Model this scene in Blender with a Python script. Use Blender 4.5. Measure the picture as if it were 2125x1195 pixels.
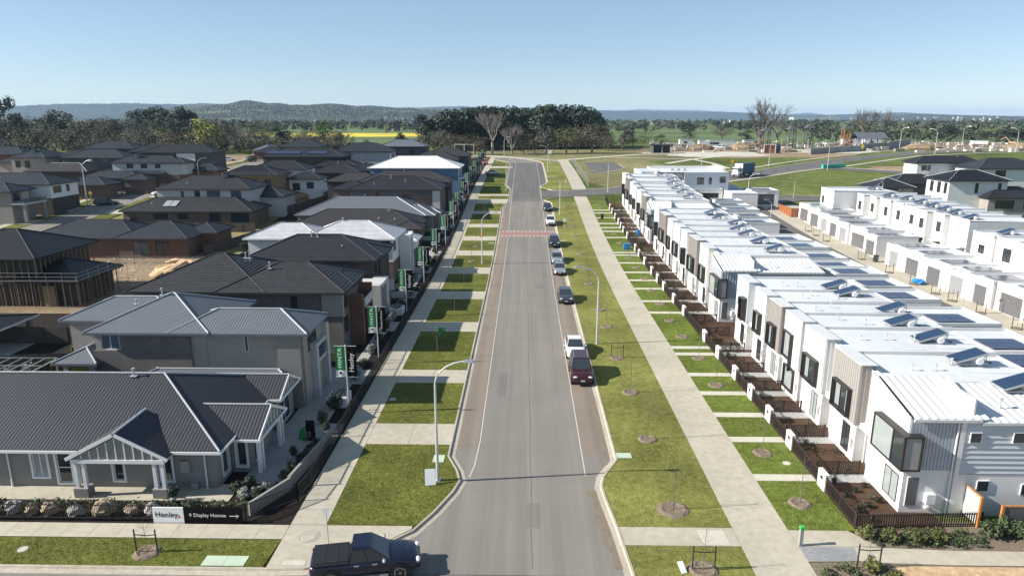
import bpy, math, random
from mathutils import Vector, Matrix
for o in list(bpy.data.objects): bpy.data.objects.remove(o)
SC = bpy.context.scene
COL = SC.collection
R = random.Random(7)
rad = math.radians

# ------------------------------------------------------------------ camera
cam_d = bpy.data.cameras.new("camera")
cam_d.sensor_width = 36.0
cam_d.lens = 24.0
cam_d.clip_start = 0.5
cam_d.clip_end = 40000
cam = bpy.data.objects.new("camera", cam_d)
COL.objects.link(cam)
cam.location = (0, 0, 22)
cam.rotation_euler = (rad(90 - 13.97), 0, rad(1.079))
SC.camera = cam

# ------------------------------------------------------------------ sky, sun, exposure
TO_SUN = Vector((-0.848, -0.103, 0.52)).normalized()
SUN_EL = math.asin(TO_SUN.z)
w = bpy.data.worlds.new("World")
SC.world = w
w.use_nodes = True
nt = w.node_tree
nt.nodes.clear()
sky = nt.nodes.new('ShaderNodeTexSky')
sky.sky_type = 'NISHITA'
sky.sun_disc = False
sky.sun_elevation = SUN_EL
sky.sun_rotation = math.atan2(TO_SUN.x, TO_SUN.y)
sky.altitude = 50
sky.air_density = 0.78
sky.dust_density = 0.0
sky.ozone_density = 1.0
bg = nt.nodes.new('ShaderNodeBackground')
bg.inputs[1].default_value = 0.070
wo = nt.nodes.new('ShaderNodeOutputWorld')
wb = nt.nodes.new('ShaderNodeMix'); wb.data_type = 'RGBA'; wb.blend_type = 'MULTIPLY'; wb.inputs[0].default_value = 1.0
wb.inputs[7].default_value = (0.97, 0.98, 1.03, 1)
# thin high cirrus over the whole dome
tc = nt.nodes.new('ShaderNodeTexCoord'); mp = nt.nodes.new('ShaderNodeMapping'); mp.inputs['Scale'].default_value = (1.2, 1.2, 7.0)
cn = nt.nodes.new('ShaderNodeTexNoise'); cn.inputs['Scale'].default_value = 1.6; cn.inputs['Detail'].default_value = 7; cn.inputs['Distortion'].default_value = .6
cr_ = nt.nodes.new('ShaderNodeMapRange'); cr_.inputs[1].default_value = .35; cr_.inputs[2].default_value = .75; cr_.inputs[3].default_value = .24; cr_.inputs[4].default_value = .40
nt.links.new(tc.outputs['Generated'], mp.inputs['Vector']); nt.links.new(mp.outputs[0], cn.inputs['Vector']); nt.links.new(cn.outputs[0], cr_.inputs[0])
veil = nt.nodes.new('ShaderNodeMix'); veil.data_type = 'RGBA'; veil.inputs[7].default_value = (3.55, 5.1, 6.35, 1)
nt.links.new(sky.outputs[0], wb.inputs[6]); nt.links.new(wb.outputs[2], veil.inputs[6]); nt.links.new(cr_.outputs[0], veil.inputs[0]); nt.links.new(veil.outputs[2], bg.inputs[0])
nt.links.new(bg.outputs[0], wo.inputs[0])
sun_d = bpy.data.lights.new("sun", 'SUN')
sun_d.energy = 5.0
sun_d.angle = rad(0.53)
sun_d.color = (1.0, 0.94, 0.85)
sun = bpy.data.objects.new("sun", sun_d)
COL.objects.link(sun)
sun.location = (-60, -10, 60)
sun.rotation_euler = (-TO_SUN).to_track_quat('-Z', 'Y').to_euler()
SC.view_settings.view_transform = 'Standard'
SC.view_settings.look = 'None'
SC.view_settings.gamma = 1.0
SC.view_settings.exposure = 0.87
SC.view_settings.use_curve_mapping = False

# ------------------------------------------------------------------ terrain profile along the street
GPY = [-400, 85, 100, 115, 135, 161, 190, 225, 270, 320, 420, 20000]
GPZ = [0, 0, .25, .8, 2.0, 4.0, 5.5, 6.7, 7.6, 8.0, 8.0, 8.0]
_m = []
for i in range(len(GPY)):
    if i == 0 or i == len(GPY) - 1: _m.append(0.0); continue
    a = (GPZ[i] - GPZ[i-1]) / (GPY[i] - GPY[i-1]); b = (GPZ[i+1] - GPZ[i]) / (GPY[i+1] - GPY[i])
    _m.append(0 if a * b <= 0 else 2 * a * b / (a + b))
def g(y):
    if y <= GPY[0]: return GPZ[0]
    if y >= GPY[-1]: return GPZ[-1]
    i = 0
    while GPY[i+1] < y: i += 1
    h = GPY[i+1] - GPY[i]; t = (y - GPY[i]) / h
    return ((1+2*t)*(1-t)**2*GPZ[i] + t*(1-t)**2*h*_m[i] + t*t*(3-2*t)*GPZ[i+1] + t*t*(t-1)*h*_m[i+1])

# ------------------------------------------------------------------ materials
M = {}
def mat(name, col, rough=.7, var=.15, scale=3.0, bump=0.0, bscale=40.0, metal=0.0, spec=.5, col2=None, isl=0.0, coord='Position', detail=6, big=0.0, coat=0.0, alpha=1.0, trans=0.0):
    m = bpy.data.materials.new(name); m.use_nodes = True
    n = m.node_tree.nodes; l = m.node_tree.links
    b = n['Principled BSDF']
    b.inputs['Roughness'].default_value = rough
    b.inputs['Metallic'].default_value = metal
    b.inputs['Specular IOR Level'].default_value = spec
    b.inputs['Coat Weight'].default_value = coat
    if coat: b.inputs['Coat Roughness'].default_value = .06
    if coord == 'Position':
        co = n.new('ShaderNodeNewGeometry').outputs['Position']
    elif coord == 'UV':
        co = n.new('ShaderNodeUVMap').outputs[0]
    else:
        co = n.new('ShaderNodeTexCoord').outputs['Object']
    out = None
    c2 = col2 if col2 else tuple(max(0, c * (1 - var * 1.6)) for c in col)
    c1 = col if col2 else tuple(min(1, c * (1 + var)) for c in col)
    if var > 0 or col2:
        t = n.new('ShaderNodeTexNoise'); t.inputs['Scale'].default_value = scale; t.inputs['Detail'].default_value = detail; t.inputs['Roughness'].default_value = .65
        l.new(co, t.inputs['Vector'])
        r = n.new('ShaderNodeValToRGB'); r.color_ramp.elements[0].position = .32; r.color_ramp.elements[1].position = .68
        r.color_ramp.elements[0].color = (*c2, 1); r.color_ramp.elements[1].color = (*c1, 1)
        l.new(t.outputs[0], r.inputs[0]); out = r.outputs[0]
    if big > 0:
        t2 = n.new('ShaderNodeTexNoise'); t2.inputs['Scale'].default_value = scale * .07; t2.inputs['Detail'].default_value = 4
        l.new(co, t2.inputs['Vector'])
        mp = n.new('ShaderNodeMapRange'); mp.inputs[1].default_value = .3; mp.inputs[2].default_value = .7; mp.inputs[3].default_value = 1 - big; mp.inputs[4].default_value = 1 + big
        l.new(t2.outputs[0], mp.inputs[0])
        mx = n.new('ShaderNodeMix'); mx.data_type = 'RGBA'; mx.blend_type = 'MULTIPLY'; mx.inputs[0].default_value = 1
        if out is None:
            mx.inputs[6].default_value = (*col, 1)
        else: l.new(out, mx.inputs[6])
        l.new(mp.outputs[0], mx.inputs[7]); out = mx.outputs[2]
    if isl > 0:
        gi = n.new('ShaderNodeNewGeometry')
        mp = n.new('ShaderNodeMapRange'); mp.inputs[3].default_value = 1 - isl; mp.inputs[4].default_value = 1 + isl
        l.new(gi.outputs['Random Per Island'], mp.inputs[0])
        mx = n.new('ShaderNodeMix'); mx.data_type = 'RGBA'; mx.blend_type = 'MULTIPLY'; mx.inputs[0].default_value = 1
        if out is None:
            mx.inputs[6].default_value = (*col, 1)
        else: l.new(out, mx.inputs[6])
        l.new(mp.outputs[0], mx.inputs[7]); out = mx.outputs[2]
    if out is not None: l.new(out, b.inputs['Base Color'])
    else: b.inputs['Base Color'].default_value = (*col, 1)
    if bump > 0:
        t3 = n.new('ShaderNodeTexNoise'); t3.inputs['Scale'].default_value = bscale; t3.inputs['Detail'].default_value = 5
        l.new(co, t3.inputs['Vector'])
        bp = n.new('ShaderNodeBump'); bp.inputs['Strength'].default_value = bump; bp.inputs['Distance'].default_value = .03
        l.new(t3.outputs[0], bp.inputs['Height']); l.new(bp.outputs[0], b.inputs['Normal'])
    if alpha < 1: b.inputs['Alpha'].default_value = alpha
    if trans > 0:
        b.inputs['Transmission Weight'].default_value = trans
    M[name] = m
    return m

def roadmat(name, col, brown, rough=.9):
    """seal with long wheel-track streaks, fine aggregate and drifting dust"""
    m = bpy.data.materials.new(name); m.use_nodes = True; n = m.node_tree.nodes; l = m.node_tree.links; b = n['Principled BSDF']
    b.inputs['Roughness'].default_value = rough; b.inputs['Specular IOR Level'].default_value = .25
    ge = n.new('ShaderNodeNewGeometry')
    def noise(sc, loc, scale, det):
        mp = n.new('ShaderNodeMapping'); mp.inputs['Scale'].default_value = sc; mp.inputs['Location'].default_value = loc; l.new(ge.outputs['Position'], mp.inputs['Vector'])
        t = n.new('ShaderNodeTexNoise'); t.inputs['Scale'].default_value = scale; t.inputs['Detail'].default_value = det; l.new(mp.outputs[0], t.inputs['Vector']); return t.outputs[0]
    def rng(x, a, c):
        mp = n.new('ShaderNodeMapRange'); mp.inputs[1].default_value = .3; mp.inputs[2].default_value = .7; mp.inputs[3].default_value = a; mp.inputs[4].default_value = c; l.new(x, mp.inputs[0]); return mp.outputs[0]
    def mul(a, c, fac=1.0, mode='MULTIPLY'):
        mx = n.new('ShaderNodeMix'); mx.data_type = 'RGBA'; mx.blend_type = mode
        if hasattr(fac, 'links') or not isinstance(fac, float): l.new(fac, mx.inputs[0])
        else: mx.inputs[0].default_value = fac
        for k, q in ((6, a), (7, c)):
            if isinstance(q, tuple): mx.inputs[k].default_value = (*q, 1)
            else: l.new(q, mx.inputs[k])
        return mx.outputs[2]
    c = mul(col, brown, rng(noise((.55, .012, 1), (3, 0, 0), 1.0, 5), 0.0, 1.0), 'MIX')
    c = mul(c, rng(noise((1.6, .02, 1), (0, 5, 0), 1.0, 4), .90, 1.10)); c = mul(c, rng(noise((1, 1, 1), (0, 0, 0), 14, 6), .93, 1.07)); c = mul(c, rng(noise((1, 1, 1), (9, 0, 0), .25, 5), .95, 1.05))
    l.new(c, b.inputs['Base Color'])
    bp = n.new('ShaderNodeBump'); bp.inputs['Strength'].default_value = .2; bp.inputs['Distance'].default_value = .02; l.new(noise((1, 1, 1), (0, 0, 0), 60, 4), bp.inputs['Height']); l.new(bp.outputs[0], b.inputs['Normal'])
    M[name] = m

def brickmat(name, c1, c2, mortar, bw, bh, rough=.85, offset=.5, msize=.012, bump=.5, uvx=True, metal=0.0):
    """unit masonry or roof tiles laid out in metres on the UV map"""
    m = bpy.data.materials.new(name); m.use_nodes = True
    n = m.node_tree.nodes; l = m.node_tree.links; b = n['Principled BSDF']
    b.inputs['Roughness'].default_value = rough; b.inputs['Metallic'].default_value = metal; b.inputs['Specular IOR Level'].default_value = .25
    uv = n.new('ShaderNodeUVMap')
    t = n.new('ShaderNodeTexBrick'); t.offset = offset; t.squash = 1
    t.inputs['Scale'].default_value = 1
    t.inputs['Brick Width'].default_value = bw; t.inputs['Row Height'].default_value = bh
    t.inputs['Mortar Size'].default_value = msize; t.inputs['Mortar Smooth'].default_value = .2; t.inputs['Bias'].default_value = 0
    t.inputs['Color1'].default_value = (*c1, 1); t.inputs['Color2'].default_value = (*c2, 1); t.inputs['Mortar'].default_value = (*mortar, 1)
    l.new(uv.outputs[0], t.inputs['Vector'])
    no = n.new('ShaderNodeTexNoise'); no.inputs['Scale'].default_value = .6; no.inputs['Detail'].default_value = 5
    l.new(uv.outputs[0], no.inputs['Vector'])
    mp = n.new('ShaderNodeMapRange'); mp.inputs[3].default_value = .72; mp.inputs[4].default_value = 1.28
    l.new(no.outputs[0], mp.inputs[0])
    mx = n.new('ShaderNodeMix'); mx.data_type = 'RGBA'; mx.blend_type = 'MULTIPLY'; mx.inputs[0].default_value = 1
    l.new(t.outputs['Color'], mx.inputs[6]); l.new(mp.outputs[0], mx.inputs[7]); l.new(mx.outputs[2], b.inputs['Base Color'])
    bp = n.new('ShaderNodeBump'); bp.inputs['Strength'].default_value = bump; bp.inputs['Distance'].default_value = .02; bp.invert = True
    l.new(t.outputs['Fac'], bp.inputs['Height']); l.new(bp.outputs[0], b.inputs['Normal'])
    M[name] = m
    return m

roadmat('asphalt', (.176, .166, .151), (.222, .201, .172))
roadmat('asphalt_new', (.112, .108, .104), (.135, .128, .120))
roadmat('asphalt_brown', (.172, .148, .124), (.235, .192, .150))
roadmat('asphalt_patch', (.150, .142, .132), (.185, .172, .152))
mat('concrete', (.415, .375, .295), .85, .09, 2.2, .15, 50, big=.12)
mat('concrete_pale', (.50, .47, .39), .85, .06, 2.2, .1, 50, big=.06)
mat('concrete_grey', (.30, .295, .28), .85, .10, 2.0, .15, 50, big=.12)
mat('kerb', (.40, .355, .28), .85, .12, 3, .15, 50, big=.15)
mat('paint_white', (.50, .47, .42), .7, .10, 9)
mat('paint_red', (.30, .175, .150), .75, .2, 9)
mat('lawn', (.148, .158, .034), .95, spec=.1, col2=(.062, .070, .013), scale=3.2, bump=.9, bscale=26, big=.30, detail=10)
mat('lawn_right', (.235, .232, .070), .95, spec=.1, col2=(.125, .135, .030), scale=2.2, bump=.9, bscale=26, big=.34, detail=10)
mat('lawn_green', (.155, .195, .038), .95, spec=.1, col2=(.060, .090, .013), scale=2.6, bump=.9, bscale=26, big=.28, detail=10)
mat('weedy_grass', (.145, .170, .045), .95, spec=.1, col2=(.060, .085, .020), scale=.35, bump=1.0, bscale=5, big=.35, detail=10)
mat('dry_grass', (.235, .205, .100), .95, spec=.1, col2=(.135, .135, .055), scale=.35, bump=.9, bscale=8, big=.35, detail=10)
mat('earth', (.30, .225, .145), .95, spec=.1, col2=(.19, .14, .09), scale=.8, bump=1.0, bscale=6, big=.3, detail=10)
mat('kerb_dirt', (.235, .190, .140), .95, spec=.1, col2=(.17, .145, .115), scale=2.5, bump=.6, bscale=14, detail=8)
mat('scaffold', (.22, .21, .20), .6, .1, 4)
mat('sand', (.50, .345, .20), .95, .2, 3, .8, 12)
mat('mulch', (.125, .075, .05), .95, spec=.1, col2=(.05, .03, .02), scale=14, bump=1.2, bscale=30, big=.2, detail=10)
mat('mulch_grey', (.28, .225, .165), .95, spec=.1, col2=(.12, .095, .07), scale=9, bump=1.2, bscale=24, detail=10)
mat('bark_and_shade', (.035, .028, .022), .95, spec=.1, col2=(.012, .010, .009), scale=8, bump=1.0, bscale=30)
mat('field_yellow', (.62, .50, .03), .95, .25, .02, detail=8)
mat('field_green', (.085, .135, .035), .95, .2, .015, detail=8)
mat('paver_grey', (.34, .335, .32), .85, .15, 5)
brickmat('paver', (.36, .36, .36), (.27, .28, .29), (.16, .16, .16), .2, .1)
mat('white_wall', (.70, .69, .67), .75, .05, 2.0, big=.07)
mat('white_panel', (.58, .59, .60), .6, .025, 1.5)
mat('pale_blue_panel', (.47, .51, .55), .6, .03, 1.5)
mat('beige_panel', (.315, .292, .272), .65, .04, 1.5)
mat('grey_clad', (.36, .40, .45), .55, .04, 1.5)
mat('white_roof', (.60, .62, .635), .55, .05, 1.6, big=.09, spec=.5)
mat('white_roof_rib', (.66, .66, .65), .45, .03, .8)
mat('parapet', (.56, .57, .57), .55, .05, 1.0)
mat('garage_door', (.125, .125, .13), .5, .05, 2)
mat('garage_door_pale', (.26, .265, .275), .5, .05, 2)
mat('pv', (.030, .040, .085), .22, .12, 4, spec=.6)
mat('pv_frame', (.55, .57, .60), .35, 0, metal=.8)
mat('collector', (.018, .040, .085), .3, .06, 1.2, spec=.6)
mat('tank', (.78, .78, .77), .35, .03, 3)
mat('steel', (.50, .51, .52), .4, .08, 5, metal=.7)
mat('galv', (.58, .58, .57), .5, .08, 4, metal=.35)
mat('black_metal', (.018, .018, .019), .5, .1, 5)
mat('brown_fence', (.050, .034, .028), .7, .2, 6)
mat('timber_fence', (.105, .085, .068), .9, col2=(.055, .045, .038), scale=2.5, coord='Position')
mat('timber_raw', (.27, .185, .10), .85, .2, 4)
mat('timber_orange', (.48, .19, .05), .6, .15, 4)
mat('corten', (.34, .13, .07), .8, .25, 4)
mat('dark_frame', (.030, .026, .025), .45, .1, 5)
mat('glass', (.030, .038, .045), .06, 0, spec=.8)
mat('glass_blue', (.065, .10, .13), .08, 0, spec=.9)
mat('glass_pale', (.30, .33, .33), .12, .03, 2, spec=.7)
mat('roof_charcoal', (.030, .033, .041), .55, .05, 1, spec=.3)
mat('roof_charcoal_b', (.050, .052, .058), .42, .05, 1, spec=.55)
mat('roof_grey', (.112, .125, .143), .5, .05, 1, spec=.35)
mat('cap_white', (.34, .36, .38), .45, .05, 3)
mat('cap_dark', (.022, .023, .027), .8, .1, 3)
brickmat('tile_grey', (0.0484, 0.0484, 0.0527), (0.0384, 0.0391, 0.0428), (0.0099, 0.0099, 0.0112), .30, .34, .55, .5, .020, .6)
brickmat('tile_dark', (0.0356, 0.0370, 0.0422), (0.0284, 0.0297, 0.0343), (0.0079, 0.0079, 0.0092), .30, .34, .5, .5, .020, .6)
brickmat('tile_slate', (0.0446, 0.0508, 0.0608), (0.0347, 0.0409, 0.0496), (0.0093, 0.0099, 0.0118), .30, .34, .5, .5, .020, .6)
brickmat('tile_black', (0.0195, 0.0203, 0.0240), (0.0150, 0.0158, 0.0195), (0.0053, 0.0053, 0.0060), .30, .34, .45, .5, .020, .6)
brickmat('tile_brown', (0.0607, 0.0574, 0.0568), (0.0488, 0.0462, 0.0462), (0.0132, 0.0125, 0.0125), .30, .34, .6, .5, .020, .6)
brickmat('tile_white', (0.5328, 0.5400, 0.5544), (0.4896, 0.4968, 0.5184), (0.3744, 0.3816, 0.4032), .30, .34, .5, .5, .014, .5)
brickmat('brick_brown', (.185, .125, .095), (.135, .090, .070), (.125, .115, .10), .24, .086)
brickmat('brick_red', (.20, .095, .065), (.145, .070, .050), (.13, .11, .09), .24, .086)
brickmat('brick_grey', (.155, .140, .125), (.110, .100, .090), (.17, .165, .155), .24, .086)
brickmat('brick_dark', (.070, .060, .055), (.045, .040, .038), (.075, .07, .065), .24, .086)
mat('render_grey', (.235, .225, .205), .85, .05, 1.2, big=.05)
mat('render_warm', (.310, .285, .255), .85, .05, 1.2, big=.05)
mat('render_pale', (.46, .46, .45), .85, .05, 1.2, big=.05)
mat('render_white', (.68, .68, .67), .8, .04, 1.2, big=.05)
mat('render_dark', (.075, .078, .082), .8, .06, 1.2, big=.05)
mat('clad_blue', (.10, .19, .29), .6, .06, 2)
mat('trim_white', (.72, .72, .71), .5, .03, 3)
mat('soffit', (.30, .30, .30), .8, 0)
mat('sign_black', (.008, .008, .009), .85, 0, spec=.08)
mat('sign_white', (.80, .80, .79), .5, 0)
mat('sign_green', (.030, .235, .070), .8, .08, 3, spec=.15)
mat('sign_yellow', (.80, .42, .02), .5, 0)
mat('sign_orange', (.80, .20, .02), .5, 0)
mat('sign_red', (.55, .02, .02), .5, 0)
mat('plastic_blue', (.03, .25, .55), .45, .05, 4)
mat('plastic_green', (.05, .42, .08), .5, .05, 4)
mat('plastic_dark', (.05, .03, .025), .5, .05, 4)
mat('lid_green', (.42, .50, .38), .8, .08, 2)
mat('rock', (.42, .32, .21), .9, col2=(.20, .15, .11), scale=2.5, bump=1.0, bscale=9, detail=10)
mat('rock_grey', (.40, .38, .35), .9, col2=(.22, .205, .19), scale=2.5, bump=1.0, bscale=9, detail=10)
mat('stake', (.045, .035, .028), .9, .2, 6)
mat('trunk', (.16, .13, .10), .9, .25, 6)
mat('trunk_pale', (.36, .33, .28), .9, .25, 2)
mat('twig', (.145, .12, .10), .9, .2, 2)
mat('twig_grey', (.20, .18, .155), .9, .25, .6)
mat('leaf_pine', (.020, .036, .016), .7, .3, .25, isl=.55)
mat('leaf_olive', (.058, .070, .024), .75, .3, .2, isl=.55)
mat('leaf_brown', (.100, .082, .052), .8, .25, .2, isl=.55)
mat('leaf_grey', (.090, .092, .066), .8, .25, .2, isl=.55)
mat('leaf_lime', (.215, .235, .028), .75, .25, .2, isl=.5)
mat('leaf_green', (.075, .135, .020), .75, .25, .2, isl=.5)
mat('leaf_shrub', (.050, .075, .026), .75, .3, 3, isl=.55)
mat('leaf_dark', (.022, .032, .014), .75, .3, 3, isl=.55)
mat('leaf_rust', (.135, .075, .045), .8, .3, 3, isl=.5)
mat('leaf_silver', (.21, .24, .20), .8, .2, 3, isl=.4)
mat('forest', (.036, .052, .026), .9, .3, .02, isl=.5)
mat('skin', (.45, .28, .2), .6, 0)
mat('tyre', (.012, .012, .012), .8, 0)
mat('rim', (.42, .43, .44), .3, 0, metal=.8)
mat('car_black_trim', (.012, .012, .013), .5, 0)
mat('headlight', (.72, .74, .76), .08, 0, spec=.8)
mat('taillight', (.35, .01, .012), .15, 0, spec=.8)
mat('plate', (.65, .66, .66), .5, 0)
for nm, c, me in (('ute_blue', (.006, .010, .030), .3), ('car_maroon', (.048, .005, .010), .2), ('car_white', (.76, .76, .75), 0), ('car_silver', (.45, .46, .47), .6), ('car_grey', (.060, .066, .076), .4), ('car_navy', (.020, .030, .050), .4), ('car_red', (.45, .02, .015), .1), ('car_teal', (.03, .05, .055), .4)):
    mat(nm, c, .22, 0, metal=me, coat=.6)
mat('truck_blue', (.030, .085, .17), .6, .1, 2)
mat('truck_white', (.72, .72, .71), .45, .04, 2)
mat('hi_vis', (.75, .62, .03), .7, 0)
mat('play_orange', (.42, .13, .03), .5, .1, 4)
mat('play_green', (.03, .38, .20), .5, .1, 4)
mat('green_mesh', (.04, .42, .28), .7, .15, 2)
mat('blue_wrap', (.02, .22, .55), .5, .15, 4)
mat('purple', (.24, .06, .24), .7, .1, 2)

# ------------------------------------------------------------------ mesh helpers
O0 = Vector((0, 0, 0))
class MB:
    def __init__(s): s.v = []; s.f = []; s.uv = {}; s.mi = []
    def add(s, pts, uv=None):
        i = len(s.v); s.v += [tuple(p) for p in pts]; s.f.append(tuple(range(i, i + len(pts))))
        if uv: s.uv[len(s.f) - 1] = uv
    def box(s, x0, x1, y0, y1, z0, z1):
        i = len(s.v)
        s.v += [(x0,y0,z0),(x1,y0,z0),(x1,y1,z0),(x0,y1,z0),(x0,y0,z1),(x1,y0,z1),(x1,y1,z1),(x0,y1,z1)]
        for q in ((0,3,2,1),(4,5,6,7),(0,1,5,4),(1,2,6,5),(2,3,7,6),(3,0,4,7)): s.f.append(tuple(i + k for k in q))
        return s
    def sbox(s, x0, x1, y0, y1, z0, z1, c):
        """box with chamfered vertical edges"""
        pts = [(x0+c,y0),(x1-c,y0),(x1,y0+c),(x1,y1-c),(x1-c,y1),(x0+c,y1),(x0,y1-c),(x0,y0+c)]
        return s.prism(pts, z0, z1)
    def prism(s, pts, z0, z1, taper=1.0):
        n = len(pts); cx = sum(p[0] for p in pts)/n; cy = sum(p[1] for p in pts)/n; i = len(s.v)
        s.v += [(p[0], p[1], z0) for p in pts] + [(cx+(p[0]-cx)*taper, cy+(p[1]-cy)*taper, z1) for p in pts]
        s.f.append(tuple(i + k for k in range(n))[::-1]); s.f.append(tuple(i + n + k for k in range(n)))
        for k in range(n):
            k2 = (k + 1) % n; s.f.append((i+k, i+k2, i+n+k2, i+n+k))
        return s
    def bar(s, p, q, w, h=None):
        p = Vector(p); q = Vector(q); d = q - p
        if d.length < 1e-6: return s
        d.normalize(); h = h or w
        u = Vector((0,0,1)) if abs(d.z) < .95 else Vector((0,1,0))
        a = d.cross(u).normalized() * (w / 2); b = a.normalized().cross(d).normalized() * (h / 2)
        i = len(s.v)
        for c in (p, q):
            s.v += [tuple(c - a - b), tuple(c + a - b), tuple(c + a + b), tuple(c - a + b)]
        for t in ((0,1,2,3),(7,6,5,4),(0,4,5,1),(1,5,6,2),(2,6,7,3),(3,7,4,0)): s.f.append(tuple(i + k for k in t))
        return s
    def tube(s, pts, r, n=6, cap=True):
        pts = [Vector(p) for p in pts]
        if not hasattr(r, '__len__'): r = [r] * len(pts)
        i = len(s.v)
        for k, p in enumerate(pts):
            d = (pts[min(k+1, len(pts)-1)] - pts[max(k-1, 0)]).normalized()
            u = Vector((0,0,1)) if abs(d.z) < .9 else Vector((1,0,0))
            a = d.cross(u).normalized(); b = a.cross(d)
            for j in range(n):
                t = 2 * math.pi * j / n
                s.v.append(tuple(p + (a * math.cos(t) + b * math.sin(t)) * r[k]))
        for k in range(len(pts) - 1):
            for j in range(n):
                j2 = (j + 1) % n
                s.f.append((i+k*n+j, i+k*n+j2, i+(k+1)*n+j2, i+(k+1)*n+j))
        if cap:
            s.f.append(tuple(i + j for j in range(n))[::-1]); s.f.append(tuple(i + (len(pts)-1)*n + j for j in range(n)))
        return s
    def disc(s, c, r, n=16, ax='z', ry=None):
        pts = []
        for j in range(n):
            t = 2*math.pi*j/n; a = r*math.cos(t); b = (ry or r)*math.sin(t)
            pts.append((c[0]+a, c[1]+b, c[2]) if ax == 'z' else ((c[0], c[1]+a, c[2]+b) if ax == 'x' else (c[0]+a, c[1], c[2]+b)))
        s.add(pts); return s
    def blob(s, c, r, n=8, m=5, jit=.15, rnd=R, flat=0.0):
        i = len(s.v); rx, ry, rz = r if hasattr(r, '__len__') else (r, r, r)
        s.v.append((c[0], c[1], c[2] - rz * (1 - flat)))
        for a in range(1, m):
            ph = math.pi * a / m - math.pi / 2
            for b in range(n):
                th = 2 * math.pi * b / n + a * .3; k = 1 + rnd.uniform(-jit, jit)
                z = math.sin(ph); z = max(z, -1 + flat)
                s.v.append((c[0] + rx*k*math.cos(ph)*math.cos(th), c[1] + ry*k*math.cos(ph)*math.sin(th), c[2] + rz*k*z))
        s.v.append((c[0], c[1], c[2] + rz)); top = len(s.v) - 1
        for b in range(n):
            s.f.append((i, i+1+(b+1) % n, i+1+b)); s.f.append((top, i+1+(m-2)*n+b, i+1+(m-2)*n+(b+1) % n))
            for a in range(m - 2):
                s.f.append((i+1+a*n+b, i+1+a*n+(b+1) % n, i+1+(a+1)*n+(b+1) % n, i+1+(a+1)*n+b))
        return s
    def mesh(s, name, m, org=O0, smooth=False):
        me = bpy.data.meshes.new(name)
        ox, oy, oz = org
        vv = s.v if org == O0 else [(a-ox, b-oy, c-oz) for a, b, c in s.v]
        me.from_pydata(vv, [], s.f)
        uvl = me.uv_layers.new(name='UVMap')
        data = [0.0] * (2 * len(me.loops))
        for p in me.polygons:
            ls = p.loop_start
            if p.index in s.uv:
                for k, t in enumerate(s.uv[p.index]): data[2*(ls+k)] = t[0]; data[2*(ls+k)+1] = t[1]
            else:
                nx, ny, nz = abs(p.normal.x), abs(p.normal.y), abs(p.normal.z)
                for k, vi in enumerate(p.vertices):
                    x, y, z = vv[vi]
                    if nz > .75: a, b = x, y
                    elif nx > ny: a, b = y, z
                    else: a, b = x, z
                    data[2*(ls+k)] = a; data[2*(ls+k)+1] = b
        uvl.data.foreach_set('uv', data)
        if smooth: me.polygons.foreach_set('use_smooth', [True] * len(me.polygons))
        for mm in (m if isinstance(m, (list, tuple)) else [m]):
            me.materials.append(M[mm])
        if s.mi: me.polygons.foreach_set('material_index', (s.mi + [0] * len(me.polygons))[:len(me.polygons)])
        me.update()
        return me
    def build(s, name, m, parent=None, org=None, smooth=False, kind=None, loc=None):
        if org is None: org = Vector(parent['_o']) if parent is not None and '_o' in parent else O0
        o = bpy.data.objects.new(name, s.mesh(name, m, Vector(org), smooth)); COL.objects.link(o)
        if parent is not None:
            o.parent = parent
            if '_o' in parent: o['_o'] = list(parent['_o'])
        if loc is not None: o.location = loc
        if kind: o['kind'] = kind
        return o

LABELS = {}
def tag(o, label, cat, group=None):
    o['label'] = label; o['category'] = cat
    if group: o['group'] = group
    LABELS.setdefault(label, []).append(o.name)
    return o
def thing(name, label, cat, loc, rz=0.0, group=None, local=False):
    o = bpy.data.objects.new(name, None); COL.objects.link(o)
    o.location = loc; o.rotation_euler = (0, 0, rz); o.empty_display_size = .3
    o['_o'] = [0.0, 0.0, 0.0] if (local or rz) else list(loc)
    return tag(o, label, cat, group)
def struct(o): o['kind'] = 'structure'; return o
def inst(name, mesh, parent=None, loc=(0,0,0), rz=0.0, sc=1.0):
    o = bpy.data.objects.new(name, mesh); COL.objects.link(o); o.parent = parent; o.location = loc; o.rotation_euler = (0,0,rz)
    o.scale = sc if hasattr(sc, '__len__') else (sc, sc, sc)
    return o
def copytree(root, loc, rz=None, label=None, sc=None, group=None):
    c = root.copy(); COL.objects.link(c); c.location = loc
    if rz is not None: c.rotation_euler = (0, 0, rz)
    if sc is not None: c.scale = sc if hasattr(sc, '__len__') else (sc, sc, sc)
    if label: c['label'] = label; LABELS.setdefault(label, []).append(c.name)
    if group: c['group'] = group
    for ch in list(root.children):
        d = ch.copy(); COL.objects.link(d); d.parent = c
        for gch in list(ch.children):
            e = gch.copy(); COL.objects.link(e); e.parent = d
    return c
ORD = ['first', 'second', 'third', 'fourth', 'fifth', 'sixth', 'seventh', 'eighth', 'ninth', 'tenth', 'eleventh', 'twelfth', 'thirteenth', 'fourteenth', 'fifteenth', 'sixteenth', 'seventeenth', 'eighteenth', 'nineteenth', 'twentieth']
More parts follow.
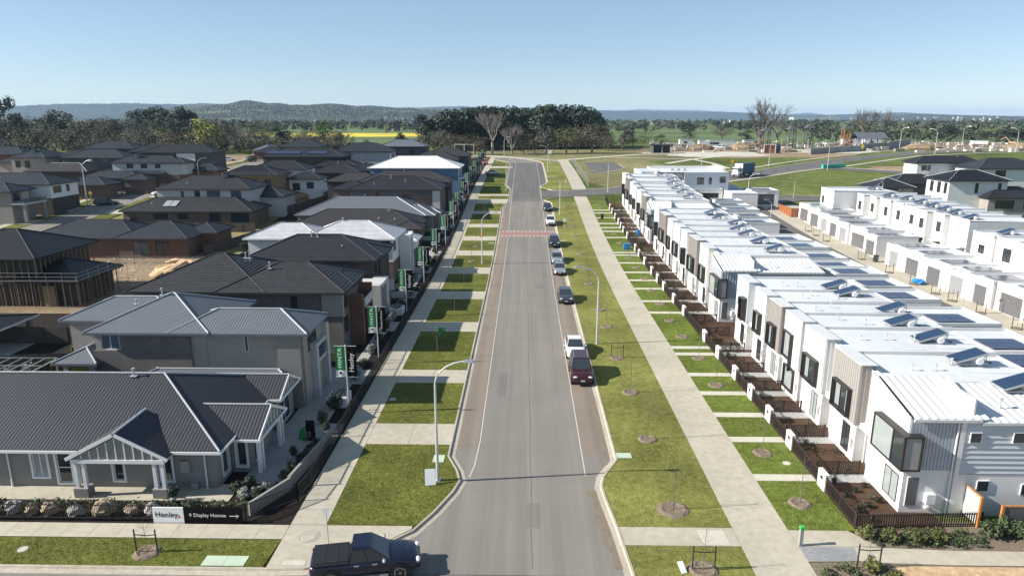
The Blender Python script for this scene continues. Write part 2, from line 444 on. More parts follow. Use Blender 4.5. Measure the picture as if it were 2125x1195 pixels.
# ------------------------------------------------------------------ ground and roads
def frange(a, b, st):
    n = max(1, int(math.ceil((b - a) / st))); return [a + (b - a) * i / n for i in range(n + 1)]
def ys(y0, y1):
    if y1 <= 84: return [y0, y1]
    return ([y0, 84] if y0 < 84 else [y0]) + frange(max(y0, 84), y1, 4)[1:]
def interp(tab, y):
    if y <= tab[0][0]: return tab[0][1]
    for (a, b), (c, d) in zip(tab, tab[1:]):
        if y <= c: return b + (d - b) * (y - a) / (c - a)
    return tab[-1][1]
def band(mb, fl, fr, yy, dz, skirt=.14):
    """sheet between two lines fl(y), fr(y) laid on the terrain"""
    rows = [((fl(y), y, g(y) + dz), (fr(y), y, g(y) + dz)) for y in yy]
    for (a, b), (c, d) in zip(rows, rows[1:]):
        mb.add([a, b, d, c])
        if skirt:
            dn = lambda p: (p[0], p[1], p[2] - skirt)
            mb.add([dn(a), a, c, dn(c)]); mb.add([b, dn(b), dn(d), d])
    if skirt:
        a, b = rows[0]; mb.add([dn(a), dn(b), b, a]); a, b = rows[-1]; mb.add([b, dn(b), dn(a), a])
def strip(name, x0, x1, y0, y1, dz, m, parent=None, skirt=.14):
    mb = MB(); band(mb, lambda y: x0, lambda y: x1, ys(y0, y1), dz, skirt)
    o = mb.build(name, m, parent)
    if parent is None: struct(o)
    return o
def sheet(name, pts, dz, m, parent=None):
    """flat polygon on the level part, or small polygon on the slope (follows terrain at its corners)"""
    mb = MB(); mb.add([(x, y, g(y) + dz) for x, y in pts])
    for (x0, y0), (x1, y1) in zip(pts, pts[1:] + pts[:1]):
        mb.add([(x0, y0, g(y0)+dz-.14), (x1, y1, g(y1)+dz-.14), (x1, y1, g(y1)+dz), (x0, y0, g(y0)+dz)])
    o = mb.build(name, m, parent)
    if parent is None: struct(o)
    return o
def ribbon(name, pts, width, dz, m, parent=None, off=0.0):
    """path of constant width along a polyline"""
    P = []
    for (x0, y0), (x1, y1) in zip(pts, pts[1:]):
        n = max(1, int(math.hypot(x1-x0, y1-y0) / 6))
        P += [(x0 + (x1-x0)*i/n, y0 + (y1-y0)*i/n) for i in range(n)]
    P.append(pts[-1])
    mb = MB(); prev = None
    for i, p in enumerate(P):
        a = P[max(i-1, 0)]; b = P[min(i+1, len(P)-1)]; d = Vector((b[0]-a[0], b[1]-a[1], 0)).normalized(); nrm = Vector((-d.y, d.x, 0))
        l = Vector((p[0], p[1], 0)) + nrm * (off + width/2); r = Vector((p[0], p[1], 0)) + nrm * (off - width/2)
        l.z = g(l.y) + dz; r.z = g(r.y) + dz
        if prev:
            mb.add([prev[1], r, l, prev[0]])
        prev = (l, r)
    o = mb.build(name, m, parent)
    if parent is None: struct(o)
    return o
def kerb(name, pts, side=1, w=.15, h=.13, gut=.36):
    """upright kerb with a concrete gutter pan on the road side"""
    P = []
    for (x0, y0), (x1, y1) in zip(pts, pts[1:]):
        n = max(1, int(math.hypot(x1-x0, y1-y0) / 3)) if max(y0, y1) > 84 else 1
        P += [(x0 + (x1-x0)*i/n, y0 + (y1-y0)*i/n) for i in range(n)]
    P.append(pts[-1]); mb = MB(); pv = None
    for i, p in enumerate(P):
        a = P[max(i-1, 0)]; b = P[min(i+1, len(P)-1)]; d = Vector((b[0]-a[0], b[1]-a[1], 0)).normalized(); n = Vector((-d.y, d.x, 0)) * side
        c = Vector((p[0], p[1], 0)); q = []
        for k, z in ((-w, -.1), (-w, h), (-.03, h), (.03, .03), (gut, .008), (gut, -.1)):
            e = c - n * k * -1 if False else c + n * k
            q.append((e.x, e.y, g(p[1]) + z))
        if pv:
            for k in range(5): mb.add([pv[k], q[k], q[k+1], pv[k+1]] if side > 0 else [pv[k+1], q[k+1], q[k], pv[k]])
        pv = q
    return struct(mb.build(name, 'kerb'))

# terrain sheet out to the horizon
mb = MB()
XS = [-16000, -6000, -2500, -1000, -500, -300, -200, -120, -60, -20, 20, 60, 120, 200, 300, 500, 1000, 2500, 6000, 16000]
YS = [-300, -40, 84] + frange(84, 330, 6)[1:] + [400, 600, 1000, 2000, 4000, 8000, 16000, 24000]
idx = {}
for j, y in enumerate(YS):
    for i, x in enumerate(XS):
        idx[i, j] = len(mb.v); mb.v.append((x, y, g(y) - .06))
for j in range(len(YS)-1):
    for i in range(len(XS)-1): mb.f.append((idx[i,j], idx[i+1,j], idx[i+1,j+1], idx[i,j+1]))
struct(mb.build('ground', 'weedy_grass'))

KL = [(29, -9.0), (30.3, -9.0), (31.6, -7.4), (32.9, -6.0), (34.8, -5.05), (37, -4.2), (38.3, -3.9), (39.6, -4.2), (41.5, -4.95), (148, -4.95), (152, -4.4), (155, -3.75), (172, -3.75), (176, -4.4), (180, -5.1), (232, -5.1), (240, -6.2), (248, -9.5), (256, -16), (262, -26)]
KR = [(24, 5.6), (29.4, 5.4), (31.4, 5.25), (33.5, 5.1), (36.3, 4.8), (37.8, 4.7), (39.0, 4.95), (41.2, 6.05), (152, 6.05), (154.5, 5.6), (156.5, 4.4), (158, 4.0), (176, 4.0), (178, 4.4), (181, 5.4), (184, 6.05), (236, 6.05), (243, 5.0), (252, 1.0), (262, -6), (270, -14)]
fl = lambda y: interp(KL, y); fr = lambda y: interp(KR, y)
mb = MB(); yy = sorted(set([29.4, 30.3, 31.6, 32.9, 34.8, 37, 38.3, 39.6, 41.5, 84] + frange(84, 262, 3)))
band(mb, lambda y: fl(y) - .05, lambda y: fr(y) + .05, yy, 0.0, 0)
main_road = struct(mb.build('main_road', 'asphalt'))
mb = MB(); mb.add([(-70, -30, 0), (70, -30, 0), (70, 29.44, 0), (-70, 29.44, 0)]); mb.add([(-13, 29.44, 0), (-9, 29.44, 0), (-9, 30.2, 0)])
struct(mb.build('cross_road', 'asphalt'))
# darker wheel tracks / parking lanes with a browner seal
mb = MB(); band(mb, lambda y: -4.6, lambda y: -3.12, [43] + frange(84, 148, 4), .004, 0); struct(mb.build('parking_lane', 'asphalt_brown'))
mb = MB(); band(mb, lambda y: 3.97, lambda y: 5.7, [42] + frange(84, 151, 4), .004, 0); struct(mb.build('parking_lane', 'asphalt_brown'))
mb = MB(); band(mb, lambda y: fl(y) + .4, lambda y: fr(y) - .4, frange(156, 238, 4), .003, 0); struct(mb.build('road_reseal', 'asphalt_new'))
# dirt washed along the right kerb, old trench patches and a joint down the seal
def dirt(fx0, fx1, y0, y1, dz, m, jit=.18):
    mb = MB(); rr = random.Random(int(y0*7)); yy = frange(y0, y1, .6); rows = [(fx0(y) + rr.uniform(-jit, jit), fx1(y), y) for y in yy]
    for a, b in zip(rows, rows[1:]): mb.add([(a[0], a[2], g(a[2])+dz), (a[1], a[2], g(a[2])+dz), (b[1], b[2], g(b[2])+dz), (b[0], b[2], g(b[2])+dz)])
    return struct(mb.build('kerb_dirt', m))
dirt(lambda y: fr(y) - .85 + .5*abs((y-46)/8), lambda y: fr(y) - .3, 40.5, 52, .012, 'kerb_dirt'); dirt(lambda y: fr(y) - .75, lambda y: fr(y) - .32, 30, 37.5, .012, 'kerb_dirt'); dirt(lambda y: fr(y) - .62, lambda y: fr(y) - .33, 52, 80, .011, 'asphalt_brown')
for (a, b, c, d) in ((-2.2, -1.5, 52, 57), (1.4, 2.6, 88, 90.4), (-4.4, -3.3, 70, 71), (.2, .9, 33.5, 36)):
    mb = MB(); band(mb, lambda y: a, lambda y: b, ys(c, d), .006, 0); struct(mb.build('road_patch', 'asphalt_patch'))
mb = MB(); band(mb, lambda y: .42 + .03*math.sin(y*.7), lambda y: .455 + .03*math.sin(y*.7), frange(30, 150, 1.5), .007, 0); struct(mb.build('road_joint', 'asphalt_new'))
# painted edge lines
def edge_line(tab, y0, y1):
    mb = MB(); f = lambda y: interp(tab, y)
    yy = sorted(set([y0] + [a for a, b in tab if y0 < a < y1] + frange(max(84, y0), y1, 4)))
    band(mb, lambda y: f(y) - .04, lambda y: f(y) + .04, yy, .009, 0)
    struct(mb.build('road_marking', 'paint_white'))
edge_line([(38.9, -3.42), (40.5, -3.2), (44, -3.06), (240, -3.1), (246, -4)], 38.9, 246)
edge_line([(39.2, 3.92), (240, 3.9)], 39.2, 240)
# raised table painted red with white teeth
hump = MB(); band(hump, lambda y: -4.6, lambda y: 5.55, [122.0, 122.8, 126.0, 126.8], .02, .05)
hp = struct(hump.build('speed_hump', 'paint_red'))
mb = MB()
for k in range(14):
    x = -4.3 + k * .72
    for y in (122.15, 126.1): mb.add([(x, y, g(y)+.03), (x+.42, y, g(y)+.03), (x+.42, y+.55, g(y+.55)+.03), (x, y+.55, g(y+.55)+.03)])
mb.build('tooth_marking', 'paint_white', hp)

kerb('kerb', [(-60, 29.5), (-13, 29.5), (-11, 29.6), (-9.2, 30.2)] + [(b, a) for a, b in KL[2:]], side=-1)
kerb('kerb', [(b, a) for a, b in KR if a < 158] + [(6.5, 158.8), (9, 160.6), (11, 161.2), (24, 166.2)], side=1)
kerb('kerb', [(24, 176), (11, 170.3), (7, 170.6), (5, 173)] + [(b, a) for a, b in KR if a > 174], side=1)

# side road curving up to the right
RR = [(4, 165.6), (12, 165.9), (24, 171.2), (40, 182), (60, 198.5), (76, 212.5), (92, 228), (110, 247), (135, 270), (165, 294), (200, 313), (260, 330), (340, 345)]
ribbon('side_road', RR, 9.2, -.012, 'asphalt_new')
ribbon('kerb', RR[2:], .3, .06, 'kerb', off=4.75); ribbon('kerb', RR[2:7], .3, .06, 'kerb', off=-4.75)
ribbon('footpath', [(30, 172), (40, 178.5), (54, 187.6), (65, 196.4), (83, 212.6), (93, 221)], 1.5, .08, 'concrete', off=-1.6)
ribbon('footpath', [(48, 196), (62, 208.8), (75, 221), (90, 238), (116, 264), (140, 288), (171, 316), (230, 336)], 1.6, .06, 'concrete', off=2.0)
ribbon('side_road', [(88, 222), (98, 219.5), (114, 207), (150, 190)], 7, -.01, 'asphalt_new')
ribbon('footpath', [(98, 224), (117, 210), (150, 195)], 1.6, .05, 'concrete')
ribbon('footpath', [(100, 227), (125, 250), (152, 276), (190, 296), (260, 318)], 1.8, .05, 'concrete', off=-3)
# park beyond the houses: paths, car park
sheet('car_park', [(19.5, 203), (31.5, 219), (31, 244), (20.5, 240), (20, 222)], -.02, 'asphalt_new')
ribbon('kerb', [(15.9, 208.5), (19.8, 202.7), (26, 209), (31.6, 219.5), (31.2, 232)], .5, .08, 'kerb')
ribbon('footpath', [(13, 250), (22, 258), (31, 266), (46, 281), (62, 284)], 3.0, .02, 'concrete_pale')
ribbon('footpath', [(12.8, 246), (2, 256), (-12, 270), (-24, 281)], 2.2, .02, 'concrete_pale')
ribbon('footpath', [(48, 236), (61, 254), (70, 264), (96, 287)], 2.4, .02, 'concrete_pale')
ribbon('footpath', [(34, 262), (50, 258), (62, 256)], 2.0, .03, 'concrete_pale')
ribbon('footpath', [(61, 254), (64, 236), (64, 219)], 2.0, .035, 'concrete_pale')
# worn grass of the park, scraped earth round the building site
def patch(name, x0, x1, y0, y1, dz, m, n=10, jit=.12):
    """irregular patch of ground draped on the terrain"""
    mb = MB(); cx = (x0+x1)/2; cy = (y0+y1)/2; N = 28
    rings = []
    for r in (0.0, .25, .5, .75, 1.0):
        ring = []
        for k in range(N):
            t = 2*math.pi*k/N; rr = r * (1 + (R.uniform(-jit, jit) if r == 1 else 0))
            c, s_ = math.cos(t), math.sin(t); q = 1 / max(abs(c)**4 + abs(s_)**4, 1e-6)**.25
            x = cx + (x1-x0)/2*rr*c*q; y = cy + (y1-y0)/2*rr*s_*q
            ring.append((x, y, g(y)+dz))
        rings.append(ring)
    for a, b in zip(rings, rings[1:]):
        for k in range(N): mb.add([a[k], b[k], b[(k+1)%N], a[(k+1)%N]])
    return struct(mb.build(name, m))
patch('park_lawn', -30, 75, 246, 330, -.045, 'dry_grass')
patch('vacant_lot', 16, 46, 176, 250, -.04, 'dry_grass')
patch('vacant_lot', 56, 92, 166, 208, -.042, 'weedy_grass')
patch('earth_yard', 52, 130, 262, 345, -.035, 'earth')
patch('earth_yard', 150, 330, 300, 420, -.034, 'earth')
patch('earth_yard', 108, 150, 206, 228, -.033, 'earth')
patch('paved_yard', 58, 96, 268, 300, -.02, 'concrete_pale')
patch('paved_yard', 104, 150, 292, 335, -.015, 'concrete_pale')
# farm fields
sheet('canola_field', [(-420, 490), (-96, 535), (-60, 545), (-110, 665), (-500, 660)], .02, 'field_yellow')
sheet('crop_field', [(-160, 395), (-40, 395), (-60, 525), (-200, 480)], .03, 'field_green')
sheet('crop_field', [(40, 430), (150, 440), (420, 400), (700, 420), (900, 640), (60, 620)], .02, 'field_green')
sheet('crop_field', [(-700, 690), (300, 690), (380, 900), (-900, 900)], .015, 'field_green')

# left: cross-street footpath, verge and the street verge with driveways
def slabs(name, x0, x1, y0, y1, dz, m, along='y', step=1.5, gap=.018, parent=None):
    p = parent if parent is not None else struct(strip(name, x0, x1, y0, y1, dz - .025, 'concrete_grey', skirt=.12))
    a, b = (y0, y1) if along == 'y' else (x0, x1)
    n = max(1, round((b - a) / step)); st = (b - a) / n
    me = None
    for k in range(n):
        mb = MB(); c0 = a + k*st + gap/2; c1 = a + (k+1)*st - gap/2
        if along == 'y': band(mb, lambda y: x0, lambda y: x1, ys(c0, c1) if c1 > 84 else [c0, c1], dz, .04)
        else: band(mb, lambda y: c0, lambda y: c1, [y0, y1], dz, .04)
        mb.build('slab', m, p)
    return p
slabs('footpath', -60, -12.95, 32.05, 33.35, .115, 'concrete', 'x', 1.5)
slabs('footpath', -12.93, -10.95, 33.4, 262, .115, 'concrete', 'y', 1.55)
sheet('street_corner', [(-12.93, 29.66), (-11.0, 29.78), (-9.3, 30.42), (-7.5, 31.82), (-6.15, 33.1), (-6.15, 33.38), (-12.93, 33.38)], .11, 'concrete')
for (a, b, c, d) in ((-12.2, -11.05, 29.85, 30.25), (-8.0, -7.3, 32.2, 32.55)):
    sheet('tactile_paving', [(a, c), (b, c), (b, d), (a, d)], .122, 'concrete_pale')
sheet('verge_lawn', [(-10.75, 30.75), (-9.4, 31.4), (-10.7, 31.5)], .125, 'lawn')
sheet('verge_lawn', [(-60, 29.66), (-13.15, 29.66), (-12.97, 32.0), (-60, 32.0)], .105, 'lawn')
LP = [(46.4, 54.4), (57.5, 68.8), (72.3, 82.1), (86.0, 95.7), (99.6, 107.5), (110.9, 118.5), (121.9, 129.3), (132.3, 141.8), (144.5, 152.3), (157.5, 161.5), (163.9, 172.7), (180.2, 194.7), (201.8, 218), (224, 240)]
def lawn(name, y0, y1, side):
    mb = MB()
    if side < 0: band(mb, lambda y: -10.93, lambda y: fl(y) - .13, sorted(set([y0, y1] + [a for a, b in KL if y0 < a < y1] + ys(y0, y1))), .105)
    else: band(mb, lambda y: fr(y) + .13, lambda y: 11.48, sorted(set([y0, y1] + [a for a, b in KR if y0 < a < y1] + ys(y0, y1))), .105)
    return struct(mb.build(name, 'lawn' if side < 0 else 'lawn_right'))
lawn('verge_lawn', 33.42, 43.1, -1)
prev = 43.1
for (a, b) in LP:
    lawn('verge_lawn', a, b, -1)
    d0, d1 = prev + .01, a - .01
    if d1 - d0 < 6.5:
        p = strip('driveway', -10.93, -5.1 if d0 < 150 else -3.9, d0, d1, .085, 'concrete_grey', skirt=.1)
        xm = -8.0; xe = -5.1 if d0 < 150 or d0 > 178 else -3.9
        for (u0, u1) in ((-10.93, xm - .01), (xm + .01, xe)):
            mb = MB(); band(mb, lambda y: u0, lambda y: u1, ys(d0, d1), .11, .03); mb.build('slab', 'concrete_pale' if d0 > 172 and d0 < 180 else 'concrete', p)
    prev = b
# lots behind the street fence
strip('garden_ground', -13.1, -12.95, 33.4, 262, .10, 'bark_and_shade')
strip('lot_ground', -50, -13.1, 33.42, 262, .06, 'bark_and_shade')
strip('front_paving', -17.5, -15.0, 38, 58, .10, 'concrete_grey')
strip('patio', -60, -17.4, 35.7, 37.6, .112, 'concrete')
strip('patio', -17.4, -15.4, 37.7, 47.5, .113, 'concrete_grey')
for (a, b) in LP[:10]:
    strip('driveway', -19.5, -13.12, a - 3.4, a - .1, .104, 'concrete_grey')
    strip('garden_path', -15.6, -14.6, a, b, .107, 'concrete_grey')
strip('back_yard', -84, -50, 33.42, 75, .055, 'bark_and_shade')  # dark ground colour stands in for the shade lying over this yard
strip('back_yard', -84, -50, 75, 122, .055, 'earth')
strip('back_yard', -62, -50, 57, 64, .075, 'lawn')
strip('back_yard', -50, -42, 38, 64, .065, 'bark_and_shade')
patch('earth_yard', -66, -46, 84, 106, .09, 'earth')
patch('earth_yard', -52, -42, 86, 134, .085, 'dry_grass')
patch('earth_yard', -62, -48, 156, 178, .09, 'earth')
strip('back_yard', -84, -50, 122, 262, .05, 'dry_grass')
# second street on the left
strip('back_street', -96.5, -88.5, 104, 275, .02, 'asphalt')
slabs('footpath', -101.8, -100.2, 110, 275, .09, 'concrete', 'y', 3.0)
strip('verge_lawn', -100.1, -96.6, 110, 275, .08, 'lawn')
strip('verge_lawn', -88.4, -84.5, 110, 275, .08, 'lawn')
for y in (118, 131, 143, 157, 171, 186): strip('driveway', -106, -96.6, y, y + 4, .105, 'concrete')
for y in (126, 141, 159, 172): strip('driveway', -88.4, -80, y, y + 4, .105, 'concrete')
strip('lot_ground', -170, -101.9, 105, 275, .04, 'earth')
ribbon('back_street', [(-96, 250), (-115, 262), (-150, 272)], 8, .0, 'asphalt')
# right: verge, shared path, entry paths, planted strip
lawn('verge_lawn', 33.55, 154.5, 1)
lawn('verge_lawn', 22, 31.85, 1)
sheet('footpath', [(5.3, 31.87), (11.48, 31.87), (11.48, 33.53), (5.2, 33.53)], .11, 'concrete')
sheet('tactile_paving', [(9.6, 31.95), (11.0, 31.95), (10.9, 33.3), (9.5, 33.3)], .121, 'concrete_pale')
slabs('shared_path', 11.5, 14.5, 18, 161, .115, 'concrete', 'y', 8.7)
slabs('shared_path', 11.8, 15.4, 171.5, 252, .115, 'concrete', 'y', 8.7)
mb = MB(); band(mb, lambda y: fr(y) + .13, lambda y: 11.75, frange(172, 240, 3), .10); struct(mb.build('verge_lawn', 'lawn_right'))
EP = [39.06, 44.3, 48.4, 52.6, 56.8, 62.2, 64.1, 76.5, 81.6, 87.9, 92.4, 97.0, 102.9, 108.15, 109.9, 121.2, 126.2, 129.4, 133.0, 138.1, 142.8, 145.7]
prev = 33.4
for y in EP + [156]:
    strip('verge_lawn', 14.52, 18.2, prev, y - .42, .105, 'lawn_green')
    if y < 150: strip('entry_path', 14.5, 18.3, y - .40, y + .40, .112, 'concrete_pale')
    prev = y + .42
strip('garden_bed', 18.2, 23.2, 33.5, 153, .10, 'mulch')
for y in EP: strip('entry_path', 18.3, 22.8, y - .55, y + .55, .118, 'paver_grey')
sheet('footpath', [(14.52, 31.95), (17.5, 31.95), (18.75, 31.9), (22.5, 31.7), (60, 31.7), (60, 30.45), (21.8, 30.5), (18.9, 30.6), (17.2, 30.75), (14.45, 30.65)], .11, 'concrete')
sheet('footpath', [(14.52, 33.38), (17.75, 33.38), (18.7, 31.98), (17.4, 31.97), (14.52, 31.97)], .112, 'concrete')
sheet('paving', [(14.53, 30.68), (17.15, 30.78), (17.4, 31.9), (14.53, 31.9)], .118, 'paver')
sheet('garden_bed', [(18.15, 33.36), (18.85, 31.98), (22.5, 31.75), (60, 31.75), (60, 34.4), (18.15, 34.4)], .094, 'mulch_grey')
sheet('garden_bed', [(14.3, 26), (18.6, 26), (18.7, 30.4), (16.9, 30.7), (14.45, 30.55)], .10, 'mulch_grey')
sheet('garden_bed', [(18.7, 26), (60, 26), (60, 30.35), (18.75, 30.4)], .102, 'sand')
# service lane between the garages
strip('lane_verge', 44, 70, 50, 152, .045, 'concrete')
strip('service_lane', 44.6, 51.6, 50, 150, .06, 'asphalt_new')
strip('lane_apron', 51.6, 55.2, 50, 141, .07, 'concrete')
ribbon('service_lane', [(48, 146), (54, 155), (62, 160), (80, 158), (100, 150)], 6.5, .05, 'asphalt_new')
ribbon('kerb', [(56, 164.5), (64, 163.6), (80, 161.6), (104, 154)], .35, .12, 'kerb')
strip('courtyard', 35, 44, 34, 152, .05, 'concrete_grey')
strip('courtyard', 61, 70, 60, 140, .052, 'concrete_grey')
# ------------------------------------------------------------------ building helpers
def pt(side, x0, x1, y0, y1, u, d, z):
    """point on the plan rectangle's side; d is outwards"""
    if side == 'S': return (u, y0 - d, z)
    if side == 'N': return (u, y1 + d, z)
    if side == 'E': return (x1 + d, u, z)
    return (x0 - d, u, z)
def wallface(mb, side, rect, z0, z1, ops, depth=.10):
    x0, x1, y0, y1 = rect
    a, b = (x0, x1) if side in 'SN' else (y0, y1)
    us = sorted(set([a, b] + [o[0] for o in ops] + [o[1] for o in ops])); zs = sorted(set([z0, z1] + [o[2] for o in ops] + [o[3] for o in ops]))
    us = [u for u in us if a <= u <= b]; zs = [z for z in zs if z0 <= z <= z1]
    flip = side in 'NW'
    P = lambda u, z, d=0: pt(side, x0, x1, y0, y1, u, d, z)
    def q(l): mb.add(l[::-1] if flip else l)
    for u, u2 in zip(us, us[1:]):
        for z, z2 in zip(zs, zs[1:]):
            cu, cz = (u+u2)/2, (z+z2)/2
            if any(o[0] < cu < o[1] and o[2] < cz < o[3] for o in ops): continue
            q([P(u, z), P(u2, z), P(u2, z2), P(u, z2)])
    for o in ops:
        u, u2, z, z2 = o[:4]
        q([P(u,z), P(u,z,-depth), P(u2,z,-depth), P(u2,z)][::-1]); q([P(u,z2), P(u2,z2), P(u2,z2,-depth), P(u,z2,-depth)][::-1])
        q([P(u,z), P(u,z2), P(u,z2,-depth), P(u,z,-depth)][::-1]); q([P(u2,z), P(u2,z,-depth), P(u2,z2,-depth), P(u2,z2)][::-1])
def barside(mb, side, rect, u0, u1, z0, z1, d0, d1):
    a = pt(side, *rect, u0, d0, z0); b = pt(side, *rect, u1, d1, z1)
    mb.box(min(a[0],b[0]), max(a[0],b[0]), min(a[1],b[1]), max(a[1],b[1]), z0, z1)
def window(root, side, rect, op, fm='dark_frame', gm='glass', mull=(1, 0), depth=.10, fw=.055, name='window', surround=None, sill=False, transom=None):
    """frame set into the opening, one pane object per light"""
    u0, u1, z0, z1 = op[:4]; f = MB()
    d0, d1 = -depth + .002, -depth + .06
    barside(f, side, rect, u0, u1, z0, z0+fw, d0, d1); barside(f, side, rect, u0, u1, z1-fw, z1, d0, d1)
    barside(f, side, rect, u0, u0+fw, z0+fw, z1-fw, d0, d1); barside(f, side, rect, u1-fw, u1, z0+fw, z1-fw, d0, d1)
    nu, nz = mull[0] + 1, mull[1] + 1
    for k in range(1, nu):
        c = u0 + (u1-u0)*k/nu; barside(f, side, rect, c-fw/2, c+fw/2, z0+fw, z1-fw, d0, d1 - .005)
    for k in range(1, nz):
        c = (z0 + (z1-z0)*k/nz) if transom is None else transom; barside(f, side, rect, u0+fw, u1-fw, c-fw/2, c+fw/2, d0, d1 - .01)
    o = f.build(name, fm, root)
    if surround:
        s = MB(); w = .13
        barside(s, side, rect, u0-w, u0, z0-w, z1+w, -.01, .04); barside(s, side, rect, u1, u1+w, z0-w, z1+w, -.01, .04)
        barside(s, side, rect, u0, u1, z0-w, z0, -.01, .05); barside(s, side, rect, u0, u1, z1, z1+w, -.01, .04)
        s.build('surround', surround, o)
    if sill:
        s = MB(); barside(s, side, rect, u0-.06, u1+.06, z0-.08, z0-.004, -.02, .07); s.build('sill', fm, o)
    for k in range(nu):
        p = MB(); a = u0 + (u1-u0)*k/nu + .004; b = u0 + (u1-u0)*(k+1)/nu - .004; dd = -depth + .03
        q = [pt(side, *rect, a, dd, z0), pt(side, *rect, b, dd, z0), pt(side, *rect, b, dd, z1), pt(side, *rect, a, dd, z1)]
        p.add(q if side in 'SE' else q[::-1])
        p.build('pane', gm, o)
    return o
def walls(root, rect, z0, z1, m, ops=None, fm='dark_frame', gm='glass', name='wall', surround=None):
    ops = ops or {}; mb = MB()
    for s in 'SNEW': wallface(mb, s, rect, z0, z1, [o for o in ops.get(s, [])])
    x0, x1, y0, y1 = rect
    mb.add([(x0,y0,z1),(x1,y0,z1),(x1,y1,z1),(x0,y1,z1)])
    o = mb.build(name, m, root)
    for s in ops:
        for op in ops[s]:
            kw = dict(op[4]) if len(op) > 4 else {}
            kw.setdefault('fm', fm); kw.setdefault('gm', gm); kw.setdefault('surround', surround)
            window(root, s, rect, op, **kw)
    return o
def slope(mb, A, u, v, n, L, V, kl, kr, style):
    """one roof slope: A eave start, u along eave, v up the slope, n outwards; sides run in at kl, kr per metre of v"""
    A, u, v, n = Vector(A), Vector(u), Vector(v), Vector(n)
    P = lambda a, b, h=0.0: A + u*a + v*b + n*h
    if style in ('corr', 'corr_wide'):
        pu, h = (.11, .019) if style == 'corr' else (.24, .05)
        k = max(2, int(round(L / pu))); us = [L*i/k for i in range(k+1)]
        for br in (kl*V, L - kr*V):
            if 0 < br < L: us.append(br)
        us = sorted(set(us))
        def vt(a):
            t = V
            if kl > 1e-6: t = min(t, a/kl)
            if kr > 1e-6: t = min(t, (L-a)/kr)
            return max(t, 0)
        hh = lambda a: h if int(round(a/(L/k))) % 2 else 0.0
        for a, b in zip(us, us[1:]):
            ta, tb = vt(a), vt(b); ha, hb = hh(a), hh(b)
            l = [P(a,0,ha), P(b,0,hb)]; uv = [(a,0),(b,0)]
            if tb > .01: l.append(P(b,tb,hb)); uv.append((b,tb))
            if ta > .01: l.append(P(a,ta,ha)); uv.append((a,ta))
            if len(l) > 2: mb.add(l, uv)
    elif style == 'tile':
        k = max(2, int(round(V/.34))); dv = V/k
        for i in range(k):
            a, b = dv*i, dv*(i+1); l0, r0, l1, r1 = kl*a, L-kr*a, kl*b, L-kr*b
            mb.add([P(l0,a,.035), P(r0,a,.035), P(r1,b,.006), P(l1,b,.006)], [(l0,a),(r0,a),(r1,b),(l1,b)])
            mb.add([P(l0,a,0), P(r0,a,0), P(r0,a,.035), P(l0,a,.035)], [(l0,a),(r0,a),(r0,a+.02),(l0,a+.02)])
    else:
        l = [P(0,0), P(L,0), P(L-kr*V,V), P(kl*V,V)]
        mb.add(l, [(0,0),(L,0),(L-kr*V,V),(kl*V,V)])
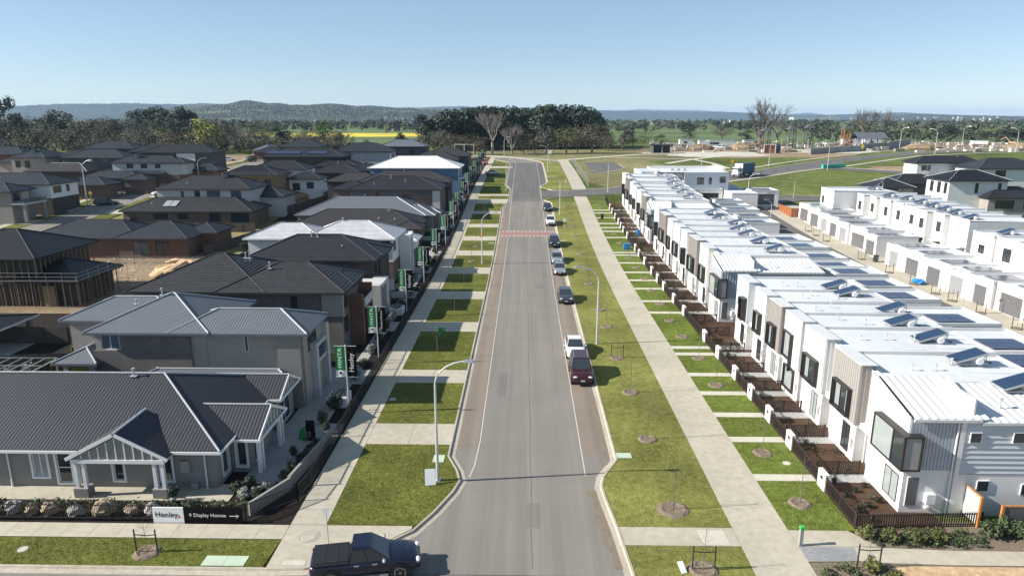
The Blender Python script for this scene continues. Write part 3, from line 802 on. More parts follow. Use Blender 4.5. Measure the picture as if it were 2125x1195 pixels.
def hip_roof(root, x0, x1, y0, y1, e, t=.41, style='tile', rm='tile_grey', cap='cap_dark', gut='cap_dark', hips='SNEW', soffit=True, axis=None, name='roof'):
    """hip roof over an eave rectangle; a side letter missing from hips becomes a gable"""
    mb = MB(); dx, dy = x1-x0, y1-y0
    ax = axis or ('x' if dx >= dy else 'y')
    wd = (dy if ax == 'x' else dx)/2; V = wd*math.sqrt(1+t*t); c = 1/math.sqrt(1+t*t); s = t*c; rz = e + wd*t
    if ax == 'x':
        kw = wd/V if 'W' in hips else 0; ke = wd/V if 'E' in hips else 0; ym = (y0+y1)/2
        slope(mb, (x0,y0,e), (1,0,0), (0,c,s), (0,-s,c), dx, V, kw, ke, style)
        slope(mb, (x1,y1,e), (-1,0,0), (0,-c,s), (0,s,c), dx, V, ke, kw, style)
        if kw: slope(mb, (x0,y1,e), (0,-1,0), (c,0,s), (-s,0,c), dy, V, wd/V, wd/V, style)
        if ke: slope(mb, (x1,y0,e), (0,1,0), (-c,0,s), (s,0,c), dy, V, wd/V, wd/V, style)
        r0 = (x0 + (wd if kw else 0), ym, rz); r1 = (x1 - (wd if ke else 0), ym, rz)
        hl = ([((x0,y0,e),r0), ((x0,y1,e),r0)] if kw else []) + ([((x1,y0,e),r1), ((x1,y1,e),r1)] if ke else [])
    else:
        ks = wd/V if 'S' in hips else 0; kn = wd/V if 'N' in hips else 0; xm = (x0+x1)/2
        slope(mb, (x1,y0,e), (0,1,0), (-c,0,s), (s,0,c), dy, V, ks, kn, style)
        slope(mb, (x0,y1,e), (0,-1,0), (c,0,s), (-s,0,c), dy, V, kn, ks, style)
        if ks: slope(mb, (x0,y0,e), (1,0,0), (0,c,s), (0,-s,c), dx, V, wd/V, wd/V, style)
        if kn: slope(mb, (x1,y1,e), (-1,0,0), (0,-c,s), (0,s,c), dx, V, wd/V, wd/V, style)
        r0 = (xm, y0 + (wd if ks else 0), rz); r1 = (xm, y1 - (wd if kn else 0), rz)
        hl = ([((x0,y0,e),r0), ((x1,y0,e),r0)] if ks else []) + ([((x0,y1,e),r1), ((x1,y1,e),r1)] if kn else [])
    ro = mb.build(name, rm, root)
    cp = MB()
    for a, b in hl + [(r0, r1)]:
        a = Vector(a) + Vector((0,0,.05)); b = Vector(b) + Vector((0,0,.05))
        if (b-a).length > .1: cp.tube([a, b], .065, 6)
    cp.build('ridge_cap', cap, ro)
    gt = MB(); w = .07
    gt.box(x0-w, x1+w, y0-w, y0+.05, e-.17, e-.01); gt.box(x0-w, x1+w, y1-.05, y1+w, e-.17, e-.01)
    gt.box(x0-w, x0+.05, y0+.05, y1-.05, e-.17, e-.01); gt.box(x1-.05, x1+w, y0+.05, y1-.05, e-.17, e-.01)
    gt.build('gutter', gut, ro)
    if soffit:
        sf = MB(); sf.add([(x0+.05,y0+.05,e-.12),(x0+.05,y1-.05,e-.12),(x1-.05,y1-.05,e-.12),(x1-.05,y0+.05,e-.12)]); sf.build('soffit', 'soffit', ro)
    return ro
def vent(root, x, y, z, h=.55, m='cap_white'):
    mb = MB(); mb.tube([(x,y,z-.3),(x,y,z+h)], .055, 8); mb.tube([(x,y,z+h),(x,y,z+h+.1)], .11, 8); mb.box(x-.22, x+.22, y-.15, y+.15, z-.03, z+.03)
    return mb.build('vent_pipe', m, root)
def downpipe(root, x, y, z0, z1, m='trim_white'):
    mb = MB(); mb.tube([(x,y,z0),(x,y,z1)], .05, 6); return mb.build('downpipe', m, root)
def house(name, label, blocks, wm='brick_brown', rm='tile_grey', style='tile', cap='cap_dark', gut='cap_dark', oh=.5, ops=None, fm='dark_frame', gm='glass', group='houses of the estate', zb=None, surround=None, cat='house', vents=(), upper=None):
    """blocks: (x0,x1,y0,y1,eave) eave rectangles; ops: {block index: {side: openings}}; upper: wall material above z for a storey"""
    b0 = blocks[0]; base = zb if zb is not None else g((b0[2]+b0[3])/2 - 2)
    root = thing(name, label, cat, ((b0[0]+b0[1])/2, (b0[2]+b0[3])/2, base), group=group)
    for i, b in enumerate(blocks):
        rect = (b[0]+oh, b[1]-oh, b[2]+oh, b[3]-oh); kw = b[5] if len(b) > 5 else {}
        lo = kw.get('lo', base - 1.2); o = (ops or {}).get(i, {})
        if not kw.get('nowall'):
            if upper and b[4] - base > 4:
                zs = base + 3.0
                walls(root, rect, lo, zs, wm, {s: [q for q in l if q[3] <= zs] for s, l in o.items()}, fm, gm, surround=surround)
                r2 = (rect[0]-.03, rect[1]+.03, rect[2]-.03, rect[3]+.03)
                walls(root, r2, zs, b[4]-.12, upper, {s: [q for q in l if q[2] >= zs] for s, l in o.items()}, fm, gm, name='upper_wall', surround=surround)
            else:
                walls(root, rect, lo, b[4]-.12, kw.get('wm', wm), o, fm, gm, surround=surround)
        if not kw.get('noroof'):
            hip_roof(root, b[0], b[1], b[2], b[3], b[4], kw.get('t', .41), style, rm, cap, gut, kw.get('hips', 'SNEW'), axis=kw.get('axis'))
    for v in vents: vent(root, *v)
    return root
def boxpart(root, name, m, *bs):
    for b in bs:
        mb = MB(); mb.box(*b); o = mb.build(name, m, root)
    return o
W = lambda u0, u1, z0, z1, **k: (u0, u1, z0, z1, k)
# ------------------------------------------------------------------ left row of display houses (from the corner away)
GRP = 'display houses facing the main street'
# corner cottage
h = thing('corner_cottage', 'single storey grey cottage with corrugated charcoal roof and white gabled porch on the corner', 'house', (-28, 43, .1), group=GRP)
WR = (-46, -18.6, 37.2, 48.6)
ops = {'S': [W(-29.9, -29.0, .75, 2.35, surround='trim_white', fm='trim_white', gm='glass_pale'), W(-28.4, -27.55, .35, 2.35, surround='trim_white', fm='trim_white', mull=(0, 1)), W(-24.95, -24.35, .55, 2.3, surround='trim_white', fm='trim_white', mull=(0, 0)), W(-22.0, -21.35, .55, 2.3, surround='trim_white', fm='trim_white', mull=(0, 0)), W(-33.4, -32.4, .75, 2.3, surround='trim_white', fm='trim_white', gm='glass_pale')],
       'E': [W(38.0, 38.8, .5, 2.3, surround='trim_white', fm='trim_white', mull=(0, 0))]}
walls(h, WR, .0, 2.6, 'render_grey', ops)
mb = MB()   # weatherboards on the street wall
for k in range(11):
    z = .78 + k * .16
    for (a, b) in ((-46, -33.65), (-32.2, -30.15), (-28.8, -28.65), (-27.3, -25.2), (-24.1, -22.25), (-21.1, -18.6)):
        w_ = MB(); w_.add([(a, 37.2-.012, z), (b, 37.2-.012, z), (b, 37.2-.002, z+.155), (a, 37.2-.002, z+.155)]); w_.add([(a, 37.19, z), (b, 37.19, z), (b, 37.188, z), (a, 37.188, z)])
        w_.build('weatherboard', 'render_grey', h)
hip_roof(h, -46.5, -18.1, 36.75, 49.1, 2.72, .41, 'corr', 'roof_charcoal', 'cap_white', 'trim_white')
# front gable porch (faces the camera side)
px0, px1, py0, e = -26.85, -20.9, 35.9, 2.62
apex = (-23.85, e + 1.55)
pr = MB(); pv = 6.2
for sgn, xe in ((-1, px0), (1, px1)):
    run = abs(apex[0] - xe); t = 1.55 / run; c = 1/math.sqrt(1+t*t)
    L = 3.6; A = (xe, py0 + (L if sgn < 0 else 0), e) if sgn < 0 else (xe, py0, e)
    u = (0, -1, 0) if sgn < 0 else (0, 1, 0); vv = (-sgn*c, 0, t*c); n_ = (sgn*t*c, 0, c)
    slope(pr, A, u, vv, n_, L, run/c, 0, 0, 'corr')
po = pr.build('porch_roof', 'roof_charcoal', h)
cp = MB(); cp.tube([(apex[0], py0, apex[1]+.05), (apex[0], py0+3.6, apex[1]+.05)], .08, 6); cp.build('ridge_cap', 'cap_white', po)
gb = MB(); gb.add([(px0+.35, py0+.12, e-.05), (px1-.35, py0+.12, e-.05), (apex[0], py0+.12, apex[1]-.16)]); gb.build('gable_panel', 'render_grey', h)
for k in range(1, 10):
    x = px0 + .35 + (px1-px0-.7)*k/10; zt = e - .05 + (1.39) * (1 - abs(x-apex[0])/((px1-px0)/2-.35))
    boxpart(h, 'batten', 'trim_white', (x-.03, x+.03, py0+.07, py0+.115, e-.02, zt))
fas = MB()
for xe in (px0-.05, px1+.05): fas.bar((xe, py0+.03, e-.06), (apex[0], py0+.03, apex[1]+.0), .06, .2)
fas.build('barge_board', 'trim_white', h)
boxpart(h, 'porch_beam', 'trim_white', (px0+.2, px1-.2, py0+.05, py0+.25, e-.3, e-.06), (px0+.2, px0+.4, py0+.25, 37.18, e-.3, e-.06), (px1-.4, px1-.2, py0+.25, 37.18, e-.3, e-.06))
for xc in (px0+.62, px1-.62):
    boxpart(h, 'pier', 'render_grey', (xc-.42, xc+.42, py0-.05, py0+.6, .1, .72))
    for dx in (-.24, .24): boxpart(h, 'column', 'trim_white', (xc+dx-.1, xc+dx+.1, py0+.1, py0+.3, .72, e-.31))
for x in (-31.3, -27.0, -19.25): downpipe(h, x, 37.1, .1, 2.55)
boxpart(h, 'meter_box', 'render_warm', (-20.75, -20.2, 37.0, 37.18, 1.2, 1.95))
boxpart(h, 'gas_meter', 'steel', (-20.15, -19.75, 36.9, 37.17, .15, .5))
# gabled wings towards the main street
def gable_wing(h, y0, y1, x0, x1, e, t, nm='wing'):
    hip_roof(h, x0, x1, y0, y1, e, t, 'corr', 'roof_charcoal', 'cap_white', 'trim_white', hips='', axis='x', name='wing_roof')
    ym = (y0+y1)/2; rz = e + (y1-y0)/2*t
    g_ = MB(); g_.add([(x1-.15, y0+.2, e-.03), (x1-.15, y1-.2, e-.03), (x1-.15, ym, rz-.12)]); g_.build('gable_panel', 'render_grey', h)
    bb = MB(); bb.bar((x1-.02, y0, e-.06), (x1-.02, ym, rz-.03), .06, .2); bb.bar((x1-.02, y1, e-.06), (x1-.02, ym, rz-.03), .06, .2); bb.build('barge_board', 'trim_white', h)
    n = 8
    for k in range(1, n):
        y = y0+.2 + (y1-y0-.4)*k/n; zt = e-.03 + (rz-e-.1)*(1-abs(y-ym)/((y1-y0)/2-.2))
        boxpart(h, 'batten', 'trim_white', (x1-.14, x1-.09, y-.03, y+.03, e-.02, zt))
    boxpart(h, 'porch_beam', 'trim_white', (x1-.3, x1-.16, y0+.2, y1-.2, e-.32, e-.06))
gable_wing(h, 38.75, 43.6, -22.5, -16.5, 2.55, .52)
gable_wing(h, 44.6, 48.8, -22.5, -17.2, 2.72, .5)
walls(h, (-18.58, -17.4, 39.2, 43.2), 0, 2.4, 'render_grey', {'S': [W(-18.2, -17.6, .5, 2.2, surround='trim_white', fm='trim_white', mull=(0, 0))], 'E': [W(40, 41, .3, 2.2, fm='trim_white')]})
walls(h, (-18.58, -17.7, 45, 48.4), 0, 2.5, 'render_grey', {'E': [W(45.6, 47.8, .2, 2.2, fm='trim_white')]})
for (x, y) in ((-16.75, 39.1), (-16.75, 39.6), (-16.75, 42.7), (-16.75, 43.2)):
    boxpart(h, 'column', 'trim_white', (x-.1, x+.1, y-.1, y+.1, .11, 2.22))
vent(h, -26.2, 42.6, 5.2, .45); vent(h, -37, 42.4, 5.2, .3)

# grey two storey with corrugated roof
h2 = house('grey_house', 'two storey grey rendered house with blue-grey corrugated roof next to the corner cottage', [(-33.57, -23.94, 48.95, 58.34, 6.15), (-27.12, -16.46, 48.99, 54.7, 6.12), (-37.68, -28.05, 52.27, 58.34, 6.09), (-36.09, -32.63, 48.53, 53.76, 3.81), (-28.6, -18.4, 48.55, 49.5, 3.15, {'t': .25, 'nowall': 1})],
    'render_warm', 'roof_grey', 'corr', 'cap_white', 'roof_grey', .5, {0: {'S': [W(-32.63, -31.18, 4.66, 5.92, fm='trim_white', gm='glass_blue'), W(-31.32, -28.24, 2.27, 3.21, mull=(2, 0), gm='glass_blue')]}, 1: {'S': [W(-21.51, -21.22, 4.52, 5.87, fm='trim_white', mull=(0, 0))], 'E': [W(50.49, 52.83, 4.14, 5.73)]}, 3: {'S': [W(-35.16, -33.66, 1.99, 3.39, gm='leaf_lime', mull=(0, 0))]}}, group=GRP)
boxpart(h2, 'brick_panel', 'brick_grey', (-31.04, -25.62, 49.29, 49.46, 0, 5.99))
boxpart(h2, 'brick_panel', 'brick_grey', (-33.15, -31.04, 49.3, 49.46, 0, 4.61))
window(h2, 'S', (-33.1, -24.4, 50.63, 62), W(-29.27, -26.65, 4.94, 5.82), 'trim_white', 'glass_blue', (1, 0))
boxpart(h2, 'wall_box', 'render_grey', (-18.89, -17.11, 49.13, 50.49, 0, 5.97))
for (y0, y1, z1) in ((51.2, 51.75, 4.6), (54.2, 54.75, 5.4)):
    boxpart(h2, 'portal_column', 'render_pale', (-17.35, -16.5, y0, y1, 0, z1))
boxpart(h2, 'portal_beam', 'render_pale', (-17.3, -16.6, 51.76, 54.19, 4.1, 4.45)); boxpart(h2, 'balcony_floor', 'render_pale', (-17.9, -16.65, 51.76, 54.19, 2.75, 3.0))
boxpart(h2, 'balustrade', 'glass_blue', (-16.7, -16.67, 51.76, 54.19, 3.0, 3.9))
vent(h2, -29.5, 53.3, 8.0, .5); vent(h2, -31.2, 52.4, 7.5, .3)

# brick two storey, tiled
h3 = house('brick_house', 'large two storey dark brick house with grey tiled hip roof beside the grey house', [(-37.35, -24.34, 61.4, 73.57, 6.2), (-29.02, -16.75, 61.31, 70.95, 6.18), (-20.59, -16.71, 64.77, 69.83, 6.13)], 'brick_grey', 'tile_grey', oh=.5,
    ops={1: {'S': [W(-22.09, -21.43, 4.4, 5.71, mull=(0, 0))], 'E': [W(62.34, 64.21, 4.22, 5.81), W(62.34, 64.02, 1.78, 3.47)]}}, group=GRP, vents=((-24.9, 64.77, 7.73, .55), (-27.8, 67.2, 8.24, .7), (-28.27, 67.39, 8.24, .5)))
boxpart(h3, 'render_panel', 'render_warm', (-19.09, -17.18, 61.72, 61.82, 3.75, 6.04), (-17.24, -17.13, 61.78, 62.24, 3.75, 6.04))
boxpart(h3, 'brick_pier', 'brick_red', (-17.2, -15.91, 64.58, 65.05, 0, 5.15), (-17.2, -15.91, 68.52, 68.98, 0, 5.43))
boxpart(h3, 'balcony_floor', 'brick_red', (-17.2, -15.82, 65.05, 68.52, 3.56, 3.84))
boxpart(h3, 'balustrade', 'render_pale', (-15.87, -15.77, 65.05, 68.52, 3.84, 4.68))
h4 = house('brick_house', 'two storey brick house with charcoal tiled roof behind the large grey tiled one', [(-32.47, -16.89, 75.76, 86.02, 6.28), (-22.39, -16.7, 78.84, 83.97, 6.23)], 'brick_dark', 'tile_dark', oh=.5,
    ops={0: {'S': [W(-24.26, -20.06, 5.21, 5.86, mull=(3, 0), gm='glass_blue')], 'E': [W(76.69, 78.37, 4.27, 5.86)]}}, group=GRP, vents=((-21.37, 78.37, 7.07, .4), (-24.82, 80.42, 8.19, .7), (-25.56, 80.52, 8.19, .6)))
boxpart(h4, 'render_panel', 'render_pale', (-32, -24.72, 76.15, 76.27, 4.18, 6.14)); 
boxpart(h4, 'portal', 'render_pale', (-17.35, -15.86, 72.4, 73.05, 0, 4.18), (-17.35, -15.77, 75.57, 76.88, 0, 4.27), (-19.13, -15.77, 73.05, 75.57, 3.81, 4.23))
boxpart(h4, 'garage_door', 'render_grey', (-16.79, -16.7, 73.07, 75.55, 0.1, 3.79))
h5 = house('white_roofed_house', 'two storey house with white tiled hip roof and white eaves mid row', [(-29.95, -17.32, 89.67, 98.47, 6.32), (-37.81, -27.14, 89.76, 97.34, 6.28), (-20.59, -15.91, 99.4, 104.46, 4.36)], 'brick_brown', 'tile_white', cap='tile_white', gut='trim_white', oh=.5,
    ops={0: {'S': [W(-19.28, -18.06, 4.78, 5.99)], 'E': [W(90.79, 92.66, 4.4, 5.9)]}}, group=GRP, upper='render_white', vents=((-25.27, 93.97, 7.96, .5),))
boxpart(h5, 'portal', 'render_white', (-17.69, -16.19, 94.72, 95.19, 0.1, 6.09), (-17.69, -16.19, 97.34, 97.81, 0.1, 6.09), (-17.69, -16.19, 95.19, 97.34, 5.43, 5.99))
h6 = house('tiled_house', 'low brick house with brown-grey tiled roof between the white roofed and light grey roofed ones', [(-40.61, -17.89, 114.42, 125.83, 4.01), (-22.62, -17.37, 113.7, 119.25, 3.8)], 'brick_brown', 'tile_brown', oh=.5, ops={0: {'S': [W(-30.84, -27.76, 2.06, 3.39)]}, 1: {'E': [W(114.72, 116.78, 1.03, 3.08)]}}, group=GRP, vents=((-23.85, 119.25, 6.17, .5), (-25.19, 116.78, 5.14, .2), (-22.41, 116.58, 5.04, .2)))
h7 = house('light_grey_roofed_house', 'house with plain light grey metal hip roof in three steps, street side mid row', [(-42.5, -18.13, 124.47, 137.35, 4.63), (-24.17, -16.51, 125.07, 132.52, 4.58), (-20.14, -16.01, 129.3, 133.53, 4.38)], 'render_grey', 'roof_grey', 'flat', 'cap_white', 'roof_grey', oh=.5, ops={1: {'E': [W(126.38, 128.9, 1.46, 4.08)]}}, group=GRP, vents=((-30.71, 130.91, 7.1, .6),))
h8 = house('brick_house', 'two storey brown brick house with dark tiled roof seen above the light grey metal roof', [(-35.18, -16.44, 135.27, 146.27, 8.23), (-38.81, -31.55, 135.85, 142.83, 8.23)], 'brick_brown', 'tile_dark', oh=.5, zb=2.4,
    ops={0: {'S': [W(-34.42, -31.93, 6.9, 7.85, gm='glass_blue'), W(-29.64, -29.06, 6.32, 7.85, mull=(0,0)), W(-27.92, -25.24, 6.13, 7.76, gm='glass_blue'), W(-24.28, -22.37, 6.32, 7.28), W(-21.03, -18.55, 7.09, 7.85, gm='glass_blue')]}}, group=GRP, vents=((-27.25, 139.58, 10.15, .6), (-24.09, 138.24, 9.38, .5), (-30.21, 137.28, 9, .4)))
boxpart(h8, 'render_panel', 'render_pale', (-18.36, -16.88, 135.66, 135.81, 2, 8.04))
h9 = house('tiled_house', 'house with long grey tiled roof between the brown brick house and the blue walled one', [(-43.09, -31.18, 146.95, 154.6, 8.77), (-35.91, -15.97, 146.1, 155.92, 8.77)], 'brick_dark', 'tile_brown', oh=.5, zb=3.4, ops={1: {'E': [W(147.42, 149.78, 6.5, 8.01)]}}, group=GRP, vents=((-26.46, 150.73, 10.57, .4),))
h10 = house('blue_walled_house', 'two storey house with bright white metal roof and blue cladding near the street end', [(-37.52, -15.5, 164.05, 176.72, 10.47, {'t': .38})], 'clad_blue', 'white_roof_rib', 'flat', 'white_roof_rib', 'trim_white', oh=.5, zb=4.6, ops={0: {'S': [W(-24.57, -22.68, 8.2, 9.9), W(-30.24, -28.35, 8.2, 9.9)], 'E': [W(165.38, 167.83, 8.2, 10)]}}, group=GRP, vents=((-33.07, 170.1, 12.74, .5),))
boxpart(h10, 'balcony_post', 'trim_white', (-15.97, -15.78, 164.62, 164.81, 4.6, 10.28), (-15.97, -15.78, 168.4, 168.59, 4.6, 10.28), (-16.06, -14.55, 164.62, 168.59, 7.83, 8.06), (-14.65, -14.55, 164.62, 168.59, 8.06, 8.96))
h11 = house('charcoal_roofed_house', 'two storey house with charcoal hip roof just behind the bright white roof', [(-31.22, -17.78, 182.39, 192.04, 11.22)], 'render_dark', 'tile_brown', oh=.5, zb=5.6, ops={0: {'E': [W(183.52, 186.36, 8.76, 10.65)]}}, group=GRP)
h12 = house('charcoal_roofed_house', 'two storey house with charcoal hip roof last in the street row', [(-28.83, -15.25, 191.58, 201.81, 11.77)], 'render_dark', 'tile_brown', oh=.5, zb=6.0, ops={0: {'E': [W(193.44, 196.23, 8.98, 10.84)]}}, group=GRP, vents=((-22.32, 196.23, 13.63, .5),))

# ------------------------------------------------------------------ houses behind and along the back street
GB = 'houses behind the display row'
n_ = dict(group=GB)
house('brick_house', 'low brick house with slate tiled hip roof facing the bare earth yard', [(-64.5, -52.57, 104.18, 114.07, 3.72), (-78.57, -60.62, 104.37, 115.04, 3.72), (-56.26, -50.05, 109.03, 116.01, 3.86)], 'brick_red', 'tile_slate', oh=.5, cap='cap_dark', zb=.4,
    ops={0: {'S': [W(-61.69, -59.17, 1.14, 3.18, gm='glass_blue'), W(-58.01, -55.87, 1.14, 3.18)]}, 1: {'S': [W(-77.02, -75.08, 2.21, 3.09), W(-69.84, -67.9, 1.82, 3.09), W(-65.77, -64.41, 2.6, 3.09)]}}, **n_)
h = house('brick_house', 'long low brick house with two skylight panels on its grey roof behind a paling fence', [(-76.44, -51.12, 126.68, 136.77, 4.98)], 'brick_brown', 'tile_grey', oh=.5, zb=1.9, ops={0: {'S': [W(-74.69, -73.33, 2.99, 4.54), W(-70.23, -67.32, 3.38, 4.54), W(-65.57, -63.44, 3.38, 4.54), W(-59.56, -57.42, 2.99, 4.64), W(-55.48, -51.99, 2.79, 4.64)]}}, vents=((-57.62, 131.92, 6.96, .6), (-71.39, 129.4, 6.09, .2)), **n_)
for k in range(2):
    p = MB(); x = -70.9 + k*1.35; p.box(x, x+1.2, 0, 2.1, 0, .08)
    o = p.build('collector_panel', 'glass_pale', h, org=O0); o.location = (2.1 - h['_o'][0], 128.3 - h['_o'][1], 5.73 - h['_o'][2]); o.rotation_euler = (math.atan(.41), 0, 0)
house('white_house', 'two storey white house with grey tiled roof and rooftop cooler behind the skylight house', [(-72.61, -53.37, 132.4, 142.96, 8.56), (-58.47, -48.85, 138.06, 146.54, 6.53)], 'render_pale', 'tile_grey', oh=.5, zb=2.6,
    ops={0: {'S': [W(-67.33, -66.76, 6.91, 8.14, mull=(0,0)), W(-64.69, -63.56, 6.53, 8.23, mull=(0,0)), W(-62.24, -59.6, 6.72, 8.23, gm='glass_blue'), W(-57.52, -55.45, 6.72, 8.23, gm='glass_blue')], 'E': [W(133.91, 135.04, 4.27, 5.97)]}}, vents=((-66.58, 134.47, 9.46, .3),), **n_)
def cooler(x, y, z, label):
    t = thing('roof_cooler', label, 'cooler', (x, y, z), local=True, group='rooftop coolers')
    b = MB(); b.sbox(-.55, .55, -.5, .5, .1, .9, .12); b.build('cabinet', 'render_dark', t)
    l = MB(); l.sbox(-.6, .6, -.55, .55, .9, 1.0, .15); l.build('lid', 'black_metal', t)
    l = MB(); l.box(-.5, .5, -.45, .45, -.5, .1); l.build('duct', 'render_dark', t)
cooler(-59.97, 137.11, 10.45, 'dark box cooler on the roof of the two storey white house behind the skylights')
house('unfinished_house', 'house with dark roof ringed by orange edge scaffold rails', [(-67.9, -54.32, 150.5, 159.74, 9.65)], 'timber_raw', 'tile_black', oh=.5, zb=3.9, ops={0: {'S': [W(-66.01, -64.12, 6.91, 8.8), W(-61.29, -59.41, 6.91, 8.8), W(-57.52, -56.11, 6.91, 8.8)]}}, **n_)
house('dark_roofed_house', 'two storey white house with near-black roof behind the orange scaffold', [(-65.07, -51.11, 160.5, 169.36, 10.31), (-54.69, -46.68, 157.01, 163.52, 8.42)], 'render_white', 'tile_dark', oh=.5, zb=4.6, ops={0: {'E': [W(162.2, 164.08, 8.23, 9.74), W(165.5, 166.53, 8.23, 9.74)]}, 1: {'S': [W(-50.36, -48.66, 6.16, 7.67), W(-53.56, -51.86, 5.78, 7.48)]}}, **n_)
house('dark_roofed_house', 'low house with long charcoal roof between the black roofed one and the blue walled one', [(-54.32, -41.71, 172.66, 182.36, 8.61), (-46.56, -37.34, 178.48, 187.21, 8.71)], 'brick_dark', 'tile_dark', oh=.5, zb=5.2, vents=((-48.02, 177.12, 10.55, .6),), **n_)
h = house('solar_roofed_house', 'two storey dark brick house with rows of panels along its charcoal roof', [(-71.67, -49.04, 186.71, 197.09, 11.82), (-56.58, -44.89, 183.88, 192.37, 9.55)], 'brick_dark', 'tile_dark', oh=.5, zb=6, **n_)
for k in range(14):
    p = MB(); p.box(-.5, .5, 0, 1.65, 0, .05); o = p.build('solar_panel', 'pv', h, org=O0)
    o.location = (-70 + k*1.03 + (2 if k > 8 else 0) - h['_o'][0], 188.2 - h['_o'][1], 12.55 - h['_o'][2]); o.rotation_euler = (math.atan(.41), 0, 0)
house('pale_walled_house', 'two storey pale blue house with grey roof behind the panel roof', [(-56.58, -39.23, 201.8, 213.12, 12.48)], 'render_pale', 'tile_slate', oh=.5, zb=6.4, ops={0: {'E': [W(203.69, 205.57, 9.74, 11.63), W(207.46, 209.35, 9.74, 11.63)]}}, **n_)
house('grey_roofed_house', 'two storey house with pale grey hip roof beside the bare trees', [(-49.04, -33, 231.98, 242.35, 12.76)], 'render_dark', 'roof_grey', 'flat', oh=.5, zb=7.1, ops={0: {'S': [W(-38.66, -36.78, 10.21, 12.1)]}}, **n_)
# across the back street
house('dark_house', 'big two storey charcoal house with a white upper panel beside the back street', [(-113.16, -91.47, 201.8, 212.17, 12.15), (-119.76, -105.62, 206.14, 216.89, 12.19)], 'render_dark', 'tile_dark', oh=.5, zb=6.4, ops={0: {'S': [W(-105.05, -103.35, 10.31, 11.82, fm='trim_white'), W(-101.28, -99.96, 10.68, 11.82)]}}, **n_)
boxpart(bpy.data.objects['dark_house'], 'white_panel', 'render_white', (-102.41, -96.94, 202.08, 202.26, 9.55, 11.91))
house('white_house', 'wide two storey house with white upper storey over red brick and three square windows', [(-105.62, -87.7, 173.89, 181.43, 10.97), (-92.41, -86.19, 174.08, 180.11, 10.87), (-88.64, -79.78, 178.23, 185.39, 8.7)], 'brick_red', 'tile_slate', oh=.5, zb=5.0, upper='render_pale',
    ops={0: {'S': [W(-101.47, -99.77, 9.55, 10.68), W(-97.88, -96.19, 9.55, 10.68), W(-94.21, -92.79, 9.55, 10.68), W(-93.73, -92.04, 6.72, 8.04, gm='glass_pale')]}, 1: {'S': [W(-90.91, -88.08, 10.12, 10.68)]}}, **n_)
cooler(-99.39, 176.72, 12.19, 'dark box cooler on the wide house with white upper storey')
house('white_house', 'two storey house with white upper walls over dark brick on the back street corner', [(-116.93, -97.13, 138.81, 148.62, 8.75)], 'brick_dark', 'tile_slate', oh=.5, zb=2.9, upper='render_white',
    ops={0: {'E': [W(140.13, 142.77, 6.82, 8.33), W(144.28, 145.41, 6.82, 8.33), W(139.75, 141.45, 4.46, 6.16, gm='glass_pale')]}}, vents=((-106.56, 141.83, 9.74, .2), (-109.39, 141.83, 9.74, .2)), **n_)
h = house('balcony_house', 'grey two storey house with glass balcony at the picture edge on the back street', [(-116.93, -99.39, 130.51, 137.68, 8.14)], 'render_grey', 'tile_slate', oh=.5, zb=2.3, ops={0: {'E': [W(131.64, 133.53, 6.16, 7.86), W(134.28, 136.17, 6.16, 7.86, gm='glass_pale')]}}, **n_)
boxpart(h, 'balcony_floor', 'render_pale', (-99.91, -97.13, 130.89, 137.11, 5.59, 5.87)); boxpart(h, 'balustrade', 'glass_blue', (-97.22, -97.17, 130.89, 137.11, 5.87, 6.72)); boxpart(h, 'column', 'render_grey', (-97.88, -97.32, 131.08, 131.64, 2.2, 5.59), (-97.88, -97.32, 136.36, 136.92, 2.2, 5.59))
house('slate_roofed_house', 'low slate roofed house with a skylight strip next to the white upper storey house', [(-106.7, -96.22, 155.78, 163.54, 7.06)], 'brick_brown', 'tile_slate', oh=.5, zb=4.0, **n_)
house('slate_roofed_house', 'low house with stepped slate roof and brown fence behind the parked white hatchback', [(-108.64, -93.51, 164.9, 172.08, 7.84), (-97, -90.6, 163.35, 168.78, 7.64)], 'brick_brown', 'tile_slate', oh=.5, zb=4.4, **n_)
house('slate_roofed_house', 'low house with slate roof and pink side wall on the back street', [(-106.7, -91.18, 172.85, 178.09, 8.32)], 'brick_brown', 'tile_slate', oh=.4, zb=5.0, **n_)
boxpart(bpy.data.objects['slate_roofed_house.002'], 'pink_panel', 'purple', (-97.48, -94.58, 173.05, 173.22, 5, 8.03))
house('grey_roofed_house', 'low house with wide plain grey metal roof in the left distance', [(-132.5, -115.43, 179.84, 189.15, 8.32)], 'brick_dark', 'tile_brown', oh=.4, zb=5.3, cap='cap_white', vents=((-124.16, 182.94, 9.58, .4),), **n_)
house('dark_brick_house', 'two storey dark house with broad slate hip roof in the left distance', [(-127.3, -109.39, 187.09, 196.71, 11.44), (-132.02, -120.7, 192.37, 199.92, 11.53)], 'render_dark', 'tile_slate', oh=.5, zb=5.8, ops={0: {'S': [W(-119.76, -118.44, 10.12, 11.25, gm='glass_pale'), W(-115.99, -114.1, 10.12, 11.25, gm='glass_blue')]}}, **n_)
house('beige_house', 'two storey beige house with rooftop cooler and balcony in the left distance', [(-140.51, -130.13, 185.77, 198.03, 11.53), (-146.16, -137.68, 187.66, 194.26, 10.12)], 'render_warm', 'tile_slate', oh=.5, zb=5.7, ops={0: {'S': [W(-139, -137.49, 8.8, 10.68), W(-136.36, -134.85, 8.8, 10.68)]}}, **n_)
cooler(-135.23, 189.17, 12.76, 'dark box cooler on the beige two storey house at far left')
house('far_house', 'two storey red brick house at the far left edge below the trees', [(-162.2, -144.28, 197.09, 206.52, 11.82)], 'brick_red', 'tile_slate', oh=.5, zb=6.2, **n_)
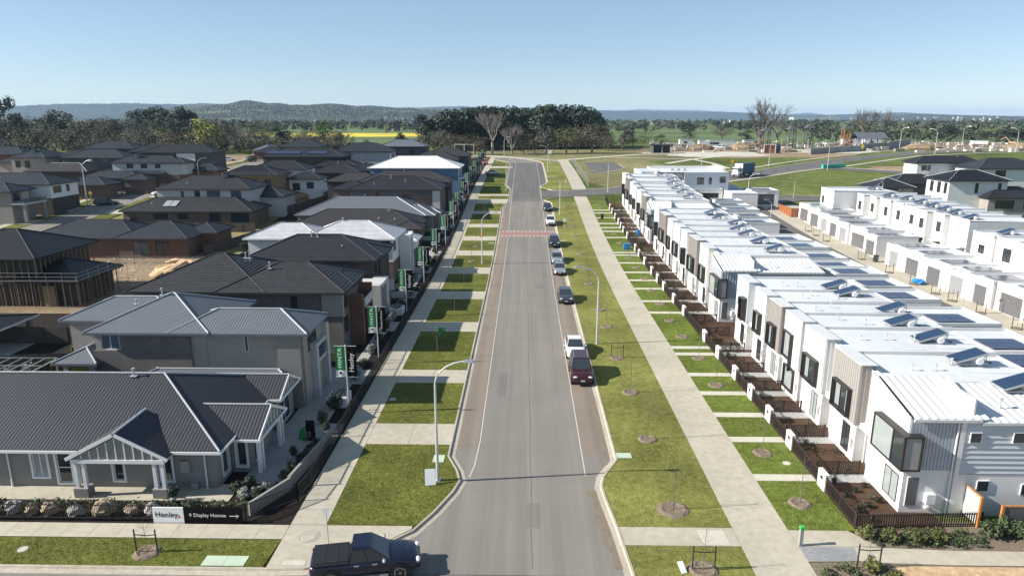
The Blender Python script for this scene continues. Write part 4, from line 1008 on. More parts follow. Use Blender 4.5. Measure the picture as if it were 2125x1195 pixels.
house('far_house', 'charcoal roofed house wide on the ridge below the yellow-green tree', [(-141.45, -124.48, 218.78, 229.15, 12.57)], 'brick_dark', 'tile_slate', oh=.5, zb=7, **n_)
# bright row end-on beyond the back street
for k, (x, y, w_, d_, wm, rm, lb) in enumerate(((-104, 262, 9, 13, 'render_pale', 'roof_grey', 'small pale house with grey metal roof farthest along the back street'), (-98.5, 249, 9, 12, 'brick_red', 'tile_dark', 'low red brick house with dark roof far along the back street'), (-86, 240, 15, 12, 'brick_red', 'tile_slate', 'two storey red brick house with white window surrounds far along the back street'), (-78, 229, 12, 10, 'brick_red', 'tile_slate', 'small red brick house with slate roof beside the white roofed cottage'), (-70, 221, 13, 9, 'render_white', 'white_roof_rib', 'low cottage with bright white metal roof far along the back street'))):
    two = k == 2; zb = g(y) ; x0 = x; e_ = zb + (5.2 if two else 2.7)
    house('back_street_house', lb, [(x0, x0+w_, y, y+d_, e_)], wm, rm, 'flat' if 'roof' in rm else 'tile', oh=.4, zb=zb, ops={0: {'W': [W(y+1.2, y+2.4, zb+.8, zb+2.3, fm='trim_white', gm='glass_pale'), W(y+5, y+7, zb+.3, zb+2.3, fm='trim_white', gm='glass_pale')] + ([W(y+1.2, y+2.6, zb+3.2, zb+4.8, fm='trim_white')] if two else [])}}, **n_)
# ------------------------------------------------------------------ white terraces on the right
GT = 'white terrace townhouses along the shared path'
FX = 21.4
def ribs(mb, x, y0, y1, z0, z1, step=.27, d=.035, axis='y'):
    n = int((y1 - y0) / step)
    for k in range(n + 1):
        y = y0 + .02 + k * (y1 - y0 - .06) / n
        if axis == 'y': mb.box(x - d, x + .001, y, y + .045, z0, z1)
        else: mb.box(y, y + .045, x - d, x + .001, z0, z1)
BOARD = {}
def boxed_window(h, y0, y1, z0, z1, x, out=.32, split=True, gm='glass_pale'):
    """deep dark hood framing a window on the street face"""
    f = MB(); t = .09
    f.box(x-out, x+.02, y0-t, y1+t, z1, z1+t); f.box(x-out, x+.02, y0-t, y1+t, z0-t, z0)
    f.box(x-out, x+.02, y0-t, y0, z0, z1); f.box(x-out, x+.02, y1, y1+t, z0, z1)
    o = f.build('window_hood', 'dark_frame', h)
    n = 3 if split else 1
    for k in range(n):
        a = y0 + (y1-y0)*k/n; b = y0 + (y1-y0)*(k+1)/n
        p = MB(); p.box(x-.012, x-.006, a+.03, b-.03, z0+.03, z1-.03); p.build('pane', gm if k != 1 else 'glass', o)
    m = MB()
    for k in range(n+1):
        c = y0 + (y1-y0)*k/n; m.box(x-.05, x-.004, c-.03, c+.03, z0, z1)
    m.box(x-.05, x-.004, y0, y1, z0, z0+.03); m.box(x-.05, x-.004, y0, y1, z1-.03, z1); m.build('sash', 'dark_frame', o)
def lowwin(h, x, y0, y1, z0, z1, gm='glass_pale'):
    f = MB(); t = .05
    f.box(x-.04, x+.001, y0, y1, z0, z0+t); f.box(x-.04, x+.001, y0, y1, z1-t, z1); f.box(x-.04, x+.001, y0, y0+t, z0+t, z1-t); f.box(x-.04, x+.001, y1-t, y1, z0+t, z1-t); f.box(x-.035, x+.001, (y0+y1)/2-.025, (y0+y1)/2+.025, z0+t, z1-t)
    o = f.build('window', 'dark_frame', h)
    for a, b in ((y0, (y0+y1)/2), ((y0+y1)/2, y1)):
        p = MB(); p.box(x-.02, x-.012, a+.03, b-.03, z0+.03, z1-.03); p.build('pane', gm, o)
def roof_vents(h, y, z, rnd):
    for k in range(rnd.choice((2, 3))):
        x = 24.5 + k*1.7 + rnd.uniform(-.3, .5); yy = y + rnd.uniform(-.6, .9)
        m = MB(); m.tube([(x,yy,z),(x,yy,z+.38)], .035, 6); m.tube([(x,yy,z+.38),(x,yy,z+.46)], .10, 8); m.box(x-.18, x+.18, yy-.12, yy+.12, z-.01, z+.015); m.build('roof_vent', 'galv', h)
def unit(p0, b0, b1, finish, wtype, label, top, rnd, low='win', k=0):
    base = g((p0+b1)/2) + .08; zt = base + top
    h = thing('townhouse', label, 'townhouse', (FX + 4, (p0+b1)/2, base), group=GT)
    zr = zt - .45 + (-.14, .0, -.07)[k % 3]
    # main body and recessed porch
    mb = MB(); mb.box(22.35, 32.4, p0, b1, base-1, zr-.05); mb.build('wall', 'white_wall', h)
    mb = MB(); mb.box(21.55, 22.35, b0, b1-.02, base-1, base+2.62); mb.build('front_wall', 'white_wall', h)
    mb = MB(); mb.box(21.75, 22.35, p0+.02, b0-.01, base+2.45, base+2.8); mb.build('porch_canopy', 'white_wall', h)
    mb = MB(); mb.box(22.28, 22.349, p0+.25, min(b0-.1, p0+1.15), base+.05, base+2.15); d = mb.build('door', 'render_pale', h)
    mb = MB(); mb.box(22.24, 22.28, p0+.3, p0+.36, base+.9, base+1.3); mb.build('handle', 'steel', d)
    mb = MB(); mb.box(22.1, 22.349, p0+.02, b0-.01, base+2.8, zt-.25); mb.build('upper_wall', 'white_wall', h)
    # projecting upper box
    cm = {'beige': 'beige_panel', 'ribwhite': 'white_panel', 'smooth': 'white_wall', 'pale': 'pale_blue_panel', 'palewhite': 'white_panel'}[finish]
    mb = MB(); mb.box(FX, 22.35, b0, b1-.04, base+2.63, zt); bx = mb.build('upper_box', cm, h)
    rt = MB()
    if finish in ('beige', 'ribwhite'):
        if b0 < 51:
            me = BOARD.get(cm)
            n = int((b1-b0)/.27); st = (b1-.04-b0)/n
            bm_ = MB(); bm_.box(-.035, 0, .012, st-.03, base+2.63, zt-.02); me = bm_.mesh('cladding_board', cm)
            for k in range(n): inst('cladding_board', me, h, (FX - h['_o'][0], b0 + k*st - h['_o'][1], -h['_o'][2]))
        else:
            r_ = MB(); ribs(r_, FX, b0, b1-.04, base+2.63, zt-.02); r_.build('cladding', cm, h)
        for k in range(3): rt.box(FX + .05 + k*.3, FX + .09 + k*.3, b0-.03, b0+.001, base+2.65, zt-.02)
    elif finish == 'smooth':
        for k in range(14):
            z = base + .3 + k*.45
            if z < zt-.3: rt.add([(FX+.02, b0-.035, z), (22.33, b0-.035, z), (22.33, b0-.004, z+.43), (FX+.02, b0-.004, z+.43)])
        for k in range(14):
            z = base + .3 + k*.45
            if z < zt-.3: rt.add([(FX+.02, b0-.002, z), (22.33, b0-.002, z), (22.33, b0-.035, z), (FX+.02, b0-.035, z)])
    if rt.f: rt.build('return_cladding', cm, h)
    mb = MB(); mb.box(FX-.05, 22.42, b0-.06, b1-.03, zt+.001, zt+.05); mb.build('parapet_cap', 'parapet', h)
    # roof sheet with upstands
    mb = MB(); mb.add([(22.4, p0, zr+.12), (32.4, p0, zr-.05), (32.4, b1, zr-.05), (22.4, b1, zr+.12)]); 
    for k in range(1, 5): 
        y = p0 + (b1-p0)*k/5; mb.box(22.5, 32.3, y-.012, y+.012, zr-.05, zr+.03)
    mb.build('roof', 'white_roof', h)
    mb = MB(); mb.box(22.42, 32.45, b1-.10, b1+.04, zr-.1, zr+.30); mb.box(32.35, 32.46, p0+.05, b1-.11, zr-.2, zr+.05); mb.build('parapet', 'parapet', h)
    roof_vents(h, (p0+b1)/2, zr+.05, rnd)
    mb = MB(); mb.box(22.5, 32.3, p0+.05, p0+.13, zr-.06, zr+.05); mb.build('flashing_shade', 'galv', h)  # flashing strip, its grey imitating the shaded side of the parapet
    mb = MB(); mb.tube([(22.2, b0-.07, base), (22.2, b0-.07, zt-.5)], .045, 6); mb.build('downpipe', 'parapet', h)
    mb = MB(); mb.box(22.08, 22.32, b0-.2, b0-.02, zt-.5, zt-.25); mb.build('rain_head', 'parapet', h)
    mb = MB(); mb.box(24.2 + rnd.uniform(0, 3), 24.6 + rnd.uniform(3, 4), p0+.6, p0+.95, zr+.0, zr+.07); mb.build('sheet_lap', 'parapet', h)
    # openings
    if wtype == 'hood': boxed_window(h, b0+.75, b1-.75, base+2.95, base+4.7, FX - (.035 if finish in ('beige', 'ribwhite') else 0))
    elif wtype == 'tall':
        boxed_window(h, b0+1.5, b1-.35, base+3.1, base+5.1, FX, .2, False)
        mb = MB(); mb.box(FX-.3, FX, b0+1.36, b0+1.46, base+2.2, base+5.2); mb.build('blade', 'dark_frame', h)
        boxed_window(h, b0+.9, b1-.7, base+.55, base+2.3, 21.55, .2, False)
    elif wtype == 'narrow':
        boxed_window(h, b0+.25, b0+1.15, base+3.0, base+5.0, FX, .5, False, 'glass')
        lowwin(h, FX, b0+2.4, b0+2.9, base+3.9, base+4.6, 'glass')
    if wtype != 'tall': lowwin(h, 21.55, b0+.7, b0+1.75, base+.35, base+2.25, rnd.choice(('glass_pale', 'glass')))
    mb = MB(); mb.box(21.5, 21.549, b0+.15, b0+.5, base+.9, base+1.5); mb.build('meter_box', 'beige_panel', h)
    return h
def corner_unit(y0, label, detail, y1=None):
    base = g(y0+2) + .06; y1 = y1 or y0 + 4.0
    h = thing('corner_townhouse', label, 'townhouse', (FX + 4, y0 + 2, base), group=GT)
    B = lambda n, m, *bs: boxpart(h, n, m, *bs)
    B('wall', 'white_wall', (21.45, 24.2, y0, y1, base-1, base+2.7), (24.45, 32.4, y0-.06, y1, base-1, base+2.5))
    B('nib_wall', 'white_wall', (24.2, 24.45, y0-.12, y0+.6, base-1, base+5.75))
    B('upper_wall', 'grey_clad', (21.45, 24.2, y0, y1, base+2.72, base+5.75))
    B('upper_wall', 'pale_blue_panel', (24.47, 32.4, y0-.02, y1, base+2.52, base+5.65))
    # street side cladding with sloping top
    st = (y1-y0)/15
    if detail:
        for k in range(15):
            y = y0 + k*st; zt = base + 5.85 + (k+.5)/15*.95
            mb = MB(); mb.box(21.41, 21.449, y+.012, y+st-.025, base+2.45, zt); mb.build('cladding_board', 'white_panel', h)
        bm_ = MB(); n = 14; s2 = 2.7/n; bm_.box(.012, s2-.03, -.035, -.001, 0, 3.0); me = bm_.mesh('cladding_board', 'grey_clad')
        for k in range(n): inst('cladding_board', me, h, (21.47 + k*s2 - h['_o'][0], y0 - h['_o'][1], 2.74))
        # horizontal boards with a shadow gap, right of the nib
        for k in range(10):
            z = base + 2.56 + k*.31
            mb = MB(); mb.add([(24.47, y0-.10, z), (32.4, y0-.10, z), (32.4, y0-.03, z+.30), (24.47, y0-.03, z+.30)]); mb.add([(24.47, y0-.022, z), (32.4, y0-.022, z), (32.4, y0-.10, z), (24.47, y0-.10, z)]); mb.add([(24.47, y0-.10, z), (24.47, y0-.03, z+.3), (24.47, y0-.022, z)])
            mb.build('weatherboard', 'pale_blue_panel', h)
    else:
        mb = MB(); ribs(mb, 21.45, y0, y1, base+2.45, base+5.8); ribs(mb, y0, 21.5, 24.2, base+2.74, base+5.74, axis='x'); mb.build('cladding', 'white_panel', h)
    mb = MB(); mb.add([(21.46, y0, base+5.74), (21.46, y1, base+5.74), (21.46, y1, base+6.8), (21.46, y0, base+5.85)][::-1]); mb.add([(21.46, y1, base+6.8), (24.2, y1, base+6.8), (24.2, y1, base+5.7), (21.46, y1, base+5.7)]); mb.build('raked_wall', 'white_panel', h)
    # pitched ribbed roofs
    ro = MB(); L = 3.3; run = y1 - y0 + .15; t = .95/run; c = 1/math.sqrt(1+t*t)
    slope(ro, (21.6, y0-.15, base+5.85), (1,0,0), (0,c,t*c), (0,-t*c,c), 4.0, run/c, 0, 0, 'corr_wide')
    ro.build('roof', 'white_roof_rib', h)
    ro = MB(); slope(ro, (25.0, y0-.15, base+5.68), (1,0,0), (0,c,t*.7*c), (0,-t*.7*c,c), 7.6, run/c, 0, 0, 'corr_wide'); ro.build('roof', 'white_roof_rib', h)
    B('gutter', 'parapet', (21.5, 25.2, y0-.24, y0-.14, base+5.7, base+5.86), (25.25, 32.5, y0-.24, y0-.14, base+5.55, base+5.7))
    B('barge', 'parapet', (24.9, 25.0, y0+.2, y1, base+5.8, base+6.9))
    # corner bay window
    f = MB(); z0, z1 = base+2.95, base+4.85; x0, x1, ya, yb = 20.95, 22.05, y0-.5, y0+2.95
    f.box(x0, 21.44, ya, yb, z1, z1+.1); f.box(x0, 21.44, ya, yb, z0-.1, z0); f.box(21.44, x1, ya, y0-.04, z1, z1+.1); f.box(21.44, x1, ya, y0-.04, z0-.1, z0)
    f.box(x0, x0+.12, ya, ya+.12, z0, z1); f.box(x0, 21.44, yb-.1, yb, z0, z1); f.box(x1-.1, x1, ya, y0-.04, z0, z1); f.box(x0+.02, x0+.1, y0+.7, y0+.8, z0, z1)
    o = f.build('bay_window', 'dark_frame', h)
    for (a, b, m) in ((y0+.82, yb-.12, 'glass_pale'), (ya+.14, y0+.68, 'glass')):
        p = MB(); p.box(x0+.05, x0+.06, a, b, z0, z1); p.build('pane', m, o)
    p = MB(); p.box(x0+.14, x1-.12, ya+.05, ya+.06, z0, z1); p.build('pane', 'garage_door_pale', o)
    lowwin(h, 21.45, y0+.35, y0+1.85, base+.45, base+2.15)
    rect = (21.45, 24.2, y0, y1)
    for (u0, u1, a, b, gm) in ((21.75, 22.35, .5, 2.25, 'garage_door'), ):
        m_ = MB(); m_.box(u0-.03, u1+.03, y0-.04, y0-.002, base+a-.03, base+b+.03); o = m_.build('window', 'trim_white', h); p = MB(); p.box(u0, u1, y0-.05, y0-.042, base+a, base+b); p.build('pane', gm, o)
    for (u0, u1, a, b) in ((24.75, 25.3, 4.5, 5.05), (27.1, 27.7, 4.5, 5.08), (25.6, 26.2, 1.5, 2.1), (28.1, 28.7, 1.3, 1.9)):
        o_ = -.15 if a > 3 else -.10
        m_ = MB(); m_.box(u0-.04, u1+.04, y0+o_-.02, y0-.03, base+a-.04, base+b+.04); o = m_.build('window', 'trim_white', h); p = MB(); p.box(u0, u1, y0+o_-.03, y0+o_-.022, base+a, base+b); p.build('pane', 'glass', o)
    B('cooling_unit', 'trim_white', (22.75, 23.25, y0-.35, y0-.02, base+.75, base+1.35)); B('pipe_box', 'trim_white', (22.85, 23.05, y0-.2, y0-.02, base+.35, base+.5))
    downpipe(h, 24.05, y0-.08, base, base+5.7, 'trim_white')
    for x in (25.4, 27.0, 30.5):
        m = MB(); zc = base+6.1; m.tube([(x,y0+1.2,zc-.2),(x,y0+1.2,zc+.4)], .04, 6); m.tube([(x,y0+1.2,zc+.4),(x,y0+1.2,zc+.48)], .13, 8); m.build('roof_vent', 'galv', h)
    return h
FN = {'beige': 'beige ribbed', 'ribwhite': 'white ribbed', 'smooth': 'smooth white', 'pale': 'smooth pale blue', 'palewhite': 'pale smooth'}
def terrace(which, corner, units, top, detail=False):
    corner_unit(corner[0], 'corner townhouse with pitched ribbed roof and dark wraparound bay window, %s terrace' % which, detail, corner[1])
    for k, (p0, b0, b1, fin, wt) in enumerate(units):
        unit(p0, b0, b1, fin, wt, '%s townhouse, %s after the bay-window corner house of the %s terrace' % (FN[fin], ORD[k], which), top, R, k=k)
UA = [(39.3, 41.2, 44.9, 'beige', 'hood'), (44.9, 46.4, 50.1, 'ribwhite', 'hood'), (50.1, 50.7, 54.2, 'palewhite', 'tall'), (54.2, 55.0, 58.0, 'beige', 'hood'), (58.0, 58.7, 61.7, 'smooth', 'hood'), (61.7, 63.6, 67.2, 'pale', 'narrow')]
UB = [(77.0, 78.6, 82.4, 'smooth', 'hood'), (82.4, 83.9, 88.2, 'beige', 'hood'), (88.2, 89.4, 92.9, 'smooth', 'narrow'), (92.9, 93.5, 97.7, 'pale', 'hood'), (97.7, 98.7, 101.9, 'smooth', 'hood'), (101.9, 103.5, 107.9, 'beige', 'hood'), (107.9, 109.0, 113.0, 'pale', 'narrow')]
UC = [(120.6, 121.4, 125.4, 'beige', 'hood'), (125.4, 126.9, 131.0, 'smooth', 'narrow'), (131.0, 132.0, 135.6, 'pale', 'hood'), (135.6, 136.4, 140.2, 'smooth', 'hood'), (140.2, 141.4, 146.7, 'beige', 'hood'), (146.7, 147.5, 151.8, 'smooth', 'narrow')]
terrace('nearest', (35.3, 39.3), UA, 6.7, True)
terrace('middle', (72.9, 77.0), UB, 7.2)
terrace('farthest', (116.4, 120.6), UC, 7.2)

# solar water heaters: tilted collector with a horizontal tank under its high edge
t = thing('solar_water_heater', 'proto', 'water heater', (0,0,0), local=True, group='solar water heaters on the terrace roofs')
LABELS.pop('proto')
c_ = MB(); q = [(0,-.62,.10),(1.95,-.62,.72),(1.95,.62,.72),(0,.62,.10)]
i0 = len(c_.v); c_.v += q + [(a,b,z+.09) for a,b,z in q]; c_.f += [(0,3,2,1),(4,5,6,7),(0,1,5,4),(1,2,6,5),(2,3,7,6),(3,0,4,7)]
col_ = c_.build('collector', 'collector', t)
e_ = MB()
for a, b in (((0,-.63,.15),(1.95,-.63,.77)), ((0,.63,.15),(1.95,.63,.77)), ((0,-.63,.15),(0,.63,.15)), ((1.95,-.63,.77),(1.95,.63,.77))): e_.bar(a, b, .05, .11)
e_.build('rim', 'steel', col_)
k_ = MB(); k_.tube([(1.5,-.72,.28),(1.5,-.66,.28),(1.5,.66,.28),(1.5,.72,.28)], [.2,.26,.26,.2], 14); tk = k_.build('tank', 'tank', t, smooth=False)
f_ = MB()
for y in (-.5, .5): f_.bar((1.98,y,0),(1.98,y,.76),.04); f_.bar((.1,y,0),(1.98,y,.03),.04); f_.bar((1.98,y,.7),(1.6,y,.05),.035)
f_.build('stand', 'steel', t)
p_ = MB(); p_.tube([(1.85,-.7,.3),(2.2,-.72,.2),(2.3,-.5,.08),(2.35,.3,.06)], .035, 6); p_.build('pipe', 'black_metal', t)
heat0 = t; first = True
def heater(x, y, z, label):
    global first
    if first:
        heat0.location = (x, y, z); heat0['label'] = label; LABELS.setdefault(label, []).append('h'); first = False
    else: copytree(heat0, (x, y, z), label=label)
for nm, ylist, top in (('nearest', [38.6, 43.2, 47.5, 51.4, 55.1, 60.6, 63.2], 6.7), ('middle', [79.3, 84.6, 89.8, 93.6, 98.6, 102.8, 107.5], 7.2), ('farthest', [123, 128, 133, 138, 143, 148], 7.2)):
    for k, y in enumerate(ylist):
        heater(28.2 + (1.2 if k % 5 == 4 else 0), y, g(y) + .08 + top - .42, 'solar water heater on the %s terrace roof, %s from its bay-window corner' % (nm, ORD[k]))

# rear garages of the front terraces with flat solar panels
pvm = MB(); pvm.box(0, .82, 0, 1.32, 0, .04); PVM = pvm.mesh('solar_panel', 'pv')
def pv_array(h, x, y, z, nx, ny, tilt=0.0):
    o = h['_o']
    for i in range(nx):
        for j in range(ny):
            inst('solar_panel', PVM, h, (x + i*.85 + (.05 if i >= nx/2 else 0) - o[0], y + j*1.36 - o[1], z - o[2]))
    mb = MB()
    for j in range(ny):
        for d in (.25, 1.05): mb.box(x-.1, x + nx*.85 + .1, y + j*1.36 + d, y + j*1.36 + d + .04, z - .05, z - .004)
    mb.build('rail', 'pv_frame', h)
def garage(x0, x1, y0, y1, hh, label, door=None, dm='garage_door', face='W', pv=None, name='garage', group='flat roofed garages with solar panels', m='white_wall'):
    base = g((y0+y1)/2) + .06; zt = base + hh
    h = thing(name, label, 'garage', ((x0+x1)/2, (y0+y1)/2, base), group=group)
    ops = {}
    mb = MB()
    for s in 'SNEW': wallface(mb, s, (x0, x1, y0, y1), base-1, zt, [(door[0], door[1], base, base+2.35)] if door and s == face else [], .16)
    mb.build('wall', m, h)
    if door:
        d = MB(); n = 5
        for k in range(n):
            za, zb_ = base + 2.35*k/n, base + 2.35*(k+1)/n
            a = pt(face, x0, x1, y0, y1, door[0], -.15, za); b = pt(face, x0, x1, y0, y1, door[1], -.12, zb_)
            d.box(min(a[0],b[0]), max(a[0],b[0]), min(a[1],b[1]), max(a[1],b[1]), za+.012, zb_)
        d.build('roller_door', dm, h)
    r = MB(); r.add([(x0+.15,y0+.15,zt-.18),(x1-.15,y0+.15,zt-.22),(x1-.15,y1-.15,zt-.22),(x0+.15,y1-.15,zt-.18)]); r.build('roof', 'white_roof', h)
    p = MB(); w = .16
    p.box(x0-.02, x1+.02, y0-.02, y0+w, zt-.3, zt+.04); p.box(x0-.02, x1+.02, y1-w, y1+.02, zt-.3, zt+.04); p.box(x0-.02, x0+w, y0+w, y1-w, zt-.3, zt+.04); p.box(x1-w, x1+.02, y0+w, y1-w, zt-.3, zt+.04)
    p.build('parapet', 'parapet', h)
    if pv: pv_array(h, x0 + pv[0], y0 + pv[1], zt - .06, pv[2], pv[3])
    return h
def rear_row(which, ys_, hh, widths=None):
    for k, (a, b) in enumerate(ys_):
        garage(37.8 + (.6 if k % 3 == 1 else 0), 44.1, a, b, hh + (.25 if k % 3 == 2 else 0), 'rear garage roof with solar panels behind the %s terrace, %s from the camera' % (which, ORD[k]), pv=(.9, .7, 4, 2 if b-a > 4.2 else 2))
rear_row('nearest', [(50.2, 54.3), (54.3, 60.6), (61.2, 67.0)], 3.25)
garage(36.5, 44.2, 36.5, 45.0, 3.2, 'flat garage roof low behind the nearest bay-window corner house', pv=(.9, 1.0, 4, 2))
garage(37, 44.1, 45.2, 50.0, 3.3, 'rear garage roof behind the white ribbed house of the nearest terrace', pv=(1.1, .8, 4, 2))
rear_row('middle', [(70.6, 75.2), (76.4, 80.9), (81.6, 86.2), (86.6, 91.2), (92, 97), (98, 103), (104, 110)], 3.3)
rear_row('farthest', [(118, 123), (123.6, 128), (128.8, 133), (134, 138), (138.8, 143)], 3.3)

# second row across the service lane: garages with roller doors, then the backs of townhouses
G1 = [(66.5, 73.6), (73.7, 78.8), (79.0, 83.4), (83.5, 88.3), (88.4, 93.5), (93.6, 98.9), (99.0, 103.4)]
for k, (a, b) in enumerate(G1):
    wide = k < 2
    garage(55.1 + (.35 if k == 1 else 0), 62.0, a, b, 3.3 + .12 * (k % 2), 'white lane garage with %s roller door, %s in the nearer block from the camera' % ('wide dark' if wide else ('dark' if k % 3 else 'pale'), ORD[k]), door=(a + .7, b - .8) if wide else (a + 1.0, b - 1.15), dm='garage_door' if wide or k % 3 else 'garage_door_pale', pv=(1.2, .9, 4, 2))
G2 = [(107.3, 111.3), (111.4, 117.2), (117.3, 121.0), (121.1, 125.0), (125.1, 128.9), (129.0, 133.8), (133.9, 139.0)]
for k, (a, b) in enumerate(G2):
    garage(55.5 + (.4 if k == 1 else 0), 62.0, a, b, 3.3 + .12 * (k % 2), 'white lane garage with %s roller door, %s in the farther block from the camera' % ('pale' if k in (2, 4) else 'dark', ORD[k]), door=(a + .6, b - .7), dm='garage_door_pale' if k in (2, 4) else 'garage_door', pv=(1.2, .7, 4, 2))
GW = 'white townhouses across the service lane'
def back_unit(x0, y0, y1, label, wins, top=6.6, dep=11):
    base = g((y0+y1)/2) + .06; zt = base + top
    h = thing('townhouse', label, 'townhouse', (x0 + dep/2, (y0+y1)/2, base), group=GW)
    ops = {'W': [W(y0 + u, y0 + u2, base + z, base + z2, mull=(1, 1), transom=base + z2 - .45) if z > 2 else W(y0 + u, y0 + u2, base + z, base + z2, mull=(2, 0)) for u, u2, z, z2 in wins]}
    walls(h, (x0, x0+dep, y0, y1), base-1, zt-.3, 'white_wall', ops)
    mb = MB(); mb.add([(x0+.1,y0,zt-.15),(x0+dep,y0,zt-.29),(x0+dep,y1,zt-.29),(x0+.1,y1,zt-.15)]); mb.build('roof', 'white_roof', h)
    mb = MB(); mb.box(x0-.06, x0+.12, y0, y1, zt-.32, zt+.05); mb.box(x0+.12, x0+dep, y1-.12, y1+.03, zt-.35, zt+.12); mb.build('parapet', 'parapet', h)
    mb = MB(); mb.box(x0-.9, x0-.04, y0+.1, y0+2.2, base+2.25, base+2.4); mb.build('awning', 'white_panel', h)
    return h
for k, (x, a, b) in enumerate(((62.9, 70.5, 75.4), (62.9, 75.5, 80.5), (62.7, 80.6, 86.8), (62.9, 86.9, 91), (62.6, 91.1, 95.5))):
    back_unit(x, a, b, 'white townhouse back across the lane behind the nearer garages, %s from the picture edge' % ORD[k], [(1.0, 2.6, 3.6, 5.4), (.8, 2.9, .2, 2.2)] if k % 2 else [(1.6, 2.9, 3.8, 5.0), (1, 3.0, .2, 2.2)])
for k, (x, a, b) in enumerate(((67.0, 103.4, 108.3), (66.2, 108.4, 111.4), (65.2, 111.5, 114.4), (65.2, 114.5, 118.3), (65.0, 118.4, 121.6), (64.5, 121.7, 125.3), (63.9, 125.4, 127.8), (62.8, 127.9, 130.4))):
    back_unit(x, a, b, 'white townhouse back across the lane behind the farther garages, %s from its pitched end house' % ORD[k], [] if k == 0 else [(.7, 1.9, 3.7, 5.3), (.5, 2.2, .2, 2.2)])
h = back_unit(58.8, 131.4, 137.2, 'tall white end townhouse with one small window above the far lane garages', [(4.2, 5.2, 3.8, 5.2)], 6.7, 12)
window(h, 'S', (58.8, 70.8, 131.34, 137.2), W(66.6, 69.2, 6.3, 8.0, mull=(1, 1)), depth=.02)
for k, (x, y) in enumerate(((64, 72), (64, 78), (64.4, 84), (64, 93.4), (66.6, 105.5), (67, 110), (67, 113), (67, 116.4), (67, 120), (66.5, 123.6), (65, 126.8), (66, 134.6))):
    heater(x + .6, y, g(y) + .06 + 6.45, 'solar water heater on the townhouse row across the lane, %s from the picture edge' % ORD[k])
# end pavilion houses at the far end of the front terraces
h = thing('end_house', 'white two storey flat roofed house where the terraces meet the side road', 'house', (36, 160, 3.6))
walls(h, (29.2, 35.4, 154.5, 168), 2.5, 10.0, 'white_wall', {'S': [W(31, 33, 8.3, 9.0), W(33.8, 35, 8.3, 9.0)]})
walls(h, (35.4, 45.2, 153.6, 168), 2.5, 10.2, 'grey_clad', {'S': [W(38.2, 39.8, 7.6, 9.2, mull=(1, 1)), W(40.8, 41.5, 7.6, 9.2, mull=(0, 0)), W(43.2, 44.6, 8.0, 9.4, mull=(1, 1))]})
boxpart(h, 'low_wall', 'grey_clad', (36, 48.4, 156, 166, 3, 6.9)); boxpart(h, 'stair_tower', 'pale_blue_panel', (26.4, 29.1, 157, 168, 2.5, 10.2))
boxpart(h, 'roof', 'white_roof', (29.3, 45.1, 153.8, 167.8, 10.25, 10.32)); boxpart(h, 'parapet', 'white_wall', (29.2, 45.3, 166, 166.2, 10.33, 10.9), (29.2, 29.5, 153.6, 166, 10.33, 10.7), (44.6, 45.3, 157, 166, 10.33, 11.1))
for k in range(3):
    m = MB(); m.box(33 + k*1.4, 33.7 + k*1.4, 157, 157.6, 10.33, 10.9); m.build('roof_unit', 'galv', h)
garage(36.6, 43.6, 152.0, 156.8, 3.2, 'white double garage with black open door beside the two storey end house', door=(38.4, 42.8), face='S', name='garage', dm='black_metal')
garage(43.9, 49.4, 146, 156.4, 3.2, 'long white flat roofed garage building at the bend of the lane')
garage(49.5, 55.4, 150.6, 156.4, 3.2, 'white garage with two dark doors facing the lane bend', door=(50.2, 54.6), face='S', pv=(.8, 2.6, 5, 1))
boxpart(thing('screen_fence', 'rust brown slatted screen fence at the lane bend by the garages', 'fence', (54.6, 143, 2.5)), 'panel', 'corten', (54.2, 54.35, 139.4, 146.8, 2.2, 4.2), (54.35, 56, 139.4, 139.55, 2.2, 4.2))
for k in range(9): boxpart(bpy.data.objects['screen_fence'], 'post', 'timber_orange', (54.08, 54.19, 139.5 + k*.9, 139.62 + k*.9, 2.2, 4.3))
# houses in the upper right
GH = 'hip roofed houses beyond the white terraces'
house('white_house', 'white two storey house with charcoal hip roof standing alone on the field edge', [(97.81, 114.82, 174.82, 182.01, 11.13)], 'render_white', 'tile_dark', oh=.5, zb=5.2, ops={0: {'S': [W(99.41, 101.68, 9.15, 10.47, gm='glass_blue'), W(99.22, 103, 6.5, 8.39)]}}, group=GH, vents=((109.62, 178.04, 12.17, .4),))
boxpart(bpy.data.objects['white_house.003'], 'lower_wall', 'render_grey', (98.19, 114.34, 175.2, 175.29, 4, 8.39))
h = house('dark_roofed_house', 'white two storey house with near-black hip roof and three tall windows above the terraces', [(88.26, 101.3, 144.96, 154.22, 9.34)], 'render_white', 'tile_black', oh=.5, zb=3.4, cap='cap_white', ops={0: {'S': [W(94.12, 94.88, 6.69, 8.77), W(98.85, 99.6, 7.45, 8.77)], 'W': [W(146.1, 147.23, 6.5, 8.77), W(148.36, 149.69, 6.5, 8.77), W(151.01, 152.33, 6.5, 8.77)]}}, group=GH)
house('grey_roofed_house', 'white two storey house with slate grey hip roof at the right picture edge', [(106.41, 122.85, 163.86, 174.26, 10.47)], 'render_white', 'tile_slate', oh=.5, zb=4.6, ops={0: {'S': [W(110.56, 113.02, 8.58, 10.09)], 'W': [W(165.38, 167.26, 8.58, 10.09)]}}, group=GH)
house('charcoal_house', 'low house with stepped charcoal roof behind the tall white end townhouse', [(78.18, 87.3, 154.62, 162.96, 6.96), (84.39, 97.97, 159.47, 168.78, 7.35)], 'render_grey', 'tile_dark', oh=.5, zb=4, group=GH, cap='cap_white', ops={0: {'S': [W(80.51, 84.39, 5.12, 6.67)]}}, vents=((94.09, 162.96, 8.81, .4),))
